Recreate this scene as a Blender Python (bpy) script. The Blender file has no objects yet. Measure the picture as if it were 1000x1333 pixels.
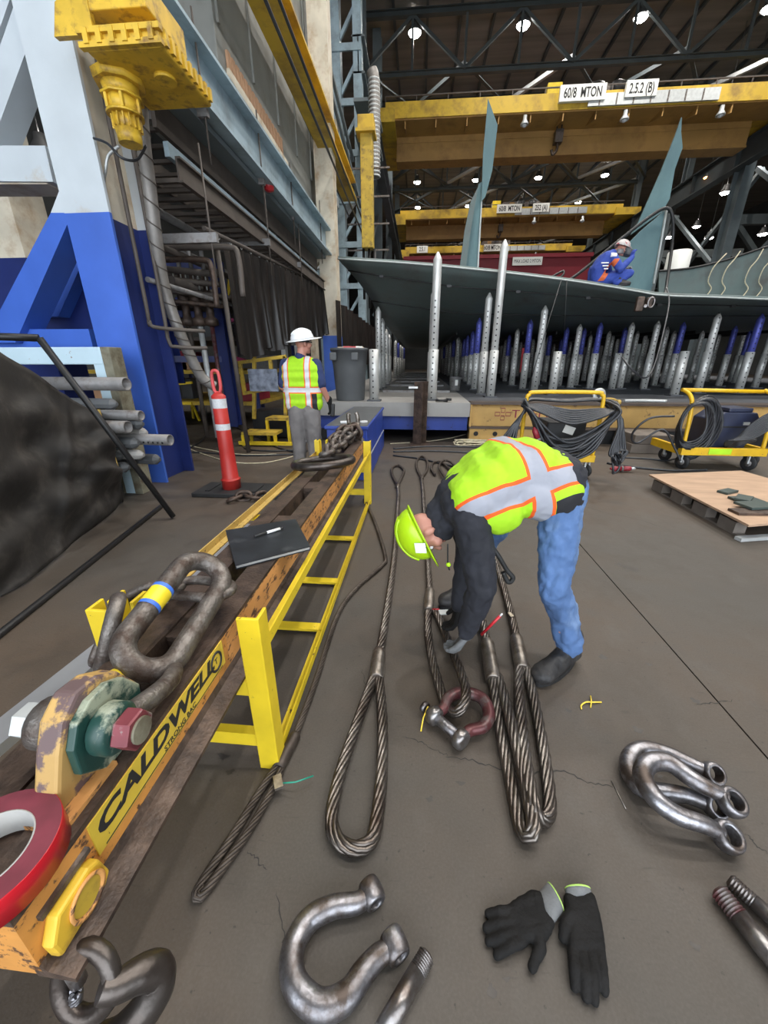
import bpy, bmesh, math, random
from mathutils import Vector as V, Matrix, Quaternion
random.seed(7)
scene = bpy.context.scene
COL = scene.collection
PI = math.pi

# ---------------------------------------------------------------- camera
CF, CP, CYAW, CH = 500.0, math.radians(21.3), math.radians(5.0), 1.45
cam_d = bpy.data.cameras.new('camera')
cam_d.sensor_fit = 'VERTICAL'; cam_d.sensor_height = 36.0
cam_d.lens = CF / 1333.0 * 36.0
cam_d.clip_start = 0.02; cam_d.clip_end = 300
cam = bpy.data.objects.new('camera', cam_d); COL.objects.link(cam)
cam.location = (0, 0, CH)
cam.rotation_euler = (PI / 2 - CP, 0, CYAW)
scene.camera = cam

# ---------------------------------------------------------------- sky, exposure
W = bpy.data.worlds.new('sky'); scene.world = W; W.use_nodes = True
W.node_tree.nodes['Background'].inputs[0].default_value = (0.86, 0.93, 1.0, 1)
W.node_tree.nodes['Background'].inputs[1].default_value = 4.9
vs = scene.view_settings
vs.view_transform = 'Standard'; vs.look = 'None'; vs.gamma = 1.0; vs.use_curve_mapping = False
vs.exposure = 0.0
LAMP_W = 2400.0

# ---------------------------------------------------------------- pixel rays (photo taken as 1000 x 1333)
def ray(x, y):
    u = (x - 500) / CF; v = (666.5 - y) / CF
    F = math.cos(CP) + v * math.sin(CP); U = -math.sin(CP) + v * math.cos(CP)
    c, s = math.cos(CYAW), math.sin(CYAW)
    return V((u * c - F * s, u * s + F * c, U))
def gz(x, y, z=0.0):
    d = ray(x, y); return V((0, 0, CH)) + d * ((z - CH) / d.z)
def gy(x, y, Y):
    d = ray(x, y); return V((0, 0, CH)) + d * (Y / d.y)
def gx(x, y, X):
    d = ray(x, y); return V((0, 0, CH)) + d * (X / d.x)

# ---------------------------------------------------------------- mesh builder
def frame(d, up=(0, 0, 1)):
    d = V(d).normalized(); up = V(up)
    if abs(d.dot(up.normalized())) > 0.99: up = V((0, 1, 0)) if abs(d.y) < 0.9 else V((1, 0, 0))
    a = d.cross(up).normalized(); b = a.cross(d).normalized()
    return a, b, d      # side, up, along

def catmull(pts, n=8, closed=False):
    P = [V(p) for p in pts]; out = []; N = len(P)
    rng = range(N if closed else N - 1)
    for i in rng:
        if closed: p0, p1, p2, p3 = P[(i-1) % N], P[i], P[(i+1) % N], P[(i+2) % N]
        else: p0, p1, p2, p3 = P[max(i-1, 0)], P[i], P[i+1], P[min(i+2, N-1)]
        for k in range(n):
            t = k / n
            out.append(0.5 * ((2*p1) + (p2-p0)*t + (2*p0-5*p1+4*p2-p3)*t*t + (3*p1-p0-3*p2+p3)*t**3))
    if not closed: out.append(P[-1])
    return out

class MB:
    def __init__(s): s.v = []; s.f = []; s.s = []
    def add(s, vs_, fs, sm=False):
        o = len(s.v); s.v += [tuple(p) for p in vs_]
        s.f += [tuple(i + o for i in f) for f in fs]; s.s += [sm] * len(fs); return s
    def box(s, c, d, R=None):
        c = V(c); h = V(d) / 2; vs_ = []
        for z in (-1, 1):
            for y in (-1, 1):
                for x in (-1, 1):
                    p = V((x*h.x, y*h.y, z*h.z))
                    vs_.append(c + (R @ p if R is not None else p))
        return s.add(vs_, [(0,2,3,1),(4,5,7,6),(0,1,5,4),(2,6,7,3),(0,4,6,2),(1,3,7,5)])
    def mm(s, a, b):
        a, b = V(a), V(b); return s.box((a+b)/2, (abs(b.x-a.x), abs(b.y-a.y), abs(b.z-a.z)))
    def bar(s, p0, p1, w, h, up=(0, 0, 1)):
        p0, p1 = V(p0), V(p1); a, b, d = frame(p1-p0, up)
        return s.prism([(-w/2,-h/2),(w/2,-h/2),(w/2,h/2),(-w/2,h/2)], p0, a, b, (p1-p0))
    def ibar(s, p0, p1, w, h, tf, tw, up=(0, 0, 1)):
        p0, p1 = V(p0), V(p1); a, b, d = frame(p1-p0, up)
        W2, H2, T2 = w/2, h/2, tw/2
        poly = [(-W2,-H2),(W2,-H2),(W2,-H2+tf),(T2,-H2+tf),(T2,H2-tf),(W2,H2-tf),(W2,H2),(-W2,H2),(-W2,H2-tf),(-T2,H2-tf),(-T2,-H2+tf),(-W2,-H2+tf)]
        return s.prism(poly, p0, a, b, (p1-p0))
    def lbar(s, p0, p1, w, h, t, up=(0, 0, 1), flip=1):
        p0, p1 = V(p0), V(p1); a, b, d = frame(p1-p0, up); a = a*flip
        return s.prism([(0,0),(w,0),(w,t),(t,t),(t,h),(0,h)], p0, a, b, (p1-p0))
    def prism(s, poly, o, ux, uy, ext, sm=False):
        o, ux, uy, ext = V(o), V(ux), V(uy), V(ext); n = len(poly)
        b = [o + ux*p[0] + uy*p[1] for p in poly]; t = [p + ext for p in b]
        fs = [tuple(range(n))[::-1], tuple(range(n, 2*n))]
        s.add(b + t, fs)
        o2 = len(s.v) - 2*n
        for i in range(n):
            j = (i+1) % n; s.f.append((o2+i, o2+j, o2+n+j, o2+n+i)); s.s.append(sm)
        return s
    def cyl(s, p0, p1, r0, r1=None, n=12, caps=True, sm=True):
        p0, p1 = V(p0), V(p1); r1 = r0 if r1 is None else r1
        a, b, d = frame(p1-p0); vs_ = []
        for p, r in ((p0, r0), (p1, r1)):
            for i in range(n):
                t = 2*PI*i/n; vs_.append(p + a*math.cos(t)*r + b*math.sin(t)*r)
        s.add(vs_, [(i, (i+1) % n, n+(i+1) % n, n+i) for i in range(n)], sm)
        if caps:
            o = len(s.v) - 2*n
            s.f += [tuple(range(o, o+n))[::-1], tuple(range(o+n, o+2*n))]; s.s += [False, False]
        return s
    def pipe(s, p0, p1, r, ri, n=14):
        p0, p1 = V(p0), V(p1); a, b, d = frame(p1-p0); vs_ = []
        for p, rr in ((p0, r), (p1, r), (p1, ri), (p0, ri)):
            for i in range(n):
                t = 2*PI*i/n; vs_.append(p + a*math.cos(t)*rr + b*math.sin(t)*rr)
        fs = []; 
        for k in range(4):
            for i in range(n):
                j = (i+1) % n; k2 = (k+1) % 4
                fs.append((k*n+i, k*n+j, k2*n+j, k2*n+i))
        return s.add(vs_, fs, True)
    def tube(s, pts, r, n=8, closed=False, ell=None, up=None):
        P = [V(p) for p in pts]; N = len(P)
        R = r if isinstance(r, (list, tuple)) else [r]*N
        T = []
        for i in range(N):
            if closed: t = P[(i+1) % N] - P[i-1]
            else: t = P[min(i+1, N-1)] - P[max(i-1, 0)]
            T.append(t.normalized() if t.length > 1e-9 else V((0, 0, 1)))
        a, b, _ = frame(T[0], up or (0, 0, 1)); vs_ = []
        for i in range(N):
            if up is not None: a, b, _ = frame(T[i], up)
            else:
                a = (a - T[i]*a.dot(T[i])).normalized(); b = a.cross(T[i]) * -1
                b = T[i].cross(a)
            ex, ey = (ell if ell else (1, 1))
            for k in range(n):
                t = 2*PI*k/n; vs_.append(P[i] + a*math.cos(t)*R[i]*ex + b*math.sin(t)*R[i]*ey)
        fs = []
        for i in range(N if closed else N-1):
            j = (i+1) % N
            for k in range(n):
                l = (k+1) % n; fs.append((i*n+k, i*n+l, j*n+l, j*n+k))
        s.add(vs_, fs, True)
        if not closed:
            o = len(s.v) - N*n
            s.f += [tuple(range(o, o+n))[::-1], tuple(range(o+(N-1)*n, o+N*n))]; s.s += [False, False]
        return s
    def lathe(s, prof, o=(0, 0, 0), axis=(0, 0, 1), n=20, caps=True, sm=True):
        a, b, d = frame(axis); o = V(o); vs_ = []; m = len(prof)
        for r, z in prof:
            for i in range(n):
                t = 2*PI*i/n; vs_.append(o + a*math.cos(t)*r + b*math.sin(t)*r + d*z)
        fs = [(k*n+i, k*n+(i+1) % n, (k+1)*n+(i+1) % n, (k+1)*n+i) for k in range(m-1) for i in range(n)]
        s.add(vs_, fs, sm)
        if caps:
            o2 = len(s.v) - m*n
            s.f += [tuple(range(o2, o2+n))[::-1], tuple(range(o2+(m-1)*n, o2+m*n))]; s.s += [False, False]
        return s
    def ell(s, c, r, R=None, nu=14, nv=9):
        c = V(c); vs_ = []; r = (r, r, r) if not isinstance(r, (tuple, list)) else r
        for j in range(1, nv):
            ph = PI*j/nv
            for i in range(nu):
                t = 2*PI*i/nu
                p = V((r[0]*math.sin(ph)*math.cos(t), r[1]*math.sin(ph)*math.sin(t), r[2]*math.cos(ph)))
                vs_.append(c + (R @ p if R is not None else p))
        top = V((0, 0, r[2])); 
        vs_.append(c + (R @ top if R is not None else top)); vs_.append(c - (R @ top if R is not None else top))
        fs = []; T, B = len(vs_)-2, len(vs_)-1
        for j in range(nv-2):
            for i in range(nu):
                k = (i+1) % nu; fs.append((j*nu+i, (j+1)*nu+i, (j+1)*nu+k, j*nu+k))
        for i in range(nu):
            k = (i+1) % nu; fs.append((T, i, k)); fs.append((B, (nv-2)*nu+k, (nv-2)*nu+i))
        return s.add(vs_, fs, True)
    def cone(s, p0, p1, r0, r1, n=12):           # rounded capsule for bodies
        p0, p1 = V(p0), V(p1); a, b, d = frame(p1-p0); rings = []
        for k in range(5):
            t = -PI/2 + PI/2*k/4; rings.append((p0 + d*math.sin(t)*r0, max(math.cos(t)*r0, 1e-4)))
        for k in range(5):
            t = PI/2*k/4; rings.append((p1 + d*math.sin(t)*r1, max(math.cos(t)*r1, 1e-4)))
        vs_ = []
        for c, r in rings:
            for i in range(n):
                t = 2*PI*i/n; vs_.append(c + a*math.cos(t)*r + b*math.sin(t)*r)
        m = len(rings)
        fs = [(k*n+i, k*n+(i+1) % n, (k+1)*n+(i+1) % n, (k+1)*n+i) for k in range(m-1) for i in range(n)]
        fs += [tuple(range(n))[::-1], tuple(range((m-1)*n, m*n))]
        return s.add(vs_, fs, True)
    def chainpts(s, pts, rs):
        for i in range(len(pts)-1): s.cone(pts[i], pts[i+1], rs[i], rs[i+1])
        return s
    def grid(s, rows, sm=True):
        m = len(rows[0]); vs_ = [p for r in rows for p in r]
        fs = [(j*m+i, j*m+i+1, (j+1)*m+i+1, (j+1)*m+i) for j in range(len(rows)-1) for i in range(m-1)]
        return s.add(vs_, fs, sm)
    def rope(s, pts, R, pitch=None, ns=6, k=6, seg=None, phase=0.0, closed=False):
        pts = [V(p) for p in pts]; pitch = pitch or R*13; step = seg or pitch/12
        D = [0]
        for i in range(1, len(pts)): D.append(D[-1] + (pts[i]-pts[i-1]).length)
        N = max(2, int(D[-1]/step)); Q = []; j = 0
        for i in range(N+1):
            d = D[-1]*i/N
            while j < len(D)-2 and D[j+1] < d: j += 1
            t = (d-D[j])/max(D[j+1]-D[j], 1e-9); Q.append(pts[j].lerp(pts[j+1], t))
        T = [(Q[min(i+1, N)]-Q[max(i-1, 0)]).normalized() for i in range(N+1)]
        a, b, _ = frame(T[0]); fr = []
        for i in range(N+1):
            a = (a - T[i]*a.dot(T[i])).normalized(); fr.append((a.copy(), T[i].cross(a)))
        for q in range(ns):
            P = []
            for i in range(N+1):
                t = 2*PI*(q/ns + D[-1]*i/N/pitch) + phase
                P.append(Q[i] + fr[i][0]*math.cos(t)*R*0.6 + fr[i][1]*math.sin(t)*R*0.6)
            s.tube(P, R*0.385, k)
        return s
    def build(s, name, m=None, parent=None, bevel=0, smooth=None, label=None):
        me = bpy.data.meshes.new(name); me.from_pydata(s.v, [], s.f)
        sm = s.s if smooth is None else [smooth]*len(s.f)
        me.polygons.foreach_set('use_smooth', sm); me.update()
        o = bpy.data.objects.new(name, me); COL.objects.link(o)
        if m is not None: me.materials.append(MAT[m] if isinstance(m, str) else m)
        if parent is not None: attach(o, parent)
        if bevel:
            b = o.modifiers.new('bevel', 'BEVEL'); b.width = bevel; b.segments = 2; b.limit_method = 'ANGLE'; b.angle_limit = 0.7
            b.harden_normals = False
        if label: o['label'] = label
        return o

def attach(o, parent):
    o.parent = parent
    M_ = Matrix.Identity(4); p = parent
    while p is not None:                       # world of an unrotated chain of parents
        M_ = p.matrix_basis @ M_ if p.parent is None else p.matrix_parent_inverse @ p.matrix_basis @ M_
        p = p.parent
    o.matrix_parent_inverse = M_.inverted()

def tag(o, label, cat, group=None, kind=None):
    if label: o['label'] = label
    if cat: o['category'] = cat
    if group: o['group'] = group
    if kind: o['kind'] = kind
    return o
def thing(name, label, cat, loc=(0, 0, 0), group=None):
    o = bpy.data.objects.new(name, None); COL.objects.link(o); o.location = V(loc); o.empty_display_size = 0.1
    return tag(o, label, cat, group)
def struct(o):
    o['kind'] = 'structure'; return o
def copy_tree(o, parent=None):
    c = o.copy(); COL.objects.link(c)
    if parent is not None: c.parent = parent
    for ch in [x for x in bpy.data.objects if x.parent == o]: copy_tree(ch, c)
    return c
def inst(src, name, M_, parent=None, m=None):
    """copy of one mesh object placed by a world matrix"""
    c = src.copy(); c.name = name; COL.objects.link(c); c.parent = None; c.matrix_parent_inverse = Matrix.Identity(4)
    c.matrix_basis = M_
    if parent is not None: attach(c, parent)
    return c
def place(o, p, ax=None, up=(0, 0, 1)):
    pass
def basis(o, x, y, z):
    return Matrix(((x[0], y[0], z[0], o[0]), (x[1], y[1], z[1], o[1]), (x[2], y[2], z[2], o[2]), (0, 0, 0, 1)))

# ---------------------------------------------------------------- materials
MAT = {}
def L(n, a, b, so=0, si=0): n.links.new(a.outputs[so], b.inputs[si])
def mat(name, col, rough=0.6, metal=0.0, var=0.12, ns=6.0, col2=None, thr=0.55, soft=0.08, ns2=9.0, bump=0.0, bs=40.0, emit=None, es=1.0, stretch=(1,1,1), spec=None, rough2=None, alpha=None):
    m = bpy.data.materials.new(name); m.use_nodes = True; MAT[name] = m
    N = m.node_tree; n = N.nodes; b = n['Principled BSDF']
    b.inputs['Roughness'].default_value = rough; b.inputs['Metallic'].default_value = metal
    if spec is not None: b.inputs['Specular IOR Level'].default_value = spec
    tc = n.new('ShaderNodeTexCoord'); mp = n.new('ShaderNodeMapping'); mp.inputs['Scale'].default_value = stretch
    N.links.new(tc.outputs['Object'], mp.inputs['Vector'])
    nz = n.new('ShaderNodeTexNoise'); nz.inputs['Scale'].default_value = ns; nz.inputs['Detail'].default_value = 5
    N.links.new(mp.outputs[0], nz.inputs['Vector'])
    r = n.new('ShaderNodeValToRGB'); e = r.color_ramp.elements
    c = V(col[:3]); lo = c*(1-var); hi = c*(1+var)
    e[0].position = 0.3; e[0].color = (*lo, 1); e[1].position = 0.7; e[1].color = (*[min(x, 1) for x in hi], 1)
    N.links.new(nz.outputs['Fac'], r.inputs['Fac']); out = r.outputs['Color']
    if col2 is not None:
        n2 = n.new('ShaderNodeTexNoise'); n2.inputs['Scale'].default_value = ns2; n2.inputs['Detail'].default_value = 8; n2.inputs['Roughness'].default_value = 0.65
        N.links.new(mp.outputs[0], n2.inputs['Vector'])
        r2 = n.new('ShaderNodeValToRGB'); e2 = r2.color_ramp.elements
        e2[0].position = max(thr-soft, 0); e2[0].color = (0, 0, 0, 1); e2[1].position = min(thr+soft, 1); e2[1].color = (1, 1, 1, 1)
        N.links.new(n2.outputs['Fac'], r2.inputs['Fac'])
        mx = n.new('ShaderNodeMix'); mx.data_type = 'RGBA'
        N.links.new(r2.outputs['Color'], mx.inputs['Factor']); N.links.new(out, mx.inputs[6]); mx.inputs[7].default_value = (*col2, 1)
        out = mx.outputs[2]
        if rough2 is not None:
            mr = n.new('ShaderNodeMix'); N.links.new(r2.outputs['Color'], mr.inputs['Factor']); mr.inputs[2].default_value = rough; mr.inputs[3].default_value = rough2
            N.links.new(mr.outputs[0], b.inputs['Roughness'])
    N.links.new(out, b.inputs['Base Color'])
    if bump:
        nb = n.new('ShaderNodeTexNoise'); nb.inputs['Scale'].default_value = bs; nb.inputs['Detail'].default_value = 4
        N.links.new(mp.outputs[0], nb.inputs['Vector'])
        bp = n.new('ShaderNodeBump'); bp.inputs['Strength'].default_value = bump; bp.inputs['Distance'].default_value = 0.01
        N.links.new(nb.outputs['Fac'], bp.inputs['Height']); N.links.new(bp.outputs[0], b.inputs['Normal'])
    if emit is not None:
        b.inputs['Emission Color'].default_value = (*emit, 1); b.inputs['Emission Strength'].default_value = es
    return m

def stripe_mat(name, base, slabs, inner, outer, half=0.026, edge=0.016, extra=None, rough=0.8):
    """cloth with printed bands; slabs = [(normal, offset, clip_normal, clip_lo, clip_hi)] in object space"""
    m = bpy.data.materials.new(name); m.use_nodes = True; MAT[name] = m
    N = m.node_tree; n = N.nodes; b = n['Principled BSDF']; b.inputs['Roughness'].default_value = rough
    tc = n.new('ShaderNodeTexCoord')
    def math_(op, a, bb=None, cc=None):
        k = n.new('ShaderNodeMath'); k.operation = op
        for i, x in enumerate((a, bb, cc)):
            if x is None: continue
            if isinstance(x, (int, float)): k.inputs[i].default_value = x
            else: N.links.new(x, k.inputs[i])
        return k.outputs[0]
    def dot(v):
        k = n.new('ShaderNodeVectorMath'); k.operation = 'DOT_PRODUCT'; N.links.new(tc.outputs['Object'], k.inputs[0]); k.inputs[1].default_value = v
        return k.outputs['Value']
    nz = n.new('ShaderNodeTexNoise'); nz.inputs['Scale'].default_value = 25; nz.inputs['Detail'].default_value = 4
    N.links.new(tc.outputs['Object'], nz.inputs['Vector'])
    r = n.new('ShaderNodeValToRGB'); c = V(base); r.color_ramp.elements[0].position = .3; r.color_ramp.elements[1].position = .7
    r.color_ramp.elements[0].color = (*(c*.9), 1); r.color_ramp.elements[1].color = (*c, 1); N.links.new(nz.outputs['Fac'], r.inputs['Fac'])
    col = r.outputs['Color']
    def mix(fac, colr):
        nonlocal col
        k = n.new('ShaderNodeMix'); k.data_type = 'RGBA'; N.links.new(fac, k.inputs['Factor']); N.links.new(col, k.inputs[6]); k.inputs[7].default_value = (*colr, 1); col = k.outputs[2]
    for e in (extra or []):          # solid panels (normal, lo, hi, normal2, lo2, hi2, colour)
        d = dot(e[0]); f = math_('MULTIPLY', math_('GREATER_THAN', d, e[1]), math_('LESS_THAN', d, e[2]))
        if e[3] is not None:
            d2 = dot(e[3]); f = math_('MULTIPLY', f, math_('MULTIPLY', math_('GREATER_THAN', d2, e[4]), math_('LESS_THAN', d2, e[5])))
        mix(f, e[6])
    def masks(w):
        tot = None
        for s in slabs:
            d = math_('ABSOLUTE', math_('SUBTRACT', dot(s[0]), s[1])); f = math_('LESS_THAN', d, w*(s[5] if len(s) > 5 else 1))
            if len(s) > 2 and s[2] is not None:
                d2 = dot(s[2]); f = math_('MULTIPLY', f, math_('MULTIPLY', math_('GREATER_THAN', d2, s[3]), math_('LESS_THAN', d2, s[4])))
            tot = f if tot is None else math_('MAXIMUM', tot, f)
        return tot
    if outer is not None and slabs: mix(masks(half+edge), outer)
    if slabs: mix(masks(half), inner)
    N.links.new(col, b.inputs['Base Color'])
    bp = n.new('ShaderNodeBump'); bp.inputs['Strength'].default_value = .25; bp.inputs['Distance'].default_value = .01
    N.links.new(nz.outputs['Fac'], bp.inputs['Height']); N.links.new(bp.outputs[0], b.inputs['Normal'])
    return m

mat('concrete', (.150,.130,.110), .50, 0, .20, 1.1, col2=(.095,.080,.066), thr=.60, soft=.10, ns2=2.6, bump=.10, bs=60, rough2=.4)
def floor_mat():
    m = bpy.data.materials['concrete']; N = m.node_tree; n = N.nodes; b = n['Principled BSDF']
    for l in list(b.inputs['Base Color'].links)+list(b.inputs['Roughness'].links)+list(b.inputs['Normal'].links): N.links.remove(l)
    tc = n.new('ShaderNodeTexCoord')
    def noise(s, d=6, r=.6, st=(1,1,1)):
        mp = n.new('ShaderNodeMapping'); mp.inputs['Scale'].default_value = st; N.links.new(tc.outputs['Object'], mp.inputs[0])
        z = n.new('ShaderNodeTexNoise'); z.inputs['Scale'].default_value = s; z.inputs['Detail'].default_value = d; z.inputs['Roughness'].default_value = r; N.links.new(mp.outputs[0], z.inputs['Vector']); return z.outputs['Fac']
    def ramp(f, a, b_, ca=0, cb=1):
        r = n.new('ShaderNodeMapRange'); r.inputs['From Min'].default_value = a; r.inputs['From Max'].default_value = b_; r.inputs['To Min'].default_value = ca; r.inputs['To Max'].default_value = cb; N.links.new(f, r.inputs['Value']); return r.outputs[0]
    def mix(f, a, c):
        k = n.new('ShaderNodeMix'); k.data_type = 'RGBA'; N.links.new(f, k.inputs['Factor'])
        for i, x in ((6, a), (7, c)):
            if isinstance(x, tuple): k.inputs[i].default_value = (*x, 1)
            else: N.links.new(x, k.inputs[i])
        return k.outputs[2]
    c = mix(ramp(noise(.55, 4), .40, .62), (.062,.053,.044), (.076,.053,.036))          # grey to brown areas
    c = mix(ramp(noise(2.3, 9, .7), .50, .72, 0, .65), c, (.036,.030,.025))               # stains
    c = mix(ramp(noise(3.1, 9, .72, (1,.55,1)), .54, .70, 0, .42), c, (.094,.083,.071))   # worn pale areas
    c = mix(ramp(noise(42, 3, .6), .66, .72, 0, .8), c, (.026,.021,.018))                # specks
    c = mix(ramp(noise(130, 2, .5), .40, .75, 0, .28), c, (.105,.092,.077))                # grain
    c = mix(ramp(noise(9, 5, .6, (1,7,1)), .64, .70, 0, .5), c, (.038,.031,.026))        # scuffs
    N.links.new(c, b.inputs['Base Color'])
    N.links.new(ramp(noise(2.3, 9, .7), .35, .7, .72, .50), b.inputs['Roughness'])
    bp = n.new('ShaderNodeBump'); bp.inputs['Strength'].default_value = .18; bp.inputs['Distance'].default_value = .006
    N.links.new(noise(75, 5, .6), bp.inputs['Height']); N.links.new(bp.outputs[0], b.inputs['Normal'])
floor_mat()
mat('oil', (.040,.033,.028), .45, 0, .3, 20)
mat('joint', (.03,.028,.026), .9)
mat('rust_brown', (.098,.066,.050), .5, .35, .3, 9, col2=(.045,.031,.025), thr=.53, soft=.09, ns2=11, bump=.3, bs=90)
mat('orange', (.54,.24,.055), .55, 0, .25, 7, col2=(.10,.05,.028), thr=.585, soft=.03, ns2=30, bump=.08)
mat('orange_worn', (.60,.29,.09), .6, 0, .2, 6, col2=(.10,.052,.032), thr=.565, soft=.03, ns2=42, bump=.1, stretch=(1,.35,1))
mat('sign_yellow', (.64,.46,.05), .5, 0, .08, 8, col2=(.08,.05,.03), thr=.68, soft=.02, ns2=40)
mat('black_print', (.02,.02,.02), .6)
mat('yellow', (.72,.52,.02), .45, 0, .12, 7, col2=(.10,.06,.03), thr=.665, soft=.015, ns2=26)
mat('yellow_dirty', (.50,.34,.04), .55, 0, .2, 4, col2=(.10,.065,.035), thr=.60, soft=.08, ns2=5)
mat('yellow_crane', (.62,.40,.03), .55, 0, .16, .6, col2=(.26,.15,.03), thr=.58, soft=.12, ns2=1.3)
mat('crane_shaded', (.40,.22,.06), .6, 0, .2, .5, col2=(.2,.1,.03), thr=.6, soft=.15, ns2=1)  # crane yellow darkened to brown, shade of the lower faces put into the colour
mat('yellow_machine', (.66,.42,.035), .5, 0, .15, 5, col2=(.20,.10,.03), thr=.60, soft=.10, ns2=8)
mat('yellow_rail', (.46,.31,.08), .7, 0, .12, 8, col2=(.12,.07,.04), thr=.62, soft=.03, ns2=40)
mat('steel_dark', (.175,.158,.145), .46, .65, .35, 14, col2=(.075,.052,.042), thr=.53, soft=.10, ns2=16, bump=.35, bs=110, rough2=.6)
mat('steel_forged', (.095,.083,.076), .36, .75, .3, 9, col2=(.06,.045,.038), thr=.52, soft=.12, ns2=8, bump=.15, bs=60)
mat('steel_bright', (.30,.30,.325), .32, .9, .35, 12, col2=(.10,.08,.07), thr=.50, soft=.12, ns2=13, bump=.15, bs=60, rough2=.5)
mat('steel_pin', (.31,.30,.30), .33, .85, .3, 9, col2=(.13,.10,.085), thr=.52, soft=.12, ns2=14, bump=.1, stretch=(1,1,1))
mat('steel_red', (.10,.030,.032), .4, .4, .3, 12, col2=(.14,.12,.115), thr=.55, soft=.08, ns2=16)
mat('rope_steel', (.25,.23,.21), .36, .9, .3, 30, col2=(.075,.055,.045), thr=.5, soft=.2, ns2=8)
mat('rope_dark', (.10,.082,.068), .5, .6, .3, 30, col2=(.04,.03,.025), thr=.5, soft=.2, ns2=8)
mat('ferrule', (.30,.27,.24), .38, .85, .2, 30, col2=(.14,.11,.09), thr=.55, soft=.1, ns2=14, stretch=(1,1,1))
mat('galvanized', (.52,.54,.54), .45, .35, .12, 8)
mat('pipe_grey', (.22,.215,.215), .55, .3, .2, 8, col2=(.13,.11,.10), thr=.58, soft=.08, ns2=8)
mat('white_paint', (.52,.565,.60), .5, 0, .07, 2.2, col2=(.42,.31,.19), thr=.70, soft=.08, ns2=1.6)
mat('cream_paint', (.62,.56,.45), .55, 0, .12, 3, col2=(.36,.23,.12), thr=.60, soft=.12, ns2=2.2)
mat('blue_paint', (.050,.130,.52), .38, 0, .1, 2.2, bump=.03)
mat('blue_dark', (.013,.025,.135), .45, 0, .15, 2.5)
mat('blue_box', (.018,.050,.30), .42, 0, .15, 3, col2=(.012,.02,.08), thr=.68, soft=.06, ns2=7)
mat('blue_light', (.30,.40,.46), .5, 0, .1, 2, col2=(.16,.20,.22), thr=.6, soft=.15, ns2=2.2)
mat('rack_white', (.48,.62,.70), .45, 0, .06, 4, col2=(.22,.11,.06), thr=.66, soft=.02, ns2=9)
mat('rack_end', (.19,.18,.13), .7, 0, .25, 10, col2=(.10,.08,.05), thr=.55, soft=.1, ns2=9)
mat('steel_struct', (.115,.140,.150), .6, 0, .2, 1.2)
mat('steel_roof', (.050,.060,.062), .7, 0, .2, 1)
mat('roof_deck', (.19,.175,.155), .85, 0, .25, .5, stretch=(.2,3,1))
mat('wall_panel', (.055,.058,.058), .85, 0, .3, .35)
mat('grey_duct', (.22,.225,.21), .6, 0, .12, 1.3, col2=(.15,.14,.12), thr=.62, soft=.12, ns2=1.6)
mat('wood_slat', (.46,.27,.16), .7, 0, .15, 4, stretch=(1,1,.3))
mat('brown_steel', (.085,.070,.06), .65, .15, .2, 5)
mat('hose_grey', (.24,.225,.21), .5, .4, .15, 12)
mat('curtain', (.012,.010,.009), .38, 0, .3, 3, col2=(.030,.023,.019), thr=.6, soft=.15, ns2=2.5, stretch=(1,3,.6))
mat('tarp', (.026,.023,.021), .75, 0, .35, 5, col2=(.062,.055,.048), thr=.60, soft=.10, ns2=5, bump=.5, bs=12)
mat('black_steel', (.02,.02,.021), .45, .3, .2, 8)
mat('rubber', (.018,.018,.019), .65, 0, .2, 10)
mat('cable', (.028,.030,.035), .38, 0, .2, 10)
mat('orange_cone', (.44,.028,.022), .45, 0, .06, 6)
mat('pink_loop', (.56,.07,.075), .45)
mat('reflect_white', (.60,.61,.64), .4, 0, .12, 40)
mat('plastic_wrap', (.22,.25,.32), .18, 0, .5, 9)
mat('steel_truss', (.062,.076,.080), .65, 0, .2, 1.2)
mat('can_grey', (.085,.09,.095), .55, 0, .12, 4)
mat('hull', (.125,.172,.168), .6, .1, .25, 1.6, col2=(.088,.092,.088), thr=.55, soft=.15, ns2=1.6, bump=.05)
mat('hull_fin', (.110,.200,.210), .6, 0, .18, 1.4, col2=(.07,.135,.155), thr=.55, soft=.15, ns2=1.1, stretch=(1,1,.5))
mat('hull_rim', (.40,.43,.42), .5, .2)
mat('red_deep', (.23,.010,.022), .55, 0, .1, 1)
mat('beam_tan', (.56,.34,.105), .6, 0, .12, 3, col2=(.16,.08,.04), thr=.64, soft=.04, ns2=8)
mat('beam_flange', (.085,.062,.05), .6, .1, .2, 5)
mat('print_red', (.27,.02,.045), .6)
mat('cart_yellow', (.74,.44,.012), .42, 0, .1, 7, col2=(.16,.10,.05), thr=.68, soft=.03, ns2=20)
mat('machine_navy', (.018,.024,.055), .4, 0, .2, 5)
mat('plywood', (.44,.29,.19), .7, 0, .14, 3, stretch=(1,4,1))
mat('pallet_wood', (.17,.145,.125), .8, 0, .2, 6)
mat('plate_green', (.055,.075,.068), .55, .2, .2, 6)
mat('plug_red', (.26,.018,.03), .45)
mat('lime', (.46,.80,.015), .5)
mat('helmet_lime', (.42,.68,.012), .28, 0, .03, 3)
mat('helmet_white', (.72,.74,.76), .28, 0, .03, 3)
mat('helmet_welder', (.50,.47,.46), .35, 0, .1, 9, col2=(.35,.03,.05), thr=.56, soft=.03, ns2=14)
mat('skin', (.46,.21,.155), .5, 0, .08, 8)
mat('hair', (.20,.16,.13), .8)
mat('hoodie', (.016,.017,.024), .85, 0, .25, 8, bump=.25, bs=18)
mat('jeans', (.075,.145,.31), .8, 0, .25, 9, col2=(.20,.29,.44), thr=.60, soft=.14, ns2=5.5, bump=.6, bs=22, stretch=(1,1,.5))
mat('pants_grey', (.185,.172,.168), .85, 0, .15, 6, bump=.35, bs=13)
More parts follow.
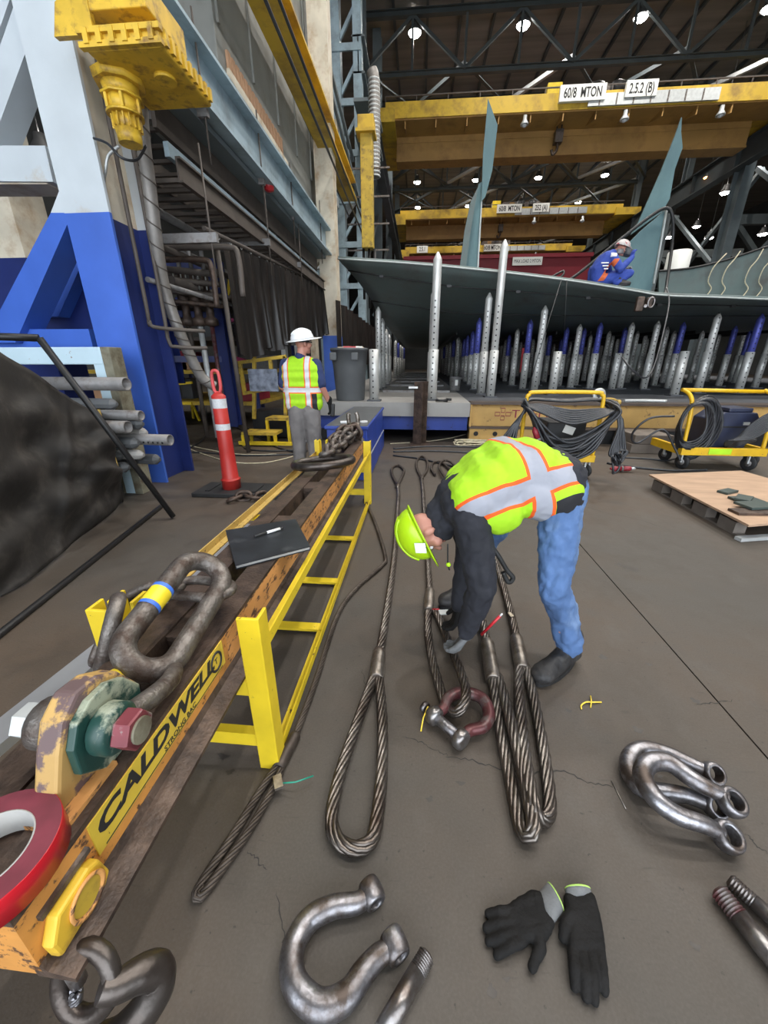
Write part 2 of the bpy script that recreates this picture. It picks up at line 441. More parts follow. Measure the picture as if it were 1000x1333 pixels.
mat('shirt_navy', (.018,.032,.10), .85, 0, .2, 8, bump=.2, bs=18)
mat('boot', (.022,.021,.022), .55, 0, .4, 12, col2=(.06,.055,.05), thr=.6, soft=.1, ns2=12, bump=.3, bs=50)
mat('glove_black', (.0085,.008,.008), .8, 0, .3, 22, bump=.3, bs=120, spec=.25)
mat('glove_grey', (.13,.135,.14), .85, 0, .15, 40, bump=.2, bs=150)
mat('glove_trim', (.35,.55,.12), .8)
mat('coverall_blue', (.028,.055,.30), .8, 0, .15, 6, bump=.3, bs=12)
mat('patch_orange', (.60,.11,.03), .7)
mat('tape_red', (.50,.010,.020), .28, 0, .04, 6)
mat('tape_side', (.17,.030,.046), .6, 0, .25, 14)
mat('tape_core', (.36,.355,.345), .7, 0, .1, 20)
mat('tape_yellow', (.82,.62,.03), .4, 0, .06, 10)
mat('tape_blue', (.05,.16,.62), .5)
mat('green_paint', (.016,.060,.050), .4, 0, .2, 6, col2=(.30,.33,.25), thr=.56, soft=.03, ns2=7)
mat('nut_red', (.17,.035,.045), .5, .2, .3, 9, col2=(.25,.24,.22), thr=.62, soft=.04, ns2=18)
mat('lug_worn', (.48,.30,.10), .55, 0, .15, 7, col2=(.13,.085,.085), thr=.52, soft=.03, ns2=14)
mat('folder', (.018,.021,.026), .42, 0, .3, 9, col2=(.06,.065,.07), thr=.68, soft=.08, ns2=7)
mat('alu', (.40,.41,.43), .42, .6, .1, 3)
mat('white_plastic', (.75,.75,.75), .4)
mat('sign_white', (.78,.78,.74), .5, 0, .04, 3)
mat('zip_yellow', (.85,.62,.06), .4)
mat('zip_green', (.02,.28,.20), .4)
mat('red_shiny', (.50,.02,.03), .35)
mat('lamp_glow', (1,1,1), .5, emit=(1,.97,.92), es=60)
mat('lamp_orange', (1,.5,.2), .5, emit=(1,.38,.10), es=30)
mat('lamp_body', (.12,.12,.12), .5, .5)
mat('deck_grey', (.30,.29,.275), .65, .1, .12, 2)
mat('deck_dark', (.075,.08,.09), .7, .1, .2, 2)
mat('rope_poly', (.52,.47,.33), .8, 0, .2, 30)
mat('magenta', (.40,.015,.12), .5)
mat('stub_tan', (.50,.42,.31), .75, 0, .1, 5)

def pole_mat(name, col, ztop, step, w=.013):
    m = mat(name, col, .42, .35, .1, 6); N = m.node_tree; n = N.nodes; b = n['Principled BSDF']
    tc = n.new('ShaderNodeTexCoord'); sp = n.new('ShaderNodeSeparateXYZ'); N.links.new(tc.outputs['Object'], sp.inputs[0])
    def mt(op, a, bb):
        k = n.new('ShaderNodeMath'); k.operation = op
        for i, x in enumerate((a, bb)):
            if isinstance(x, (int, float)): k.inputs[i].default_value = x
            else: N.links.new(x, k.inputs[i])
        return k.outputs[0]
    fr = mt('FRACT', mt('DIVIDE', sp.outputs['Z'], step), 0); zz = mt('LESS_THAN', mt('ABSOLUTE', mt('SUBTRACT', fr, .5), 0), w/step)
    mk = None
    for ax in ('X',):
        xx = mt('LESS_THAN', mt('ABSOLUTE', mt('ADD', sp.outputs[ax], .012), 0), w)
        mk = xx if mk is None else mt('MAXIMUM', mk, xx)
    f = mt('MULTIPLY', mt('MULTIPLY', zz, mk), mt('LESS_THAN', sp.outputs['Z'], ztop))
    src = b.inputs['Base Color'].links[0].from_socket
    k = n.new('ShaderNodeMix'); k.data_type = 'RGBA'; N.links.new(f, k.inputs['Factor']); N.links.new(src, k.inputs[6]); k.inputs[7].default_value = (.012,.012,.014,1)
    N.links.new(k.outputs[2], b.inputs['Base Color'])
pole_mat('pole_white', (.62,.62,.60), 1.75, .105)
pole_mat('pole_sleeve', (.56,.56,.54), 9, .105)
pole_mat('pole_blue', (.085,.10,.42), 2.6, .105)

def text(name, body, size, m, M_, parent, extrude=.002, spacing=1.0, shear=0, sx=1.0, bold=0):
    c = bpy.data.curves.new(name, 'FONT'); c.body = body; c.size = size; c.extrude = extrude; c.align_x = 'CENTER'; c.align_y = 'CENTER'
    c.space_character = spacing; c.shear = shear; c.resolution_u = 3; c.offset = bold
    t = bpy.data.objects.new(name + '_tmp', c); COL.objects.link(t)
    dg = bpy.context.evaluated_depsgraph_get(); me = bpy.data.meshes.new_from_object(t.evaluated_get(dg))
    bpy.data.objects.remove(t); bpy.data.curves.remove(c)
    me.materials.clear(); me.materials.append(MAT[m])
    o = bpy.data.objects.new(name, me); COL.objects.link(o)
    o.matrix_basis = M_ @ Matrix.Diagonal((sx, 1, 1, 1))
    if parent is not None: attach(o, parent)
    return o
# ================================================================ the hall
fl = struct(MB().mm((-16, -8, -.30), (42, 90, -.115)).build('floor', 'joint'))
XB = (-16, -3.62, 1.41, 6.4, 11.4, 20, 42); YB = (-8, 9.0, 24.0, 50.0, 90)
for i in range(len(XB)-1):
    for j in range(len(YB)-1):
        MB().mm((XB[i]+.004, YB[j]+.004, -.11), (XB[i+1]-.004, YB[j+1]-.004, 0)).build('slab', 'concrete', fl)
def crack(px, w=.0032):
    P_ = catmull([gz(*p) for p in px], 8); a_, b_ = [], []
    for i, p in enumerate(P_):
        d = (P_[min(i+1, len(P_)-1)] - P_[max(i-1, 0)]).normalized(); s_ = V((-d.y, d.x, 0))*w*(.35+.65*random.random())*min(1, .3+i/6, .3+(len(P_)-1-i)/6)
        jit = V((-d.y, d.x, 0))*random.uniform(-.006, .006); a_.append(p+jit+s_+V((0,0,.0006))); b_.append(p+jit-s_+V((0,0,.0006)))
    MB().grid([a_, b_], sm=False).build('crack', 'joint', fl)
crack([(580,984),(615,990),(650,1000),(690,1006),(730,1004),(765,1018),(800,1025)])
crack([(524,958),(545,965),(565,975),(584,984)], .0022); crack([(765,660),(790,668),(830,676),(870,690)], .0025)
crack([(905,918),(930,915),(955,912)], .003); crack([(322,1108),(335,1120),(347,1133)], .003); crack([(360,1160),(368,1215),(370,1250)], .002)
crack([(970,1085),(985,1100),(1000,1112)], .003); crack([(470,870),(480,900),(500,930)], .002)
for px, py, r in ((905,912,.018),(820,740,.05),(806,735,.03),(740,925,.012),(690,905,.02),(905,1232,.012),(830,950,.018),(836,968,.014),(858,1010,.01),(600,1020,.014),(560,1040,.012),(785,855,.02),(845,865,.014),(640,1290,.012),(660,1275,.008),(290,985,.020),(300,1005,.014)):
    q = gz(px, py); n_ = 14; ph = random.uniform(0, 6)
    MB().add([q+V((r*(1+.45*math.sin(3*t+ph)+.3*math.sin(5*t))*math.cos(t), r*.8*(1+.4*math.cos(2*t+ph))*math.sin(t), .0005)) for t in [2*PI*i/n_ for i in range(n_)]], [tuple(range(n_))]).build('oil_spot', 'oil', fl)
ce = struct(MB().mm((-16, -8, 20.0), (42, 90, 20.2)).build('ceiling', 'roof_deck'))
for k in range(15):
    x = -4 + k*1.9
    MB().ibar((x, 24, 19.88), (x, 89, 19.88), .14, .22, .02, .015).build('purlin', 'steel_roof', ce)
struct(MB().mm((-16.3, -8, -.3), (-16, 90, 20)).build('wall_left', 'wall_panel'))
struct(MB().mm((42, -8, -.3), (42.3, 90, 20)).build('wall_right', 'wall_panel'))
struct(MB().mm((-16, 90, -.3), (42, 90.3, 20)).build('wall_far', 'wall_panel'))
wn = struct(MB().mm((-16, -8.3, -.3), (-9, -8, 20)).build('wall_near_unseen', 'wall_panel'))     # hall door opening behind the camera; unseen wall added to confine the daylight
MB().mm((13, -8.3, -.3), (42, -8, 20)).build('wall_section', 'wall_panel', wn)
MB().mm((-9, -8.3, 11), (13, -8, 20)).build('door_header', 'wall_panel', wn)

# roof trusses -------------------------------------------------
def truss(Y, lab):
    t = thing('roof_truss', lab, 'truss', (8, Y, 17), 'roof trusses')
    x0, x1, n = -4.0, 20.0, 8; dx = (x1-x0)/n
    MB().ibar((x0, Y, 17), (x1, Y, 17), .26, .26, .03, .03).build('bottom_chord', 'steel_truss', t)
    MB().ibar((x0, Y, 19.55), (x1, Y, 19.55), .30, .30, .035, .03).build('top_chord', 'steel_roof', t)
    vsrc = dsrc = esrc = None
    for k in range(n+1):
        x = x0 + k*dx
        MB().bar((x, Y, 17.13), (x, Y, 19.4), .13, .13).build('vertical_member', 'steel_truss', t)
        if k < n:
            a, b = ((x, Y, 17.1), (x+dx, Y, 19.45)) if k % 2 == 0 else ((x, Y, 19.45), (x+dx, Y, 17.1))
            MB().bar(a, b, .15, .15).build('diagonal_member', 'steel_truss', t)
TR = [30, 38, 46, 54, 62, 72]
TL = ['dark steel roof truss nearest the camera, just above the front yellow crane', 'second dark steel roof truss back from the camera', 'third dark steel roof truss back, under the deck', 'fourth dark steel roof truss back from the camera', 'fifth dark steel roof truss, deep in the hall', 'farthest dark steel roof truss at the end of the hall']
for Y, l in zip(TR, TL): truss(Y, l)
for i in range(len(TR)-1):
    a, b = TR[i], TR[i+1]
    br = thing('roof_brace', f'crossed steel bracing between the {("first and second","second and third","third and fourth","fourth and fifth","fifth and sixth")[i]} roof trusses', 'brace', (8, (a+b)/2, 17.2), 'roof cross bracing')
    for x in (-4, 2, 8, 14):
        MB().lbar((x, a, 17.25), (x+6, b, 17.25), .2, .2, .03).build('brace_member', 'steel_truss', br)
        MB().lbar((x+6, a, 17.32), (x, b, 17.32), .2, .2, .03).build('brace_member', 'galvanized' if x in (2, 14) else 'steel_truss', br)  # paler metal on some members paints in the light falling on them

# high bay lamps ----------------------------------------------
lamp_house = MB().lathe([(.05,.42),(.14,.40),(.17,.25),(.30,.04),(.31,0),(.27,0),(.25,.05)], (0,0,0), n=18, caps=False)
def lamp(x, y, z, lab, grp='high bay lamps', on=True, m='lamp_glow', power=1.0, scale=1.0):
    t = thing('high_bay_lamp', lab, 'lamp', (x, y, z), grp)
    b = MB(); b.v = [tuple(V(p)*scale + V((x, y, z))) for p in lamp_house.v]; b.f = lamp_house.f; b.s = lamp_house.s
    b.build('housing', 'lamp_body', t)
    MB().lathe([(.01,.10*scale),(.245*scale,.055*scale),(.255*scale,.01),(.2*scale,-.06*scale),(.01,-.085*scale)], (x, y, z), n=16).build('lens', m, t)
    MB().cyl((x, y, z+.4*scale), (x, y, 20.0), .02, n=6).build('hanger', 'lamp_body', t)
    if power > 0:
        l = bpy.data.lights.new('lamp_light', 'SPOT'); l.energy = LAMP_W*power; l.color = (1, .96, .90); l.shadow_soft_size = .3
        l.spot_size = math.radians(150); l.spot_blend = .6
        o = bpy.data.objects.new('lamp_light', l); COL.objects.link(o); o.location = (x, y, z-.15*scale); attach(o, t)
col_n = ('leftmost', 'second from left', 'third from left', 'rightmost')
for Y, row in ((2, None), (11, None), (21, None), (30.4, 'front visible row of roof lamps'), (40, None), (50, 'middle row of roof lamps'), (57, 'second farthest row of roof lamps'), (68, 'farthest row of roof lamps')):
    for k, X in enumerate((-.9, 5.14, 11.4, 17.9)):
        if Y == 21 and k == 0: continue
        lb = f'bright round high bay lamp, {col_n[k]} of the {row}' if row else f'bright high bay lamp on the roof out of view, row {("over the camera","over the ship block","ahead of the front truss","behind the front crane")[(2,11,21,40).index(Y)]}'
        lamp(X, Y, 18.95, lb, power=1.0 if Y < 25 else .5, scale=1.35)
# lamps of the next bay beyond the right columns
for k, (px, py, Y, m, lb) in enumerate(((944,251,34,'lamp_glow','bright white lamp in the next bay, right of the orange lamp'),(923,231,33,'lamp_orange','small orange glowing lamp high between the right columns'),
    (998,172,30,'lamp_glow','white lamp at the right photo edge above the columns'),(871,309,40,'lamp_glow','white lamp just right of the tall fin edge'),
    (907,295,42,'lamp_glow','dim white lamp left of the slanted right column'),(923,310,38,'lamp_glow','white lamp below the crossed braces of the next bay'),(993,305,36,'lamp_glow','small white lamp low at the right photo edge'),
    (57,198,14,'lamp_glow','bright lamp seen left of the white gantry leg'),(860,332,50,'lamp_glow','tiny white lamp low behind the fin'),(939,322,48,'lamp_glow','white lamp just above the green side plate'))):
    p = gy(px, py, Y); lamp(p.x, p.y, p.z, lb, 'lamps of the next bay', m=m, power=.25, scale=1.1)

# right colonnade --------------------------------------------------
def hall_column(Y, lab):
    t = thing('steel_column', lab, 'column', (18.6, Y, 0), 'right hall columns')
    MB().ibar((18.6, Y, 0), (18.6, Y, 13.0), .55, .9, .06, .05, up=(0, 1, 0)).build('shaft', 'steel_struct', t)
    MB().mm((18.1, Y-.6, 0), (19.1, Y+.6, .08)).build('base_plate', 'steel_struct', t)
    MB().ibar((19.6, Y, 13.0), (19.6, Y, 20), .4, .6, .05, .04, up=(0, 1, 0)).build('upper_shaft', 'steel_struct', t)
    MB().bar((18.6, Y, 9.5), (25, Y, 9.5), .35, .5).build('side_beam', 'steel_roof', t)
    MB().bar((18.9, Y, 9.4), (22, Y, 6.4), .25, .25).build('knee_brace', 'steel_roof', t)
for Y, l in ((14, 'nearest right column, partly out of frame'), (22, 'broad slanted looking steel column at the right edge'), (30, 'dark steel column behind the tall green fin'), (38, 'dark right column under the second crane'), (46, 'far dark right column under the third crane'), (56, 'farthest right column of the hall')):
    hall_column(Y, l + ' side of the hall' if 'hall' not in l else l)
rg = thing('crane_runway', 'long dark steel runway girder on the right columns carrying the yellow cranes', 'girder', (18.2, 40, 12.6))
MB().ibar((18.2, 8, 12.6), (18.2, 80, 12.6), .55, 1.2, .06, .04).build('girder', 'steel_roof', rg)
MB().mm((18.16, 8, 13.2), (18.24, 80, 13.32)).build('rail', 'brown_steel', rg)
for k in range(17):
    MB().mm((17.95, 10+k*4, 12.06), (18.2, 10.04+k*4, 13.14)).build('stiffener', 'steel_roof', rg)
w = thing('mezzanine_girder', 'dark horizontal steel girder with posts low between the right columns', 'girder', (20, 30, 5))
MB().ibar((19.2, 14, 5.6), (19.2, 70, 5.6), .4, .8, .05, .03).build('girder', 'steel_roof', w)
for k in range(12): MB().bar((19.2, 16+k*4, 6.0), (19.2, 16+k*4, 7.1), .06, .06).build('post', 'steel_struct', w)
for z in (6.6, 7.1): MB().bar((19.2, 16, z), (19.2, 66, z), .05, .05).build('hand_rail', 'steel_struct', w)
for k in range(4):
    Y = 22 + 8*k
    t = thing('wall_brace', ('nearest', 'second', 'third', 'farthest')[k] + ' pair of crossed dark steel braces between the right columns', 'brace', (19, Y+4, 9), 'crossed braces of the colonnade')
    MB().bar((19.3, Y, 6.2), (19.3, Y+8, 12), .22, .22).build('brace_member', 'steel_struct', t)
    MB().bar((19.6, Y+8, 6.2), (19.6, Y, 12), .22, .22).build('brace_member', 'steel_struct', t)

# overhead cranes -----------------------------------------------
def crane(Y, z, x0, x1, lab, texts, k=1.0, lamps=(), rich=True):
    t = thing('bridge_crane', lab, 'crane', ((x0+x1)/2, Y, z-1.6), 'yellow bridge cranes')
    MB().mm((x0, Y, z-.66), (x1, Y+.06, z)).build('fascia', 'yellow_crane', t)
    MB().mm((x0, Y+.06, z-.72), (x1, Y+1.7, z-.64)).build('walkway', 'crane_shaded', t)
    MB().mm((x0+.5, Y+1.7, z-1.75), (x1-.7, Y+2.5, z+.1)).build('main_girder', 'crane_shaded', t)
    MB().mm((x0+.5, Y+1.62, z-1.83), (x1-.7, Y+2.58, z-1.74)).build('lower_flange', 'crane_shaded', t)
    MB().mm((x0+.5, Y+1.66, z-1.0), (x1-.7, Y+1.71, z-.9)).build('web_stiffener', 'crane_shaded', t)
    MB().mm((x0+.3, Y+4.4, z-.45), (x1-.7, Y+5.0, z+.3)).build('rear_girder', 'crane_shaded', t)
    MB().mm((-3.05, Y-.2, 13.055), (x0+.5, Y+5.3, z-.3)).build('end_truck', 'yellow_crane', t)
    MB().mm((x1-.6, Y-.2, 13.325), (18.45, Y+5.3, z-.3)).build('end_truck', 'yellow_crane', t)
    MB().bar((x0, Y+.03, z+.22), (x1, Y+.03, z+.22), .05, .05).build('hand_rail', 'brown_steel', t)
    n = int((x1-x0)/1.6)
    for i in range(n+1): MB().bar((x0+i*1.6, Y+.03, z), (x0+i*1.6, Y+.03, z+.22), .04, .04).build('rail_post', 'brown_steel', t)
    for i in range(n-1): MB().prism([(0,0),(1.5,0),(0,-.35)], (x0+1+i*1.6, Y+.1, z-.7), (0,1,0), (0,0,1), (.05,0,0)).build('bracket', 'crane_shaded', t)
    for (body, cx, cz, w_, h_) in texts:
        s = MB().mm((cx-w_/2, Y-.20, cz-h_/2), (cx+w_/2, Y-.02, cz+h_/2)).build('sign', 'sign_white', t)
        text('lettering', body, h_*.86, 'black_print', basis((cx, Y-.205, cz-.02), (1,0,0), (0,0,1), (0,-1,0)), s, sx=.64, bold=.012)
    if rich:
        MB().mm((x0+10.1, Y-.12, z-.62), (x0+16.2, Y-.02, z-.16)).build('cable_panel', 'galvanized', t)
        for i in range(7): MB().mm((x0+10.6+i*.8, Y-.14, z-.60), (x0+10.66+i*.8, Y-.11, z-.18)).build('panel_joint', 'steel_dark', t)
        tr = MB().mm((x0+9.2, Y+1.2, z+.1), (x0+12.4, Y+5, z+.75)).build('trolley', 'steel_dark', t)
        MB().mm((x0+8.2, Y+.5, z+.05), (x0+8.9, Y+1.1, z+.65)).build('control_box', 'yellow', tr)
        MB().mm((x0+9.7, Y+.5, z+.05), (x0+10.1, Y+1.0, z+.5)).build('motor', 'crane_shaded', tr)
        for dx in (.7, 1.7): MB().lathe([(.01,-.3),(.3,-.28),(.36,0),(.3,.28),(.01,.3)], (x0+10.0+dx, Y+.8, z+.4), (1,0,0), n=14).build('drum', 'black_steel', tr)
        hx = x0+9.2
        hk = MB().mm((hx-.2, Y+1.0, z-1.5), (hx+.2, Y+1.4, z-.95)).build('hook_block', 'steel_forged', t)
        MB().tube(catmull([(hx, Y+1.2, z-1.5), (hx, Y+1.2, z-1.75), (hx-.18, Y+1.2, z-1.95), (hx-.28, Y+1.2, z-1.75)], 6), .07, 8).build('hook', 'rust_brown', hk)
        for dx in (-.12, .12): MB().cyl((hx+dx, Y+1.2, z-.95), (hx+dx, Y+1.2, z+.15), .03, n=6).build('hoist_rope', 'black_steel', hk)
    for lx in lamps:
        wl = MB().lathe([(.05,.30),(.09,.28),(.10,.1),(.2,-.05),(.2,-.1)], (lx, Y-.15, z-1.15), n=14).build('work_lamp', 'galvanized', t)
        MB().cyl((lx, Y-.15, z-.85), (lx, Y+.2, z-.7), .04, n=6).build('lamp_arm', 'black_steel', wl)
        MB().ell((lx, Y-.15, z-1.22), (.13, .13, .12)).build('bulb', 'lamp_glow' if not rich else 'reflect_white', wl)
P = lambda x, y, Y: gy(x, y, Y)
c1 = lambda x: gy(x, 124, 26).x
crane(26, 13.92, -2.2, 17.6, 'front yellow bridge crane signed 60/8 MTON and 2.5.2 (B)', [('60/8  MTON', c1(757), 13.80, c1(787)-c1(728), .62), ('2.5.2 (B)', c1(832), 13.84, c1(852)-c1(812), .62)], lamps=(c1(686), c1(817), c1(942)))
c2 = lambda x: gy(x, 270, 42).x
crane(42, 14.15, -2.2, 17.0, 'second yellow bridge crane behind the front one, signed 2.5.2 (A)', [('60/8  MTON', c2(663), 14.0, c2(679)-c2(647), .62), ('252 (A)', c2(704), 14.0, c2(715)-c2(694), .62)], lamps=(c2(697), c2(760)))
c3 = lambda x: gy(x, 322, 54).x
crane(54, 14.2, -2.2, 17.0, 'farthest small looking yellow bridge crane signed 2.5.1 above the red beam', [('2.5.1', c3(550), 13.9, c3(557)-c3(543), .7), ('60/8 MTON', c3(641), 13.9, c3(652)-c3(630), .7)], lamps=(c3(698),))
rb = thing('red_spreader', 'deep red box girder with a white load sign behind the hull', 'girder', (4, 40, 8))
p0, p1, p2 = gy(527, 337, 34), gy(770, 331, 34), gy(690, 341, 34)
MB().mm((p0.x, 34, p0.z-3), (p1.x, 36, p1.z)).build('girder_body', 'red_deep', rb)
for xx in (p1.x-4, p1.x-.8): MB().mm((xx, 34.4, 0), (xx+.5, 35.4, p0.z-3)).build('support_leg', 'red_deep', rb)
MB().mm((p0.x-.1, 33.8, p0.z-.12), (p1.x+.1, 36.2, p0.z+.12)).build('top_flange', 'red_deep', rb)
q0, q1 = gy(667, 336, 34), gy(704, 346, 34)
sg = MB().mm((q0.x, 33.72, q1.z), (q1.x, 33.79, q0.z)).build('sign', 'sign_white', rb)
text('lettering', 'MAX LOAD 2 MTON', (q0.z-q1.z)*.6, 'black_print', basis(((q0.x+q1.x)/2, 33.71, (q0.z+q1.z)/2), (1,0,0), (0,0,1), (0,-1,0)), sg, sx=.66)
# ================================================================ left-hand structures
# gantry leg: white above, blue below --------------------------
GX0, GX1, GY0, GY1, GZ = -3.70, -3.21, 4.5, 5.12, 2.88
g = thing('gantry_leg', 'tall steel gantry leg painted white above and bright blue below, beside the pipe rack', 'column', (-3.45, 4.8, 0))
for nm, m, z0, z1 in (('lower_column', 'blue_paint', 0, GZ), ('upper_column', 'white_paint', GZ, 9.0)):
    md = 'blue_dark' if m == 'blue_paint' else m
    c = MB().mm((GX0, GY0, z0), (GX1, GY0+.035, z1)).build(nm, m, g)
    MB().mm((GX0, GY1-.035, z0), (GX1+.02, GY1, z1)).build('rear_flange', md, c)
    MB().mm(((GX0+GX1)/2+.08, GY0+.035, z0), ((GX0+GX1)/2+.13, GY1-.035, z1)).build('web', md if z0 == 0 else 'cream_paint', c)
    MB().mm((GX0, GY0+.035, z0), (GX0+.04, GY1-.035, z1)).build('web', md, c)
def strut(a, b, w, d, m, nm='brace'):
    return MB().bar(a, b, w, d, up=(0, 1, 0)).build(nm, m, g)
apex = gy(88, 268, 4.5)
def ppoly(poly, Y, th, m, nm): return MB().prism([(gy(x, y, Y).x, gy(x, y, Y).z) for x, y in poly], (0, Y, 0), (1,0,0), (0,0,1), (0, th, 0)).build(nm, m, g)
ppoly([(81,238),(66,277),(93,277),(90,252)], 4.505, .30, 'white_paint', 'gusset')
ppoly([(66,277),(93,277),(91,284),(20,446),(-22,446)], 4.505, .30, 'blue_paint', 'brace')
ppoly([(94,308),(106,344),(76,412),(48,412)], 5.1, .25, 'blue_paint', 'brace')
strut(gy(-60, 446, 4.7), gy(128, 446, 4.7), .28, .20, 'blue_paint', 'cross_beam')
strut(gy(-30, 430, 5.3), gy(128, 400, 5.3), .9, .05, 'blue_dark', 'back_plate')
strut(gy(52, 30, 4.9), gy(-20, 225, 4.9), .22, .28, 'white_paint')
strut(gy(28, -30, 4.9), gy(-10, 80, 4.9), .2, .25, 'white_paint')
strut(gy(-60, 221, 4.9), gy(80, 222, 4.9), .30, .3, 'white_paint', 'cross_beam')
strut(gy(-60, 241, 4.95), gy(78, 241, 4.95), .10, .34, 'cream_paint', 'flange')
p = gy(5, 300, 6.2)
MB().mm((p.x-.5, 6.2, 0), (p.x+.22, 6.8, 2.9)).build('rear_column', 'blue_dark', g)
MB().mm((p.x-.5, 6.2, 2.9), (p.x+.22, 6.8, 9)).build('rear_column', 'cream_paint', g)
for k, dx in enumerate((.03, .10)):          # conduits down the leg
    t = tag(MB().tube(catmull([(GX1+dx, GY0+.25+.2*k, 5.5), (GX1+dx, GY0+.25+.2*k, 2.2), (GX1+dx, GY0+.25+.2*k, 1.9-.2*k), (GX1+dx+.08, GY0+.3+.2*k, 1.83-.2*k), (GX1+.45, GY0+.7, 1.82-.2*k)], 6), .022, 8).build('conduit', 'brown_steel'),
        ('upper', 'lower')[k] + ' of two thin brown conduits running down the blue leg', 'pipe', 'conduits on the gantry leg')

# yellow geared motor hung beside the leg ---------------------------
ym = thing('gear_drive', 'yellow cast gearbox drive hanging above with a finned motor pointing down', 'motor', gy(160, 190, 4.3))
def pbox(px0, py0, px1, py1, Y0, Y1):
    a = gy(px0, py1, Y0); b = gy(px1, py0, Y0); return (a.x, Y0, a.z), (b.x, Y1, b.z)
MB().mm(*pbox(86, -40, 182, 16, 4.15, 4.75)).build('mount_frame', 'yellow_machine', ym, bevel=.01)
MB().prism([(-.35,.0),(0,.0),(0,.35),(-.28,.2)], gy(122, 44, 4.14), (1,0,0), (0,0,1), (0,.05,0)).build('mount_plate', 'yellow_machine', ym)
a_, b_ = pbox(110, 28, 205, 66, 3.95, 4.75)
gb = MB().mm(a_, b_).build('gear_case', 'yellow_machine', ym, bevel=.02)
for k in range(6):
    x = a_[0] + (b_[0]-a_[0])*(k+.5)/6
    MB().mm((x-.02, 3.91, a_[2]+.02), (x+.02, 3.95, b_[2]-.02)).build('rib', 'yellow_machine', gb)
for z in (a_[2]+.02, b_[2]-.03): MB().mm((a_[0]-.02, 3.92, z-.018), (b_[0]+.02, 3.97, z+.018)).build('seam_flange', 'yellow_machine', gb)
for k in range(9):
    y = 3.99 + .085*k; MB().mm((b_[0], y, a_[2]+.02), (b_[0]+.03, y+.04, b_[2]-.02)).build('rib', 'yellow_machine', gb)
c = V(((a_[0]*.3+b_[0]*.7), 4.3, a_[2])); MB().cyl(c, c+V((0,0,-.03)), .09, n=20).build('cover_plate', 'yellow_machine', gb)
ctr = gy(150, 78, 4.3); ax = V((ctr.x, 4.3, 0))
def L3(z0, z1, r0, r1, nm, n=20): return MB().cyl((ax.x, 4.3, z0), (ax.x, 4.3, z1), r0, r1, n=n).build(nm, 'yellow_machine', ym)
za = a_[2]; zb = gy(150, 190, 4.3).z; dz = (za-zb)
L3(za+.02, za-.10*dz, .21, .20, 'flange', 8); L3(za-.10*dz, za-.26*dz, .15, .13, 'neck'); L3(za-.26*dz, za-.30*dz, .17, .17, 'collar', 8)
L3(za-.30*dz, za-.52*dz, .135, .135, 'coupling_case', 8); L3(za-.52*dz, za-.56*dz, .15, .15, 'collar'); mo = L3(za-.56*dz, za-.78*dz, .10, .10, 'motor_body')
for k in range(16):
    t = 2*PI*k/16; d = V((math.cos(t), math.sin(t), 0)); o = V((ax.x, 4.3, 0))+d*.108
    MB().box((o.x, o.y, za-.67*dz), (.03, .008, .2*dz), Matrix.Rotation(t, 3, 'Z')).build('fin', 'yellow_machine', mo)
L3(za-.78*dz, za-1.0*dz, .105, .095, 'fan_cover')
for k in range(6):
    t = 2*PI*k/6; MB().mm((ax.x+.14*math.cos(t)-.012, 4.3+.14*math.sin(t)-.012, za-.52*dz), (ax.x+.14*math.cos(t)+.012, 4.3+.14*math.sin(t)+.012, za-.3*dz)).build('rib', 'yellow_machine', ym)
# corrugated hose
hp = [gy(180, 100, 4.7), gy(186, 180, 4.75), gy(194, 240, 4.85), gy(203, 310, 4.95), gy(214, 375, 5.1), gy(232, 428, 5.2), gy(247, 462, 5.3), gy(262, 490, 5.4), gy(279, 503, 5.5)]
hc = catmull(hp, 10)
ho = thing('spiral_hose', 'thick grey spiral wrapped hose dropping from the gearbox toward the red post', 'hose', hp[-1])
MB().tube(hc, .068, 14).build('hose_body', 'hose_grey', ho)
hx = []; a = b = None; acc = 0
for i, q in enumerate(hc):
    T = (hc[min(i+1, len(hc)-1)] - hc[max(i-1, 0)]).normalized()
    A, B, _ = frame(T, (0, 1, 0))
    for j in range(4):
        if i == len(hc)-1: break
        qq = q.lerp(hc[i+1], j/4); acc += (hc[i+1]-q).length/4; t = 2*PI*acc/.2; hx.append(qq + A*math.cos(t)*.069 + B*math.sin(t)*.069)
MB().tube(hx, .008, 5).build('spiral_rib', 'brown_steel', ho)
tag(MB().tube(catmull([gy(122, 180, 4.45), gy(140, 187, 4.4), gy(158, 205, 4.4), gy(178, 208, 4.5), gy(190, 190, 4.6)], 8), .012, 6).build('cable_loop', 'cable'), 'thin dark cable loop slung from the white leg to the spiral hose', 'cable')
tag(MB().tube(catmull([gy(155, 190, 4.6), gy(141, 203, 4.6), gy(137, 225, 4.6), gy(134, 245, 4.7)], 6), .014, 6).build('flexible_conduit', 'galvanized'), 'pale flexible conduit curving against the white leg below the motor', 'pipe')

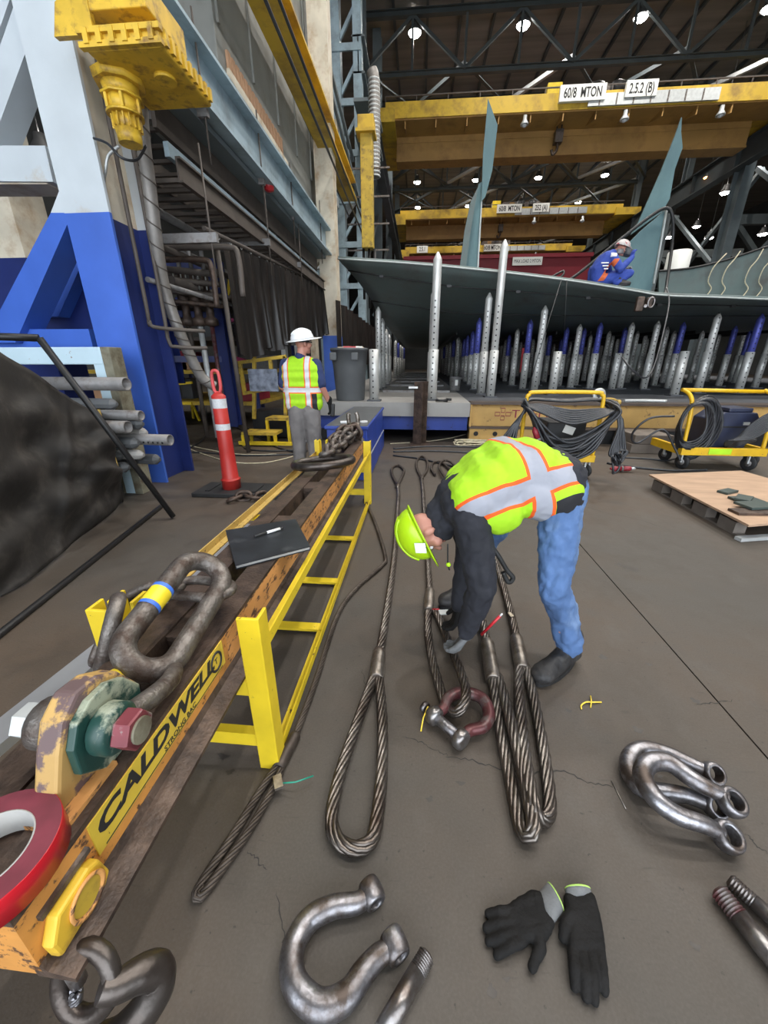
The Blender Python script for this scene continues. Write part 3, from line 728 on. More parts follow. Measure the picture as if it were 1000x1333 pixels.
# grey duct box with wood pickets ------------------------------------
DX = -3.1; d0 = gx(290, 130, DX)
du = thing('duct_box', 'large grey sheet metal duct box high above, behind the yellow gearbox', 'duct', (DX-.8, d0.y+1, d0.z))
MB().mm((DX-1.6, d0.y, d0.z), (DX, d0.y+6.0, d0.z+5)).build('duct_body', 'grey_duct', du, bevel=.01)
for k in range(5): MB().mm((DX, d0.y+.1+k*1.3, d0.z+.9), (DX+.035, d0.y+.14+k*1.3, d0.z+5)).build('standing_seam', 'grey_duct', du)
MB().mm((DX-1.6, d0.y-.03, d0.z+.0), (DX+.03, d0.y+.05, d0.z+.06)).build('edge_angle', 'grey_duct', du)
MB().tube(catmull([gy(232, 42, 6.0), gy(245, 40, 6.0), (gy(252, 60, 6.0)), gy(256, 82, 6.0)], 6), .02, 8).build('conduit', 'galvanized', du)
pk = thing('picket_rack', 'rows of pale wooden pickets fixed along the grey duct side', 'wood rack', (DX, d0.y+2, d0.z))
ya, yb_ = gx(296, 70, DX+.05).y, gx(371, 215, DX+.05).y
z0_, z1_ = gx(303, 138, DX+.05).z, gx(295, 62, DX+.05).z
z1e = gx(371, 186, DX+.05).z; z0e = gx(371, 240, DX+.05).z
n = 16; src = None
for k in range(n):
    t = (k+.5)/n; y = ya + (yb_-ya)*t; zt = z1_ + (z1e-z1_)*t; zb2 = z0_ + (z0e-z0_)*t; zm = (zt+zb2)/2
    for (u, v_) in ((zb2, zm-.04), (zm+.04, zt)):
        MB().mm((DX+.005, y-.3*(yb_-ya)/n, u), (DX+.045, y+.3*(yb_-ya)/n, v_)).build('picket', 'wood_slat', pk)
MB().bar((DX+.07, ya-.1, (z0_+z1_)/2), (DX+.07, yb_+.1, (z0e+z1e)/2), .05, .12).build('rail', 'cream_paint', pk)

# long girder, yellow monorail beam, catwalk and pipes, all running down the hall --------
gA, gB = gx(240, 105, -2.75), gx(432, 318, -2.75)
gi = thing('blue_grey_girder', 'pale blue grey steel girder running away over the catwalk to the cream column', 'girder', (-2.75, 8, gA.z))
zg = (gA.z+gB.z)/2
MB().ibar((-2.75, 4.6, zg), (-2.75, 12.58, zg), .34, .62, .04, .03).build('girder', 'blue_light', gi)
MB().mm((-3.08, 5.3, zg-.40), (-2.75, 12.55, zg-.33)).build('ledge', 'steel_struct', gi)
yA, yB2 = gx(362, 0, -2.6), gx(452, 250, -2.6)
mo_ = thing('monorail_beam', 'long yellow overhead runway beam sloping away between the columns', 'beam', (-2.6, 12, 6.6))
zy = (yA.z+yB2.z)/2
MB().ibar((-2.6, 5, zy), (-2.6, 16.2, zy), .42, .5, .05, .05).build('beam', 'yellow_crane', mo_)
MB().mm((-2.84, 5, zy-.30), (-2.36, 16.2, zy-.25)).build('lower_flange', 'yellow_crane', mo_)
for k, (dx, dz_) in enumerate(((-.35, .1), (.32, -.35), (.30, -.75))):
    tag(MB().cyl((-2.6+dx, 4, zy+dz_), (-2.6+dx, 18, zy+dz_-.3), .028, n=8).build('overhead_cable', 'cable'), ('upper', 'middle', 'lower')[k] + ' of three dark cables strung along the yellow runway beam', 'cable', 'cables by the runway beam')
sA, sB = gx(280, 268, -2.85), gx(410, 359, -2.85); zc = (sA.z+sB.z)/2
cw = thing('cable_tray', 'brown ladder style cable tray running along under the blue grey girder', 'cable tray', (-3.3, 8, zc))
MB().prism([(0,0),(.06,0),(.06,.02),(.02,.02),(.02,.22),(.06,.22),(.06,.24),(0,.24)], (-2.85, 5.3, zc-.12), (1,0,0), (0,0,1), (0,7.2,0)).build('stringer', 'brown_steel', cw)
MB().prism([(0,0),(-.06,0),(-.06,.02),(-.02,.02),(-.02,.22),(-.06,.22),(-.06,.24),(0,.24)][::-1], (-3.75, 5.3, zc-.12), (1,0,0), (0,0,1), (0,7.2,0)).build('stringer', 'brown_steel', cw)
for k in range(27): MB().mm((-3.75, 5.4+k*.265, zc-.08), (-2.85, 5.46+k*.265, zc-.04)).build('rung', 'brown_steel', cw)
ct2 = thing('cable_tray', 'upper brown cable tray channel beside the duct, above the ladder tray', 'cable tray', (-3.6, 8, zc+.5))
MB().prism([(0,0),(.05,0),(.05,.30),(0,.30)], (-3.05, 5.3, zc+.38), (1,0,0), (0,0,1), (0,7.2,0)).build('stringer', 'brown_steel', ct2)
MB().prism([(0,0),(.05,0),(.05,.30),(0,.30)], (-4.0, 5.3, zc+.38), (1,0,0), (0,0,1), (0,7.2,0)).build('stringer', 'brown_steel', ct2)
for k in range(19): MB().mm((-4.0, 5.4+k*.37, zc+.40), (-3.05, 5.45+k*.37, zc+.44)).build('rung', 'brown_steel', ct2)
MB().mm((-3.02, 5.4, zc+.16), (-2.96, 12.4, zc+.30)).build('light_channel', 'blue_light', ct2)
for k, (px, py, w_) in enumerate(((232, 148, .95), (318, 237, .9), (365, 283, .8), (405, 315, .8), (232, 311, 1.2), (330, 316, .8), (378, 345, .7))):
    q = gx(px, py, -3.0)
    hb = thing('hanger_bracket', ('first', 'second', 'third', 'fourth', 'fifth', 'sixth', 'seventh')[k] + ' strut bracket with rods holding the cable trays, counted from the gearbox', 'bracket', q, 'tray hanger brackets')
    MB().mm((q.x-w_/2-.2, q.y-.03, q.z-.05), (q.x+w_/2-.1, q.y+.03, q.z+.05)).build('strut_channel', 'pipe_grey', hb)
    for s in (-.5, .35): MB().cyl((q.x+s*w_, q.y, q.z-.5), (q.x+s*w_, q.y, q.z+.9), .012, n=6).build('threaded_rod', 'brown_steel', hb)
for k in range(9):                      # service pipes
    x = -3.2 - .22*(k % 5) - .3*(k//5); z = 2.35 + .17*((k*3) % 7)
    tag(MB().cyl((x, 4.9+.2*k, z), (x, 13, z), .03+.012*(k % 3), n=10).build('service_pipe', ('pipe_grey', 'brown_steel')[k % 2]), ('grey', 'brown')[k % 2] + ' service pipe running under the cable trays, one of a bundle', 'pipe', 'service pipes under the trays')
tag(MB().lathe([(.01,0),(.09,.02),(.1,.12),(.06,.16),(.01,.16)], gx(350, 250, -2.7), n=12).build('red_bell', 'red_shiny'), 'small red alarm bell hanging from the tray bracket', 'bell')
# columns further down --------------------------------------------
def lattice(px0, px1, Y, z0, z1, m, lab, grp=None, base=None):
    a = gy(px0, 300, Y).x; b = gy(px1, 300, Y).x
    t = thing('lattice_column', lab, 'column', ((a+b)/2, Y, 0), 'tall lattice columns')
    w_ = (b-a)
    for x in (a+w_*.14, b-w_*.14):
        MB().mm((x-w_*.14, Y, base if base else 0), (x+w_*.14, Y+.5, z1)).build('leg', m, t)
        if base: MB().mm((x-w_*.14, Y, 0), (x+w_*.14, Y+.5, base)).build('leg_base', 'blue_paint', t)
    n = int((z1-z0)/1.6)
    for k in range(n):
        z = z0 + k*1.6; MB().mm((a, Y-.04, z), (b, Y+.04, z+.22)).build('batten', m, t)
        MB().bar((a+.1, Y+.25, z+.2), (b-.1, Y+.25, z+1.6), .12, .12) .build('lacing', m, t)
    return t
cx = gy(426, 330, 12.6).x
cc = thing('cream_column', 'weathered cream column with a blue foot beside the black curtain', 'column', (cx, 12.8, 0))
MB().mm((cx-.24, 12.6, 2.2), (cx+.24, 13.1, 10)).build('shaft', 'cream_paint', cc)
MB().mm((cx-.25, 12.59, 0), (cx+.25, 13.11, 2.2)).build('painted_foot', 'blue_paint', cc)
for (a, b) in (((418, 300), (340, 395)), ((418, 330), (355, 420))):
    p, q = gy(*a, 12.7), gy(*b, 12.7); MB().bar(p, q, .2, .22, up=(0,1,0)).build('knee_brace', 'cream_paint', cc)
p, q = gy(320, 318, 12.8), gy(420, 318, 12.8); MB().bar(p, q, .3, .26, up=(0,1,0)).build('tie_beam', 'cream_paint', cc)
lattice(376, 402, 17, 3, 16.5, 'cream_paint', 'tall white lattice column behind the yellow runway beam')
lattice(440, 474, 20, 3, 19, 'blue_light', 'tall pale blue lattice column left of the vertical yellow mast')
lattice(410, 424, 21, 3, 19, 'blue_light', 'narrow pale blue lattice column between the white one and the mast')
lattice(352, 372, 23, 3, 19, 'white_paint', 'distant white column seen between the pickets and the runway beam')
for k, (a, b, Y) in enumerate((((318, 232), (378, 130), 17.2), ((372, 210), (402, 175), 17.2), ((398, 300), (440, 205), 19), ((400, 360), (470, 245), 21), ((372, 20), (400, 0), 17.3), ((402, 165), (440, 120), 20.5))):
    p, q = gy(*a, Y), gy(*b, Y)
    tag(MB().bar(p, q, .26, .26, up=(0,1,0)).build('diagonal_brace', ('cream_paint', 'white_paint')[k % 2]), ('long cream', 'short white', 'steep cream', 'long low white', 'topmost cream', 'white upper right')[k] + ' pale diagonal brace between the lattice columns', 'brace', 'pale diagonal braces')
for k, (y0, m) in enumerate(((165, 'cream_paint'), (263, 'white_paint'), (345, 'white_paint'))):
    p, q = gy(300, y0, 17.5), gy(440, y0, 17.5)
    tag(MB().bar(p, q, .3, .3, up=(0,1,0)).build('tie_beam', m), ('highest', 'middle', 'lowest')[k] + ' horizontal tie beam between the white lattice columns', 'beam', 'tie beams')
p, q = gy(340, 262, 19), gy(450, 195, 19)
tag(MB().mm((p.x-1, 19, p.z), (q.x-1.2, 19.4, q.z+.6)).build('wall_cladding', 'yellow_crane'), 'broad yellow panel seen behind the white lattice column', 'panel')
for k in range(2):
    t = tag(MB().bar(gy(408, 0+k*30, 16), gy(460+k*10, 210+k*60, 19), .10, .10).build('slanted_pipe', 'steel_struct'), ('upper', 'lower')[k] + ' dark slanted pipe in front of the pale blue lattice column', 'pipe', 'slanted dark pipes')
ma = thing('yellow_mast', 'upright yellow box mast with a bracket on top at the left end of the cranes', 'mast', gy(480, 330, 16))
a, b = gy(466, 172, 16), gy(486, 172, 16); z3 = gy(480, 322, 16).z
MB().mm((a.x+.06, 16, z3), (b.x-.04, 16.45, a.z)).build('mast_box', 'yellow_dirty', ma, bevel=.02)
z2 = gy(476, 150, 16).z
MB().mm((a.x, 15.9, a.z), (b.x+.02, 16.5, z2)).build('mast_head', 'yellow_crane', ma, bevel=.02)
MB().mm((a.x-.06, 15.85, a.z-.03), (b.x+.06, 16.55, a.z+.06)).build('collar', 'yellow_crane', ma)
for k in range(4):
    z = z3 + (a.z-z3)*k/4; MB().mm((a.x-.5, 16.45, z), (b.x+.5, 16.5, z+.05)).build('step_bar', 'steel_dark', ma)
for k in range(3): MB().cyl((a.x+.1+.2*k, 16.2, z3-1.6-.3*k), (a.x+.1+.2*k, 16.2, z3), .05, n=8).build('hanging_cable', 'black_steel', ma)
sd = [gy(484, 92, 18), gy(487, 105, 18), gy(488, 150, 18), gy(488, 230, 18)]
t = thing('spiral_duct', 'vertical spiral wound grey duct beside the yellow mast', 'duct', sd[-1])
MB().tube(catmull(sd, 8), .2, 14).build('duct_body', 'hose_grey', t)
for q in (sd[1], sd[2]): MB().mm((q.x-.75, 18.05, q.z-.5), (q.x+.1, 20.2, q.z-.4)).build('wall_bracket', 'steel_struct', t)
for k in range(24): 
    q = sd[1].lerp(sd[3], k/23); MB().lathe([(.2,-.03),(.225,0),(.2,.03)], q, n=14, caps=False).build('rib', 'galvanized', t)
# left runway columns far down the hall (behind mast)
for k, Y in enumerate((24, 32, 42, 54)):
    t = thing('steel_column', ('nearest', 'second', 'third', 'farthest')[k] + ' dark column along the left crane runway', 'column', (-3.2, Y, 0), 'left runway columns')
    MB().ibar((-3.2, Y, 0), (-3.2, Y, 20), .5, .8, .05, .05, up=(0,1,0)).build('shaft', 'steel_struct', t)
    MB().bar((-3.2, Y, 6), (-3.2, Y+8, 11), .2, .2).build('brace', 'steel_struct', t)
    MB().bar((-3.2, Y+.5, 11), (-6.2, Y+.5, 7), .2, .2).build('brace', 'blue_light', t)
t = thing('crane_runway', 'dark steel runway girder on the left columns carrying the yellow cranes', 'girder', (-2.8, 40, 12.6))
MB().ibar((-2.75, 20, 12.5), (-2.75, 80, 12.5), .5, 1.1, .06, .04).build('girder', 'steel_struct', t)

# black welding curtain --------------------------------------------
cu = thing('welding_curtain', 'black pleated welding curtain hung from a rail along the cable tray', 'curtain', (-2.95, 9, 0))
XC = -2.9
r0, r1 = gx(285, 312, XC), gx(421, 372, XC); b0, b1 = gx(311, 461, XC), gx(425, 432, XC)
rows = []; NU, NVv = 150, 14
for j in range(NVv+1):
    v_ = j/NVv; row = []
    for i in range(NU+1):
        u = i/NU; y = r0.y + (r1.y-r0.y)*u
        zt = r0.z + (r1.z-r0.z)*u; zbm = b0.z + (b1.z-b0.z)*u - .12*abs(math.sin(u*17))
        ph = 2*PI*u*17; dx = .075*math.sin(ph)*(.35+.65*v_) + .04*math.sin(ph*.37+1.3)*v_ + .03*math.sin(ph*2.1+2)
        row.append((XC+dx+.02, y + .05*math.cos(ph)*v_ + .12*v_*math.sin(u*9), zt + (zbm-zt)*v_ - (.05*abs(math.sin(ph/2)) if j == 0 else 0)))
    rows.append(row)
MB().grid(rows).build('cloth', 'curtain', cu)
MB().cyl(r0+V((0,-.4,.03)), r1+V((0,.2,.03)), .03, n=8).build('rail', 'brown_steel', cu)
for k in range(18):
    u = k/17; q = r0.lerp(r1, u); MB().tube([q+V((0,.03*math.cos(t), .03+.03*math.sin(t))) for t in [2*PI*i/8 for i in range(8)]], .006, 5, closed=True).build('ring', 'galvanized', cu)
tag(MB().cyl((XC, b0.y-.1, 0), (XC, r0.y-.1, r0.z), .035, n=10).build('curtain_post', 'brown_steel'), 'thin brown post at the near end of the black curtain', 'post')
# second dark pleated curtain past the blue-footed column
t = thing('welding_curtain', 'second dark pleated curtain beyond the cream column, beside the hull', 'curtain', (-2.4, 16, 0))
rows = []
A_, B_ = gx(436, 372, -2.45), gx(478, 420, -2.45); za2, zb3 = A_.z, gx(438, 450, -2.45).z
for j in range(6):
    rows.append([(-2.45+.1*math.sin(i*1.3), A_.y + (26-A_.y)*i/60, 3.1 - (3.1-1.35)*j/5) for i in range(61)])
MB().grid(rows).build('cloth', 'curtain', t)
# pipes, valves, ladder behind the gantry leg ---------------------------
nv = gy(219, 500, 6.6)
t = thing('navy_column', 'navy blue steel column behind the valve manifold', 'column', (nv.x, 6.6, 0))
MB().ibar((nv.x, 6.7, gy(219, 500, 6.6).z), (nv.x, 6.7, 3.05), .3, .36, .03, .03, up=(0,1,0)).build('shaft', 'blue_dark', t)
MB().ibar((nv.x+.75, 7.3, .3), (nv.x+.75, 7.3, 3.05), .25, .3, .03, .03, up=(0,1,0)).build('shaft', 'blue_dark', t)
for k in range(3): MB().bar((nv.x+.1, 6.75, 1.5+.7*k), (nv.x+.8, 7.25, 1.5+.7*k), .1, .1).build('tie_bar', 'blue_dark', t)
MB().bar(gy(219, 500, 6.6), gy(236, 575, 6.0), .16, .16).build('leg', 'blue_dark', t)
va = thing('valve_manifold', 'brown pipe manifold with upright valves beside the spiral hose', 'pipe manifold', gy(262, 430, 6.6))
for k, px in enumerate((243, 258, 273)):
    a, b = gy(px-3, 375, 6.6), gy(px+3, 425, 6.6)
    MB().lathe([(.05,0),(.11,.02),(.11,.10),(.06,.14),(.06,.30),(.10,.34),(.10,.46),(.05,.50),(.05,.75)], (b.x, 6.6, b.z), n=14).build('valve_body', 'rust_brown', va)
    MB().tube([(b.x-.06, 6.5, b.z+.5), (b.x-.06, 6.5, b.z+.75), (b.x+.06, 6.5, b.z+.75), (b.x+.06, 6.5, b.z+.5)], .012, 6).build('yoke', 'galvanized', va)
    MB().cyl((b.x, 6.6, 0.2), (b.x, 6.6, b.z), .035+.01*(k == 1), n=10).build('riser', ('brown_steel', 'galvanized', 'steel_red')[k], va)
    MB().cyl((b.x, 6.6, b.z+.75), (b.x, 6.6, 3.1), .03, n=10).build('riser', 'pipe_grey', va)
for k, (y0, m) in enumerate(((352, 'brown_steel'), (365, 'brown_steel'), (380, 'brown_steel'), (393, 'rust_brown'))):
    a, b = gy(190, y0-4, 6.3), gy(292, y0+6, 6.5); MB().cyl(a, b, .045-.004*k, n=10).build('header_pipe', m, va)
for k, (x0, y0) in enumerate(((216, 338), (250, 322))):
    a = gy(x0, y0, 6.0); MB().tube(catmull([a+V((-.4,0,.0)), a, a+V((.5,.05,0)), a+V((.62,.05,-.1)), a+V((.62,.05,-.6))], 6), .038, 10).build('elbow_pipe', ('rust_brown', 'brown_steel')[k], va)
la = thing('ladder_frame', 'yellow lattice ladder frame between the valves and the black curtain', 'ladder', gy(292, 470, 8.2))
for (a, b) in (((281, 350), (281, 440)), ((301, 345), (288, 470)), ((281, 420), (286, 470)), ((281, 400), (288, 440))):
    MB().bar(gy(*a, 8.2), gy(*b, 8.2), .045, .045).build('stile', 'yellow', la)
for y0 in (408, 424, 440, 455): MB().bar(gy(280, y0, 8.2), gy(297-(y0-408)*.12, y0, 8.2), .04, .05).build('rung', 'yellow', la)
sh = thing('saw_horse', 'small yellow A frame stand behind the blue gantry foot', 'stand', gz(240, 545))
for (a, b) in (((228, 500), (222, 545)), ((246, 500), (252, 545)), ((238, 498), (232, 545)), ((238, 498), (260, 548))):
    p = gz(*b); q = gy(*a, p.y+.05); MB().bar(p, q, .05, .05).build('leg', 'yellow', sh)
MB().bar(gy(224, 525, 8.2), gy(250, 525, 8.2), .05, .05).build('shelf_bar', 'yellow', sh)
MB().bar(gy(226, 500, 8.2), gy(250, 498, 8.2), .05, .05).build('top_bar', 'yellow', sh)
for k, (px, py, px2, py2, m) in enumerate(((288, 420, 320, 412, 'magenta'), (290, 462, 320, 470, 'magenta'))):
    tag(MB().bar(gy(px, py, 9.5), gy(px2, py2, 9.5), .09, .09).build('magenta_bar', m), ('upper', 'lower')[k] + ' magenta bar seen behind the yellow ladder frame', 'bar', 'magenta bars')
# shelving and clutter at the left rear wall
sf = thing('storage_rack', 'dark storage rack with yellow shelf edges far behind the pipes', 'rack', (-6, 12, 0))
for k in range(5):
    for y in (9, 12): MB().mm((-8.2+k*1.1, y, 0), (-8.12+k*1.1, y+.08, 3.2)).build('upright', 'blue_dark', sf)
for z in (.5, 1.2, 1.9, 2.6): MB().mm((-8.2, 9, z), (-3.8, 12.1, z+.08)).build('shelf', 'yellow_dirty' if z < 1.5 else 'brown_steel', sf)
for k in range(14):
    x = -8.0 + (k*.61) % 4.0; z = (.58, 1.28, 1.98)[k % 3]
    tag(MB().mm((x, 9.2+.5*(k % 2), z+.002), (x+.45, 10.2, z+.25+.08*(k % 4))).build('stored_box', ('wood_slat', 'pipe_grey', 'red_deep', 'can_grey')[k % 4], bevel=.01), ('tan wooden', 'grey', 'deep red', 'charcoal')[k % 4] + ' box on the ' + ('lowest', 'middle', 'upper')[k % 3] + ' shelf of the rack behind the pipes', 'box', 'boxes on the rack')
# yellow step platform behind the worker ----------------------------------
st = thing('step_platform', 'yellow railed work step with two treads behind the standing worker', 'platform', gz(345, 545))
def sb(a, b, Y, w_=.05, nm='rail', m='yellow_dirty'): MB().bar(gy(*a, Y), gy(*b, Y), w_, w_).build(nm, m, st)
Ys = 7.6
for a, b in (((312, 472), (372, 464)), ((318, 512), (372, 503)), ((312, 470), (319, 514)), ((352, 468), (355, 506)), ((331, 458), (331, 545)), ((371, 464), (372, 540))): sb(a, b, Ys, .06)
p = gy(352, 510, Ys); q = gy(376, 545, Ys-.3)
MB().mm((p.x, Ys-.4, .42), (p.x+.45, Ys, .47)).build('tread', 'yellow_dirty', st)
MB().mm((p.x-.35, Ys-.75, .20), (p.x+.3, Ys-.35, .25)).build('tread', 'yellow_dirty', st)
for x, y, z in ((p.x-.33, Ys-.73, .2), (p.x+.28, Ys-.73, .2), (p.x-.33, Ys-.37, .2), (p.x+.43, Ys-.02, .42), (p.x+.43, Ys-.38, .42), (p.x+.02, Ys-.38, .42)): MB().mm((x-.025, y-.025, 0), (x+.025, y+.025, z)).build('leg', 'yellow', st)
MB().mm((p.x-.4, Ys-.80, .03), (p.x+.6, Ys-.74, .09)).build('base_bar', 'yellow', st)
MB().mm((p.x-.45, Ys+.05, .02), (p.x+.4, Ys+.6, .55)).build('lower_bin', 'black_steel', st)
c = gy(343, 495, 7.5); tag(MB().mm((c.x-.28, 7.48, c.z-.2), (c.x+.28, 7.52, c.z+.2)).build('clear_panel', 'plastic_wrap', None), 'shiny plastic wrapped panel hung on the yellow step railing', 'panel')
# ================================================================ building berth: deck, props, hull block
DZ = .75
dk = thing('berth_deck', 'raised grey steel berth deck on blue beams carrying the upright props', 'platform', (4, 18, 0))
MB().mm((-2.3, 7.42, .5), (.95, 7.50, DZ)).build('front_edge', 'deck_grey', dk)
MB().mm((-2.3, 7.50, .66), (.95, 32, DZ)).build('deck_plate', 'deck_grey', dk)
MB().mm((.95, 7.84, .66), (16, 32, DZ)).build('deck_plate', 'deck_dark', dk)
MB().mm((-2.3, 7.62, .22), (.94, 7.9, .50)).build('blue_beam', 'blue_box', dk)
MB().mm((-2.2, 9, 0), (16, 9.3, .66)).build('blue_beam', 'blue_dark', dk)
for k in range(6): MB().mm((-2.0+k*3, 7.7, 0), (-1.7+k*3, 8.0, .22)).build('foot', 'black_steel', dk)
for k in range(8): MB().mm((-.9, 10+k*2.6, DZ), (.75, 10.25+k*2.6, DZ+.05)).build('cross_plank', 'pipe_grey', dk)
# tan I beam with logo
ib = thing('tan_i_beam', 'tan painted I beam with red lettering lying along the front of the deck', 'beam', (3.8, 7.6, .27))
BX0, BX1 = .97, 7.4
MB().mm((BX0, 7.52, .27), (BX1, 7.82, .305)).build('lower_flange', 'beam_flange', ib)
MB().mm((BX0, 7.52, .715), (BX1, 7.82, .757)).build('upper_flange', 'beam_flange', ib)
MB().mm((BX0+.03, 7.66, .305), (BX1, 7.69, .715)).build('web', 'beam_tan', ib)
MB().mm((BX0, 7.53, .305), (BX0+.03, 7.82, .715)).build('end_stiffener', 'beam_tan', ib)
zl = .53
for (dx, dz_, w_, h_) in ((0, .07, .07, .08), (0, -.07, .07, .08), (-.10, 0, .09, .065), (.10, 0, .09, .065)):
    for a, b in (((-w_/2, -h_/2), (w_/2, -h_/2)), ((w_/2, -h_/2), (w_/2, h_/2)), ((w_/2, h_/2), (-w_/2, h_/2)), ((-w_/2, h_/2), (-w_/2, -h_/2))):
        MB().bar((1.60+dx+a[0], 7.657, zl+dz_+a[1]), (1.60+dx+b[0], 7.657, zl+dz_+b[1]), .004, .013, up=(0,0,1)).build('logo_line', 'print_red', ib)
tm = lambda x, z: basis((x, 7.655, z), (1,0,0), (0,0,1), (0,-1,0))
text('lettering', 'T', .21, 'print_red', tm(1.84, zl), ib, sx=1.2)
text('lettering', 'EMCOR', .21, 'print_red', tm(gy(722, 541, 7.65).x, zl), ib, sx=1.2)
lb = thing('tan_box_beam', 'short tan beam with two round holes under the lettered I beam', 'beam', (1.5, 7.6, 0))
MB().mm((BX0+.02, 7.56, .04), (2.4, 7.80, .27)).build('beam_body', 'beam_tan', lb)
for px in (620, 645):
    q = gy(px, 561, 7.55); MB().cyl((q.x, 7.555, .17), (q.x, 7.562, .17), .045, n=14).build('hole_rim', 'black_steel', lb)
tag(MB().mm((2.6, 7.6, .0), (7, 7.8, .265)).build('support_beam', 'black_steel'), 'dark support beam hidden under the lettered tan I beam', 'beam')

# hull underside height --------------------------------------------
edge_px = [(440,337),(520,342),(580,347),(640,353),(700,360),(760,368),(810,376),(860,385),(930,387),(1000,390),(1100,393)]
E_ = [gy(x, y, 9.0) for x, y in edge_px]
E_ += [E_[-1]+V((2.5,0,-.05)), E_[-1]+V((5,0,-.1))]
def ez(x):
    for i in range(len(E_)-1):
        if E_[i].x <= x <= E_[i+1].x: return E_[i].z + (E_[i+1].z-E_[i].z)*(x-E_[i].x)/(E_[i+1].x-E_[i].x)
    return E_[0].z if x < E_[0].x else E_[-1].z
prof = [(9.0, 1.0, 0), (9.25, .86, .03), (9.6, .70, .1), (10.2, .52, .25), (11.0, .23, .45), (12.0, .08, .6), (13.5, 0, .7), (20, 0, .7), (31, 0, .7)]
def hull_z(x, Y):
    t = max(0, min(1, 1-(x-E_[0].x)/2.4)); Y = max(9.0, Y - .75*t*min(1, (Y-9)/1.0)); b = 2.42 + .06*max(0, min(1, (x-2)/5)); e = ez(x)
    for i in range(len(prof)-1):
        if prof[i][0] <= Y <= prof[i+1][0]:
            f = prof[i][1] + (prof[i+1][1]-prof[i][1])*(Y-prof[i][0])/(prof[i+1][0]-prof[i][0]); return b + (e-b)*f
    return b
# props --------------------------------------------------------------
def mk_prop(h, top, sleeve, r=.072):
    """local meshes for one prop standing at the origin"""
    pass
sleeve_me = MB().lathe([(.092, 0), (.092, .92), (.082, .925)], n=14)
sleeve_src = sleeve_me.build('sleeve', 'pole_sleeve'); sleeve_mesh = sleeve_src.data; bpy.data.objects.remove(sleeve_src)
base_src = MB().box((0, 0, .012), (.26, .26, .024)).build('base_plate', 'deck_dark'); base_mesh = base_src.data; bpy.data.objects.remove(base_src)
def prop(x, y, ztop, kind, lab, grp='upright props under the hull', stub=False):
    t = thing('hull_prop', lab, 'prop', (x, y, DZ), grp)
    for nm, me in (('sleeve', sleeve_mesh), ('base_plate', base_mesh)):
        o = bpy.data.objects.new(nm, me); COL.objects.link(o); o.parent = t
    if not stub:
        h = max(ztop - DZ, 1.2)
        m = 'pole_blue' if kind == 'b' else 'pole_white'
        o = MB().lathe([(.076, .3), (.076, h-.12), (.070, h-.10), (.016, h), (.001, h)], n=14).build('inner_tube', m)
        o.parent = t
names = 'front left tall|second|third'
front = [  # base px, top px, kind, description
 ((493,507),(491,372),'w','tall white prop at the left edge of the hull'), ((498,505),(497,397),'w','white prop just behind the tall left one'),
 ((503,501),(502,417),'w','third white prop of the left row going back'), ((507,495),(507,426),'w','fourth white prop of the left row going back'),
 ((562,521),(566,328),'w','very tall white prop beside the rusty stub post'), ((560,512),(559,374),'w','white prop half hidden behind the very tall left one'),
 ((626,513),(635,381),'w','tall white prop just left of the tallest one'), ((638,517),(652,312),'w','tallest white prop rising above the hull rim'),
 ((617,507),(623,409),'b','blue topped prop left of the pair of tall white ones'), ((611,501),(615,424),'b','blue topped prop second left of the tall pair'),
 ((605,497),(609,429),'b','blue prop third left of the tall pair'), ((601,494),(603,429),'b','blue prop fourth left of the tall pair'),
 ((597,491),(598,429),'w','white prop farthest back beside the blue row'),
 ((650,480),(653,429),'w','distant white prop right of the tallest one'), ((657,497),(661,429),'b','blue prop right of the tallest white one'),
 ((666,502),(674,424),'w','white prop second right of the tallest one'), ((680,507),(688,414),'b','bright blue topped prop left of the cable cart'),
 ((695,511),(705,388),'w','tall white prop left behind the cable cart'), ((708,498),(713,428),'b','blue prop behind the cable cart left'),
 ((727,503),(731,426),'b','blue prop above the middle of the cable cart'), ((742,505),(754,415),'w','white prop above the right half of the cable cart'),
 ((759,496),(770,426),'w','thin white prop beside the blue one under the welder'), ((767,506),(783,398),'b','tall blue topped prop under the welder'),
 ((781,499),(792,424),'w','white prop just right of the blue one under the welder'), ((788,492),(799,422),'w','distant prop right of the welder'),
 ((806,506),(820,417),'w','white prop beside the rusty clamp'), ((815,495),(828,421),'w','dim prop behind the one beside the clamp'),
 ((837,507),(859,400),'w','tall white prop right of the rusty clamp'), ((863,497),(877,420),'w','dim prop right of the tall clamp prop'),
 ((869,506),(887,419),'b','blue prop between two tall white ones on the right'), ((897,499),(908,419),'w','white prop behind the small cart'),
 ((907,512),(935,402),'w','thick white prop above the welding machine'), ((919,497),(938,418),'w','dim prop behind the thick right one'),
 ((935,503),(956,419),'b','blue topped prop second from the right edge'), ((960,512),(989,400),'b','long blue prop near the right photo edge'),
 ((982,505),(1004,415),'w','last white prop at the right photo edge'), ((950,498),(975,418),'w','dim prop before the right photo edge')]
used = []
for (b, tp, k, l) in front:
    q = gz(b[0], b[1], DZ); q.y = min(q.y, 31); d = ray(tp[0], tp[1]); zt = CH + d.z*(q.y/d.y)
    zt = min(zt, hull_z(q.x, q.y)-.03) if q.y > 9.0 else zt; used.append((q.x, q.y)); prop(q.x, q.y, zt, k, l)
for (b, l) in (((486,523),'short hollow stub prop beside the grey trash can'), ((718,514),'short stub prop above the cable cart'), ((796,507),'short stub prop left of the yellow shackle'), ((877,515),'short stub prop left of the small cart')):
    q = gz(b[0], b[1], DZ); prop(q.x, max(q.y, 7.7), 0, 'w', l, stub=True); used.append((q.x, max(q.y, 7.7)))
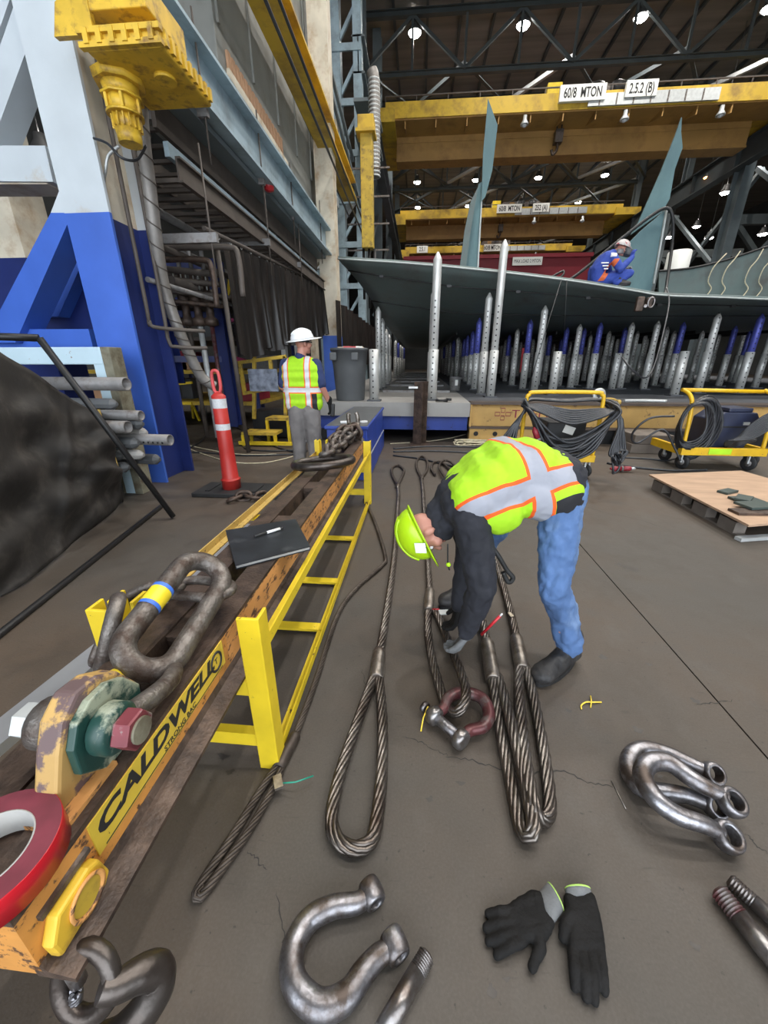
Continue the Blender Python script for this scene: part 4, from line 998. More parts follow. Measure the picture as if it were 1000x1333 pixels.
for Y in (13.5, 15.2, 17.0, 19.2, 21.5, 24.0, 26.5, 29):
    for X in [-1.15, 1.5, 2.6, 3.8, 5.0, 6.2, 7.4, 8.6, 9.8, 11]:
        if any((X-a)**2+(Y-b)**2 < .5 for a, b in used): continue
        k = 'b' if (int(X*3+Y*2) % 3 == 0) else 'w'
        prop(X, Y, hull_z(X, Y)-.03, k, ('blue' if k == 'b' else 'white') + ' prop deep in the shade under the hull', 'props deep under the hull')

# hull block ------------------------------------------------------------
hu = thing('hull_block', 'large curved grey green hull bottom plate resting on many props', 'ship block', (4, 15, 2.1))
rows = []
xs = [E_[0].x + (E_[-1].x-E_[0].x)*i/40 for i in range(41)]
for (Y, f, sh) in prof[:5] + [(11.5, 0, .5)] + [prof[5]] + [(12.7, 0, .65)] + prof[6:7] + [(14.5, 0, .7)] + prof[7:]:
    r = []
    for i, x in enumerate(xs):
        r.append((x + sh*(1-i/40)*1.0, Y, hull_z(x, Y)))
    rows.append(r)
o = MB().grid(rows).build('hull_plating', 'hull', hu)
so = o.modifiers.new('thick', 'SOLIDIFY'); so.thickness = .05; so.offset = 1
MB().tube([V((x, 8.985, ez(x)+.0)) for x in xs], .016, 6).build('rim_edge', 'hull_rim', hu)
for ri, nm in ((2, 'weld_seam'), (4, 'weld_seam')):
    MB().tube([V(p)+V((0,-.01,-.01)) for p in rows[ri]], .012, 5).build(nm, 'black_steel', hu)
for k in range(9):
    p = V(rows[2][2+k*4]); MB().box(p+V((0,-.03,-.02)), (.09, .05, .05)).build('clip', 'black_steel', hu)
for k in range(10): MB().mm((1.2+k*1.1, 14.6, 2.32), (1.24+k*1.1, 30, 2.415)).build('stiffener', 'black_steel', hu)
def plate(name, poly, Y, th, m, lab, cat='fin plate', par=None):
    P3 = [gy(x, y, Y) for x, y in poly]
    o = MB().prism([(p.x, p.z) for p in P3], (0, Y, 0), (1,0,0), (0,0,1), (0, th, 0)).build(name, m, par)
    if par is None: tag(o, lab, cat)
    return o
f1 = thing('fin_plate', 'tall narrow green steel fin standing up between the cranes, left of the welder', 'fin plate', gy(612, 355, 12.5))
plate('lower_plate', [(602,376),(613,292),(623,240),(628,236),(621,376)], 12.6, .04, 'hull_fin', '', par=f1)
plate('upper_plate', [(627,262),(629,200),(635.5,128),(648,163),(641,222),(632,256)], 12.5, .04, 'hull_fin', '', par=f1)
plate('edge_flange', [(595,376),(605,300),(613,262),(626,236),(622,246),(613,300),(603,376)], 12.3, .12, 'hull', '', par=f1)
plate('edge_rim', [(620.5,362),(628,236),(629.5,236),(622.5,362)], 12.55, .1, 'hull_rim', '', par=f1)
f2 = thing('fin_plate', 'tall pointed green steel fin behind the crouching welder', 'fin plate', gy(845, 385, 11.5))
plate('upper_plate', [(822,305),(832,288),(860,225),(880,175),(888,152),(887,172),(889,192),(879,220),(872,259),(862,276)], 11.9, .05, 'hull_fin', '', par=f2)
plate('lower_plate', [(735,402),(790,345),(835,300),(868,272),(851,368),(838,402)], 11.2, .05, 'hull_fin', '', par=f2)
plate('edge_rim', [(867.5,272),(870,272),(852.5,369),(850.5,369)], 11.15, .12, 'hull_rim', '', par=f2)
tag(MB().tube(catmull([gy(700, 385, 10.8), gy(745, 362, 10.9), (gy(800, 318, 11.0)), gy(845, 283, 11.0), gy(868, 271, 11.0), gy(876, 285, 11.0), gy(875, 320, 11.0), gy(868, 370, 10.6), gy(866, 384, 10)], 8), .035, 8).build('draped_hose', 'black_steel'), 'thick dark hose draped over the top of the pointed green fin', 'hose')
sp_ = [(858,392),(858,354),(900,350),(940,341),(975,330),(1000,322),(1060,308),(1060,396)]
tag(plate('side_plate', sp_, 13.0, .06, 'hull', ''), 'long grey green side plate of the ship block behind the right props', 'hull plate')
tag(MB().tube(catmull([gy(x, y-1, 12.98) for x, y in sp_[1:7]], 6), .03, 6).build('loose_cable', 'black_steel'), 'dark cable lying along the top of the grey green side plate', 'cable')
for k, xx in enumerate((930, 948, 978, 996)):
    tag(MB().tube(catmull([gy(xx+16, 330-k*3, 12.9), gy(xx+8, 338, 12.85), gy(xx-2, 350, 12.85), gy(xx-8, 366, 12.9), gy(xx-4, 376, 12.9), gy(xx-12, 387, 12.9)], 6), .014, 6).build('draped_line', 'rope_poly'), ('leftmost', 'second', 'third', 'rightmost')[k] + ' of four pale air lines draped over the side plate', 'hose', 'pale lines on the side plate')
q = gy(882, 343, 15); tag(MB().lathe([(.3,-.75),(.33,-.7),(.33,.62),(.3,.66)], q-V((0,0,.33)), n=18).build('white_drum', 'sign_white'), 'white drum standing behind the side plate right of the fin', 'drum')
# rusty clamp on the rim and two wires
q = gy(838, 396, 8.93); cl = thing('plate_clamp', 'rusty plate clamp bolted under the hull rim right of the welder', 'clamp', q)
MB().box(q+V((-.08,0,0)), (.14, .10, .26)).build('clamp_jaw', 'rust_brown', cl, bevel=.02)
MB().box(q+V((.08,-.02,.02)), (.12, .09, .18)).build('clamp_body', 'rust_brown', cl, bevel=.02)
MB().tube([q+V((.10+.06*math.cos(t), -.07, .02+.09*math.sin(t))) for t in [2*PI*i/12 for i in range(12)]], .018, 8, closed=True).build('shackle_ring', 'steel_pin', cl)
MB().cyl(q+V((0,-.09,-.04)), q+V((0,.05,-.04)), .03, n=10).build('bolt', 'steel_pin', cl)
for k, (a, b) in enumerate((((731,363),(688,505)), ((738,364),(735,430)))):
    tag(MB().cyl(V((gy(*a, 8.98).x, 8.975, ez(gy(*a, 8.98).x))), gy(*b, 8.2+k*.7), .008, n=6).build('hanging_wire', 'black_steel'), ('long slanted', 'short')[k] + ' dark wire hanging from the hull rim left of the welder', 'wire', 'wires from the rim')
tag(MB().tube(catmull([gy(868, 375, 9.2), gy(871, 395, 8.8), gy(862, 440, 8.2), gy(850, 480, 7.8), gy(838, 492, 7.5), gy(820, 478, 7.4), gy(810, 465, 7.6)], 8), .016, 6).build('air_hose', 'cable'), 'black hose hanging from the rim and looping in front of the props', 'hose')
tag(MB().tube(catmull([gy(655, 372, 10.5), gy(690, 372, 10.3), gy(715, 362, 10.3), gy(733, 353, 10.4), gy(728, 362, 10.3), gy(690, 376, 10.2)], 8), .025, 6).build('rope_coil', 'black_steel'), 'dark looped hose lying on the hull behind the rim', 'hose')

# ================================================================ things on and before the deck
rp = gz(546, 574)
t = thing('rusty_stub_post', 'rusty upright I beam stub standing on the floor before the deck', 'post', rp)
MB().ibar((rp.x, 7.25, 0.02), (rp.x, 7.25, 1.13), .17, .2, .016, .014, up=(.6,1,0)).build('shaft', 'rust_brown', t)
MB().mm((rp.x-.18, 7.05, 0), (rp.x+.2, 7.45, .025)).build('foot_plate', 'rust_brown', t)
MB().mm((rp.x-.22, 7.1, 1.02), (rp.x-.06, 7.16, 1.05)).build('white_tab', 'white_plastic', t)
q = gz(592, 508, DZ)
t = thing('steel_bucket', 'grey steel bucket with a pale label standing on the deck', 'bucket', q)
MB().lathe([(.13,0),(.135,.02),(.16,.33),(.165,.34),(.155,.34),(.128,.03)], q, n=20, caps=False).build('pail', 'pipe_grey', t)
MB().cyl(q, q+V((0,0,.02)), .13, n=20).build('bottom', 'pipe_grey', t)
MB().box(q+V((.02,-.158,.2)), (.07, .012, .14)).build('paper_label', 'sign_white', t)
cp = V((gy(456, 500, 7.85).x, 7.85, DZ))
t = thing('trash_can', 'tall dark grey plastic trash can on the deck beside the standing worker', 'trash can', cp)
MB().lathe([(.27,0),(.28,.03),(.315,.60),(.32,.62),(.32,.66),(.33,.68),(.345,.90),(.36,.90),(.36,.95),(.33,.95),(.31,.66),(.26,.05)], cp, n=28, caps=False).build('barrel', 'can_grey', t)
MB().cyl(cp+V((0,0,.01)), cp+V((0,0,.04)), .27, n=24).build('bottom', 'can_grey', t)
for s in (-1, 1): MB().box(cp+V((s*.20-.05,-.30,.80)), (.13, .08, .14)).build('handle', 'can_grey', t, bevel=.02)
for k in range(9):
    tag(MB().box(cp+V((random.uniform(-.2,.2), random.uniform(-.2,.2), .93+random.uniform(-.02,.03))), (.16,.12,.06), Matrix.Rotation(random.uniform(0,3), 3, 'Z') @ Matrix.Rotation(random.uniform(-.5,.5), 3, 'X')).build('paper_scrap', ('stub_tan', 'sign_white', 'pink_loop')[k % 3]), 'crumpled scrap sticking out of the grey trash can', 'trash', 'trash in the can')
q = gz(566, 521, DZ); t = thing('spud_wrench', 'dark steel wrench lying on the deck edge by the stub post', 'wrench', q)
MB().tube([(q.x, 7.55, DZ+.03), (q.x+.14, 7.55, DZ+.03), (q.x+.22, 7.56, DZ+.03)], [.02, .02, .04], 8).build('shank', 'black_steel', t)
MB().lathe([(.02,-.02),(.05,-.02),(.05,.02),(.02,.02)], (q.x+.25, 7.56, DZ+.05), n=12, caps=False).build('jaw', 'black_steel', t)
# ring, yellow shackle and rods lying on the beam
q = gy(781, 507, 7.75); tag(MB().lathe([(.055,-.02),(.125,-.02),(.125,.02),(.055,.02),(.055,-.02)], (q.x, 7.74, .757+.125), (.2,-1,.15), n=24, caps=False).build('steel_ring', 'galvanized'), 'flat galvanized steel ring standing on the tan beam', 'ring')
def ush(c, r, tb, m, lab, ax=V((1,0,0)), up=V((0,0,1))):
    t = thing('shackle', lab, 'shackle', c)
    P_ = [c + ax*r*math.cos(a) + up*r*math.sin(a) for a in [PI*i/10 for i in range(11)]]
    P_ = [P_[0]-up*r*1.1] + P_ + [P_[-1]-up*r*1.1]
    MB().tube(P_, tb, 10).build('bow', m, t)
    for s in (1, -1): MB().lathe([(.01,-tb*1.1),(tb*1.9,-tb*1.1),(tb*1.9,tb*1.1),(.01,tb*1.1)], c+ax*r*s-up*r*1.4, ax, n=14).build('ear', m, t)
    MB().cyl(c-ax*r*1.5-up*r*1.4, c+ax*r*1.5-up*r*1.4, tb*1.1, n=12).build('pin', 'steel_pin', t)
q = gy(797, 512, 7.65); ush(V((q.x, 7.66, .757+.04)), .09, .026, 'yellow_rail', 'worn yellow shackle lying on the tan beam beside the steel ring', V((1,.1,0)), V((0,.97,.2)).normalized())
tag(MB().tube(catmull([V((gy(815, 512, 7.7).x, 7.7, .787)), V((gy(840, 510, 7.75).x, 7.76, .787)), V((gy(870, 514, 7.7).x, 7.7, .787))], 6), .028, 8).build('steel_rod', 'galvanized'), 'grey steel rod lying along the tan beam top', 'rod')

# blue job box -------------------------------------------------------------
jb = thing('job_box', 'long blue steel job box with a grey top behind the chain', 'tool chest', (-.9, 5.9, 0))
MB().mm((-1.16, 4.86, .30), (-.64, 7.05, .66)).build('upper_body', 'blue_box', jb, bevel=.008)
MB().mm((-1.18, 4.82, .0), (-.62, 7.08, .30)).build('lower_body', 'blue_box', jb, bevel=.008)
MB().mm((-1.18, 4.82, .66), (-.62, 7.08, .70)).build('lid', 'blue_box', jb, bevel=.006)
MB().mm((-1.16, 4.84, .70), (-.64, 7.06, .705)).build('top_mat', 'can_grey', jb)
MB().mm((-.622, 4.9, .30), (-.612, 7.0, .315)).build('trim_strip', 'galvanized', jb)
MB().mm((-.95, 4.845, .34), (-.80, 4.862, .50)).build('lock_plate', 'black_steel', jb)
for k, (x, y) in enumerate(((-.98, 5.1), (-.72, 5.15))):
    tag(MB().box((x, y, .716), (.09, .05, .02), Matrix.Rotation(.5*k+.3, 3, 'Z')).build('paper_tag', 'white_plastic'), ('left', 'right')[k] + ' white paper scrap on the blue job box lid', 'paper', 'scraps on the job box')

# orange delineator post ---------------------------------------------------------
dp = gz(303, 640)
t = thing('delineator_post', 'orange red delineator post with white reflective bands and a loop handle', 'traffic post', dp)
top = gy(283, 481, dp.y).z; hb = top - .25
MB().lathe([(.105,.05),(.105,.15),(.115,.16),(.10,.17),(.092,.18),(.082,.5),(.075,hb-.02),(.05,hb+.0),(.02,hb+.02)], dp, n=24).build('tube', 'orange_cone', t)
MB().lathe([(.0765,hb-.26),(.0765,hb-.05)], dp, n=24, caps=False).build('reflective_band', 'reflect_white', t)
MB().lathe([(.0795,hb-.46),(.079,hb-.32)], dp, n=24, caps=False).build('reflective_band', 'reflect_white', t)
MB().tube([dp+V((.042*math.copysign(abs(math.cos(a))**.6, math.cos(a)), 0, hb+.125+.115*math.copysign(abs(math.sin(a))**.7, math.sin(a)))) for a in [2*PI*i/20 for i in range(20)]], .018, 8, closed=True).build('loop_handle', 'pink_loop', t)
ba = thing('rubber_base', 'flat black rubber base plate under the orange post', 'base', (dp.x, dp.y, 0))
MB().mm((dp.x-.38, dp.y-.24, 0), (dp.x+.66, dp.y+.22, .05)).build('slab', 'rubber', ba, bevel=.01)
for x in (-.25, .3, .45): MB().mm((dp.x+x, dp.y-.16, .05), (dp.x+x+.05, dp.y+.12, .062)).build('ridge', 'rubber', ba)
# small chain on the floor by the base
def link_mesh(L_, W_, r, n=10, seg=8):
    P_ = []
    for i in range(seg+1): a = -PI/2 + PI*i/seg; P_.append(V(((L_-W_)/2+math.cos(a)*W_/2, math.sin(a)*W_/2, 0)))
    for i in range(seg+1): a = PI/2 + PI*i/seg; P_.append(V((-(L_-W_)/2+math.cos(a)*W_/2, math.sin(a)*W_/2, 0)))
    return MB().tube(P_, r, n, closed=True)
def chain(pts, L_, W_, r, m, lab, cat='chain', name='chain', loc=None, roll0=0):
    """links along a polyline"""
    t = thing(name, lab, cat, loc if loc is not None else pts[0])
    s = link_mesh(L_, W_, r).build('link', m); me = s.data; bpy.data.objects.remove(s)
    P_ = catmull(pts, 10); pit = L_-2*r*1.05
    D = [0]
    for i in range(1, len(P_)): D.append(D[-1]+(P_[i]-P_[i-1]).length)
    n_ = int(D[-1]/pit)
    def at(d):
        for i in range(len(D)-1):
            if D[i+1] >= d: return P_[i].lerp(P_[i+1], (d-D[i])/max(D[i+1]-D[i], 1e-9))
        return P_[-1]
    for k in range(n_):
        a, b = at(k*pit), at((k+1)*pit); d = (b-a).normalized(); A, B, _ = frame(d)
        ang = roll0 + (PI/2 if k % 2 else 0) + random.uniform(-.35, .35)
        Y_ = A*math.cos(ang)+B*math.sin(ang); Z_ = d.cross(Y_)
        o = bpy.data.objects.new('link', me); COL.objects.link(o); o.matrix_basis = basis((a+b)/2, d, Y_, Z_); attach(o, t)
    return t
chain([gz(300, 655)+V((0,0,.035)), gz(318, 650)+V((0,0,.05)), gz(335, 652)+V((0,0,.035)), gz(352, 646)+V((0,0,.03))], .16, .10, .020, 'rust_brown', 'short rusty chain lying on the floor before the rubber base', roll0=.6)

# tarp on a black frame ------------------------------------------------------------
tp = thing('tarp_screen', 'black welding tarp sagging over a low frame at the left edge', 'tarp', gz(60, 740))
TLc, TRc, BRc, BLc = gx(-90, 400, -2.75), gx(126, 540, -3.02), gz(160, 655), gz(-120, 880)
rows = []
for j in range(41):
    v_ = j/40; row = []
    for i in range(61):
        u = i/60; A_ = TLc.lerp(TRc, u); B_ = BLc.lerp(BRc, u); p = A_.lerp(B_, v_)
        bul = .16*math.sin(PI*v_)*(.5+.5*u) + .09*math.sin(7*u+3*v_)*math.sin(PI*v_) + .06*math.sin(15*u-9*v_+2*math.sin(5*v_)) + .04*math.sin(23*v_+6*u) + .03*abs(math.sin(11*(u-.9)+14*v_))
        bul += .05*math.exp(-((v_-.35-.3*u)/.03)**2)*u + .05*math.exp(-((u-.72+.2*v_)/.03)**2)
        nrm = V((.75, -.5, .35)); q = p + nrm*bul*(.3+.7*min(1, v_*4)); q.z = max(q.z, .012)
        row.append(q)
    rows.append(row)
o = MB().grid(rows).build('cloth', 'tarp', tp); o.modifiers.new('thick', 'SOLIDIFY').thickness = .004
rows2 = []
for j in range(21):
    v_ = j/20; rows2.append([TRc.lerp(BRc, v_) + V((-.55*w_/6*(1-.0*v_), .75*w_/6, .02*math.sin(w_*2+v_*9))) for w_ in range(7)])
o = MB().grid(rows2).build('side_cloth', 'tarp', tp); o.modifiers.new('thick', 'SOLIDIFY').thickness = .004
fr_ = thing('screen_frame', 'black tubular frame leg slanting down beside the tarp with a bar on the floor', 'frame', gz(225, 674))
fa, fb, fc = gy(-40, 437, 2.75), gy(51, 440, 2.95), gz(226, 675)+V((0,0,.02))
MB().tube([fa, fb], .026, 8).build('top_bar', 'black_steel', fr_)
MB().tube([fb, fc], .026, 8).build('slanted_leg', 'black_steel', fr_)
MB().tube([gz(212, 660)+V((0,0,.02)), gz(0, 830)+V((0,0,.02)), gz(-60, 880)+V((0,0,.02))], .022, 8).build('floor_bar', 'black_steel', fr_)
MB().bar(gy(128, 533, 3.55), gy(155, 615, 3.6), .03, .006).build('caution_tape', 'yellow_rail', fr_)

# pipe rack -------------------------------------------------------------------------
pr = thing('pipe_rack', 'pale blue steel rack frame holding the pipe stack beside the gantry leg', 'rack', (-3.4, 4.05, 0))
z_t = gy(100, 452, 4.1).z; x_e = gy(146, 480, 4.1).x
MB().mm((x_e-1.3, 4.05, z_t-.17), (x_e-.05, 4.2, z_t)).build('top_beam', 'rack_white', pr, bevel=.01)
MB().mm((x_e-.16, 4.056, .0), (x_e-.03, 4.19, z_t-.02)).build('post', 'rack_white', pr)
MB().mm((x_e-.03, 4.03, .0), (x_e+.07, 4.22, z_t)).build('post_face', 'rack_end', pr, bevel=.008)
MB().mm((x_e-1.3, 4.062, .0), (x_e-.17, 4.18, .28)).build('sill', 'rack_end', pr)
def rackpipe(px, py, rpx, kind, lab, Y=3.85, ln=1.1):
    q = gy(px, py, Y); sc = (q.y/ray(px, py).y)/CF; r = rpx*sc
    d = V((-1, .06, 0)).normalized()
    t = thing('stored_pipe', lab, 'pipe', q, 'pipes in the rack')
    if kind == 'pipe' or kind == 'perf':
        MB().pipe(q, q+d*ln, r, r*.82, 18).build('tube', 'pipe_grey' if kind == 'pipe' else 'pipe_grey', t)
        if kind == 'perf':
            for k in range(6): 
                c = q + d*(.06+.055*k) + V((0, -r*.98, -.02)); MB().cyl(c, c+V((0,-.004,0)), .011, n=8).build('hole', 'black_steel', t)
    else:
        MB().lathe([(r*.35,-.05),(r,.0),(r,ln)], q, d, n=8, sm=False).build('bar', {'hexd':'pipe_grey','hexw':'deck_grey','hexk':'can_grey'}[kind], t)
for a in ((165,500,8.5,'pipe','open grey pipe, topmost in the rack',3.7),(147,526,7,'hexk','dark pipe end just below the topmost pipe',3.9),(184,541,6.5,'pipe','open grey pipe right in the second layer',3.8),(148,541,7,'hexw','tan ended bar beside the second layer pipe',3.85),
          (167,556,8,'pipe','open pipe facing outward in the middle of the stack',3.7),(181,552,7,'hexk','dark hexagonal bar beside the middle open pipe',3.85),(186,563,6.5,'hexw','pale hexagonal bar under the dark one',3.95),
          (222,573,7.2,'perf','long perforated grey pipe sticking out farthest',3.9),(175,577,7.5,'hexk','dark bar below the middle open pipe',3.8),(182,592,6.5,'hexw','white hexagonal bar near the bottom of the stack',3.8),
          (203,598,7.0,'hexk','dark hexagonal bar at the bottom right of the stack',4.0),(154,594,6.5,'hexk','small dark bar low in the stack by the tarp',3.75),(163,608,7,'hexk','lowest dark bar of the stack by the tarp',3.75)):
    rackpipe(*a[:5], Y=a[5])

# carts -----------------------------------------------------------------------------
def wheel(c, r, t, ax=(1, 0, 0)):
    w_ = MB().lathe([(r*.45,-.022),(r*.9,-.022),(r,-.012),(r,.012),(r*.9,.022),(r*.45,.022)], c, ax, n=18).build('wheel', 'rubber', t)
    MB().lathe([(.008,-.03),(r*.45,-.024),(r*.45,.024),(.008,.03)], c, ax, n=14).build('hub', 'pipe_grey', w_)
    MB().bar(V(c)+V((0,0,.0))+V(ax)*.035, V(c)+V((0,0,r+.05))+V(ax)*.035, .02, .03).build('fork', 'galvanized', w_)
    MB().bar(V(c)-V(ax)*.035, V(c)+V((0,0,r+.05))-V(ax)*.035, .02, .03).build('fork', 'galvanized', w_)
def cart(x0, x1, y0, y1, ztop, zb, lab, loop=True):
    t = thing('cable_cart', lab, 'cart', ((x0+x1)/2, (y0+y1)/2, 0), 'yellow carts')
    for y in ((y0, y1) if not loop else (y0,)):
        P_ = catmull([(x0, y, zb), (x0, y, ztop-.14), (x0+.03, y, ztop-.03), (x0+.12, y, ztop), (x1-.12, y, ztop), (x1-.03, y, ztop-.03), (x1, y, ztop-.14), (x1, y, zb)], 6)
        MB().tube(P_, .024, 10).build('hoop', 'cart_yellow', t)
    MB().mm((x0-.03, y0-.03, zb-.04), (x1+.03, y0+.03, zb+.05)).build('front_rail', 'cart_yellow', t, bevel=.006)
    MB().mm((x0-.03, y1-.03, zb-.04), (x1+.03, y1+.03, zb+.05)).build('rear_rail', 'cart_yellow', t, bevel=.006)
    for x in (x0, x1): MB().mm((x-.03, y0, zb-.04), (x+.03, y1, zb+.05)).build('side_rail', 'cart_yellow', t)
    MB().mm((x0, y0, zb-.03), (x1, y1, zb-.0)).build('deck', 'black_steel', t)
    for x in (x0+.06, x1-.02):
        for y in (y0+.06, y1-.06): wheel((x, y, .085), .085, t, (.9, .43, 0))
    return t
c1 = cart(1.36, 2.30, 5.2, 5.9, 1.10, .26, 'yellow cable cart heaped with black welding cables behind the bending worker')
MB().mm((1.62, 5.165, .225), (2.05, 5.172, .305)).build('worn_patch', 'steel_dark', c1)
# cables wound on cart 1
cb = thing('cable_bundle', 'thick bundle of black welding cables wound round the cart hoop', 'cable', (1.8, 5.15, .5))
random.seed(11)
for k in range(17):
    a = k/16; y = 5.14 - .16*random.random(); sag = .55 - .25*a + random.uniform(-.04, .04)
    L0 = V((1.30+.05*random.random(), y+.02, 1.02-.10*random.random())); R0 = V((2.40+.05*random.random(), y, .98-.14*random.random()))
    mid = V((1.9, y-.10, sag)); pts = [L0, V((1.40, y-.08, .82+.2*(sag-.3))), V((1.62+random.uniform(-.05,.05), y-.11, sag+.05+random.uniform(-.05,.05))), mid, V((2.15+random.uniform(-.05,.05), y-.09, sag+.10+random.uniform(-.05,.05))), V((2.36, y-.05, .78+.2*(sag-.3))), R0, V((2.30, y+.3, 1.0)), V((1.9, y+.34, .98)), V((1.45, y+.3, 1.0)), L0]
    MB().tube(catmull(pts, 6), .0175, 7).build('cable_turn', 'cable', cb)
for k in range(7):
    y = 5.1-.02*k; z = .96-.014*k; x0 = 1.36
    MB().tube(catmull([(1.34, y+.03, .94), (1.5, y-.04, z), (1.85, y-.07, z-.06-.01*k), (2.2, y-.02, z-.05), (2.36, y+.03, .9)], 6), .0165, 6).build('cable_turn', 'cable', cb)
for k in range(8):
    x = 1.24 - .034*k + .1*random.random(); dz_ = .10+.10*random.random()
    MB().tube(catmull([(1.34, 5.06, .96-.01*k), (1.25-.01*k, 5.02, .7), (x-.10, 4.98-.02*k, .35), (x-.16, 4.95-.02*k, dz_), (x-.20, 5.05, .10+.03*(k % 3)), (x-.05, 5.1, .4)], 6), .0155, 6).build('cable_tail', 'cable', cb)
for k in range(9):
    x = 2.40+.11*random.random(); zb_ = .06+.3*random.random()
    MB().tube(catmull([(2.38, 5.1, .96), (2.46+.006*k, 5.04, .75), (x, 5.0, .4), (x+.02, 4.98-.01*k, zb_+.06), (x+.05, 4.98, zb_), (x+.08+.05*random.random(), 5.0, zb_+.08), (x+.12*random.random(), 5.05, .45), (2.52, 5.1, .80)], 6), .0145, 6).build('cable_tail', 'cable', cb)
def plug(p, d, lab):
    d = V(d).normalized(); t = thing('cable_connector', lab, 'connector', p, 'red cable connectors')
    MB().lathe([(.012,-.16),(.018,-.14),(.034,-.12),(.036,-.01)], p, d, n=14).build('rear_shell', 'plug_red', t)
    MB().lathe([(.044,-.012),(.044,.015)], p, d, n=14).build('collar', 'pipe_grey', t)
    MB().lathe([(.036,.015),(.034,.12),(.03,.13)], p, d, n=14).build('front_shell', 'plug_red', t)
    MB().lathe([(.022,.13),(.022,.18),(.012,.20)], p, d, n=12).build('tip', 'galvanized', t)
plug(gy(700, 572, 4.92), (.38, -.1, -.9), 'red cable connector hanging on the cable cart front')
plug(V((2.88, 5.55, .05)), (1, .1, 0), 'red cable connector lying on the floor right of the cable cart')
mch = thing('wire_feeder', 'small black machine with a pale label inside the cable cart', 'machine', (1.95, 5.5, .31))
MB().mm((1.7, 5.3, .31), (2.2, 5.8, .72)).build('case', 'black_steel', mch, bevel=.02)
MB().box((1.98, 5.29, .62), (.14, .01, .10), Matrix.Rotation(.3, 3, 'Y')).build('paper_label', 'sign_white', mch)
# cart 2
x0, x1, y0, y1 = 3.80, 4.86, 5.80, 6.35
c2_ = thing('cable_cart', 'yellow machine cart with a navy welder and coiled cables at the right edge', 'cart', (4.3, 6, 0), 'yellow carts')
zb = .28
for x in (x0, x1): MB().tube(catmull([(x, y0+.02, zb), (x-.02, y0+.05, .85), (x-.05, y0+.10, 1.02), (x-.10, y0+.2, 1.09)], 6), .026, 10).build('post', 'cart_yellow', c2_)
MB().tube([(x0-.12, y0+.2, 1.09), (x1-.08, y0+.2, 1.07)], .026, 10).build('top_bar', 'cart_yellow', c2_)
MB().mm((x0-.04, y0-.03, zb-.07), (x1+.04, y0+.02, zb+.04)).build('front_rail', 'cart_yellow', c2_, bevel=.006)
MB().mm((x1-.02, y0-.03, zb-.07), (x1+.04, y1+.4, zb+.04)).build('side_rail', 'cart_yellow', c2_)
MB().mm((x0-.04, y0, zb-.07), (x0+.02, y1+.2, zb+.04)).build('side_rail', 'cart_yellow', c2_)
MB().mm((x0, y0, zb-.05), (x1, y1, zb-.01)).build('deck', 'black_steel', c2_)
for x, y in ((x0+.05, y0+.04), (x1-.12, y0+.02), (x1+.12, y0+.3), (x0+.1, y1)): wheel((x, y, .10), .10, c2_, (.9, .43, 0))
MB().mm((x0+.32, y0-.036, zb-.05), (x0+.62, y0-.03, zb+.03)).build('paint_patch', 'lime', c2_)
mw = thing('welding_machine', 'boxy navy welding machine with a raised lid on the right cart', 'machine', (4.4, 6.2, .29))
mp_ = gy(938, 560, 6.05)
MB().prism([(0,0),(.52,0),(.60,.42),(.55,.50),(.12,.50),(.0,.40)], (mp_.x-.2, 5.95, .29), (1,0,0), (0,0,1), (0,.45,0)).build('case', 'machine_navy', mw, bevel=.015)
MB().mm((mp_.x-.02, 5.97, .79), (mp_.x+.3, 6.35, .85)).build('lid', 'machine_navy', mw, bevel=.015)
MB().mm((mp_.x-.16, 5.94, .58), (mp_.x+.32, 5.951, .60)).build('seam', 'black_steel', mw)
MB().mm((mp_.x+.2, 5.935, .62), (mp_.x+.28, 5.95, .66)).build('badge', 'galvanized', mw)
MB().mm((mp_.x-.14, 5.935, .65), (mp_.x-.08, 5.95, .68)).build('badge', 'galvanized', mw)
cb2 = thing('cable_coil', 'loops of black cable hung on the left post of the right cart', 'cable', (3.75, 5.9, .5))
for k in range(12):
    rx, rz = .17+.010*k, .27+.016*k; c = V((3.80+.016*k, 5.75+.012*k, .66-.008*k))
    MB().tube([c+V((rx*math.cos(a), .03*math.sin(3*a+k), rz*math.sin(a))) for a in [2*PI*i/24 for i in range(24)]], .015, 6, closed=True).build('cable_turn', 'cable', cb2)
MB().tube(catmull([(3.55, 5.8, .75), (3.2, 5.75, .72), (3.05, 5.8, .5), (3.2, 5.9, .35), (3.5, 5.9, .55), (3.7, 5.85, .30), (3.8, 5.8, .12)], 8), .015, 6).build('cable_turn', 'cable', cb2)
cb3 = thing('cable_coil', 'black cables looping from the welding machine over the cart right post', 'cable', (4.7, 5.9, .5))
for k in range(10):
    MB().tube(catmull([(4.95, 5.7, .88-.02*k), (4.75, 5.72-.01*k, .84-.02*k), (4.55, 5.75-.01*k, .66-.02*k), (4.42-.01*k, 5.78, .42), (4.40, 5.85, .33), (4.6, 5.95, .32+.01*k), (4.8, 5.9, .42)], 6), .014, 6).build('cable_turn', 'cable', cb3)
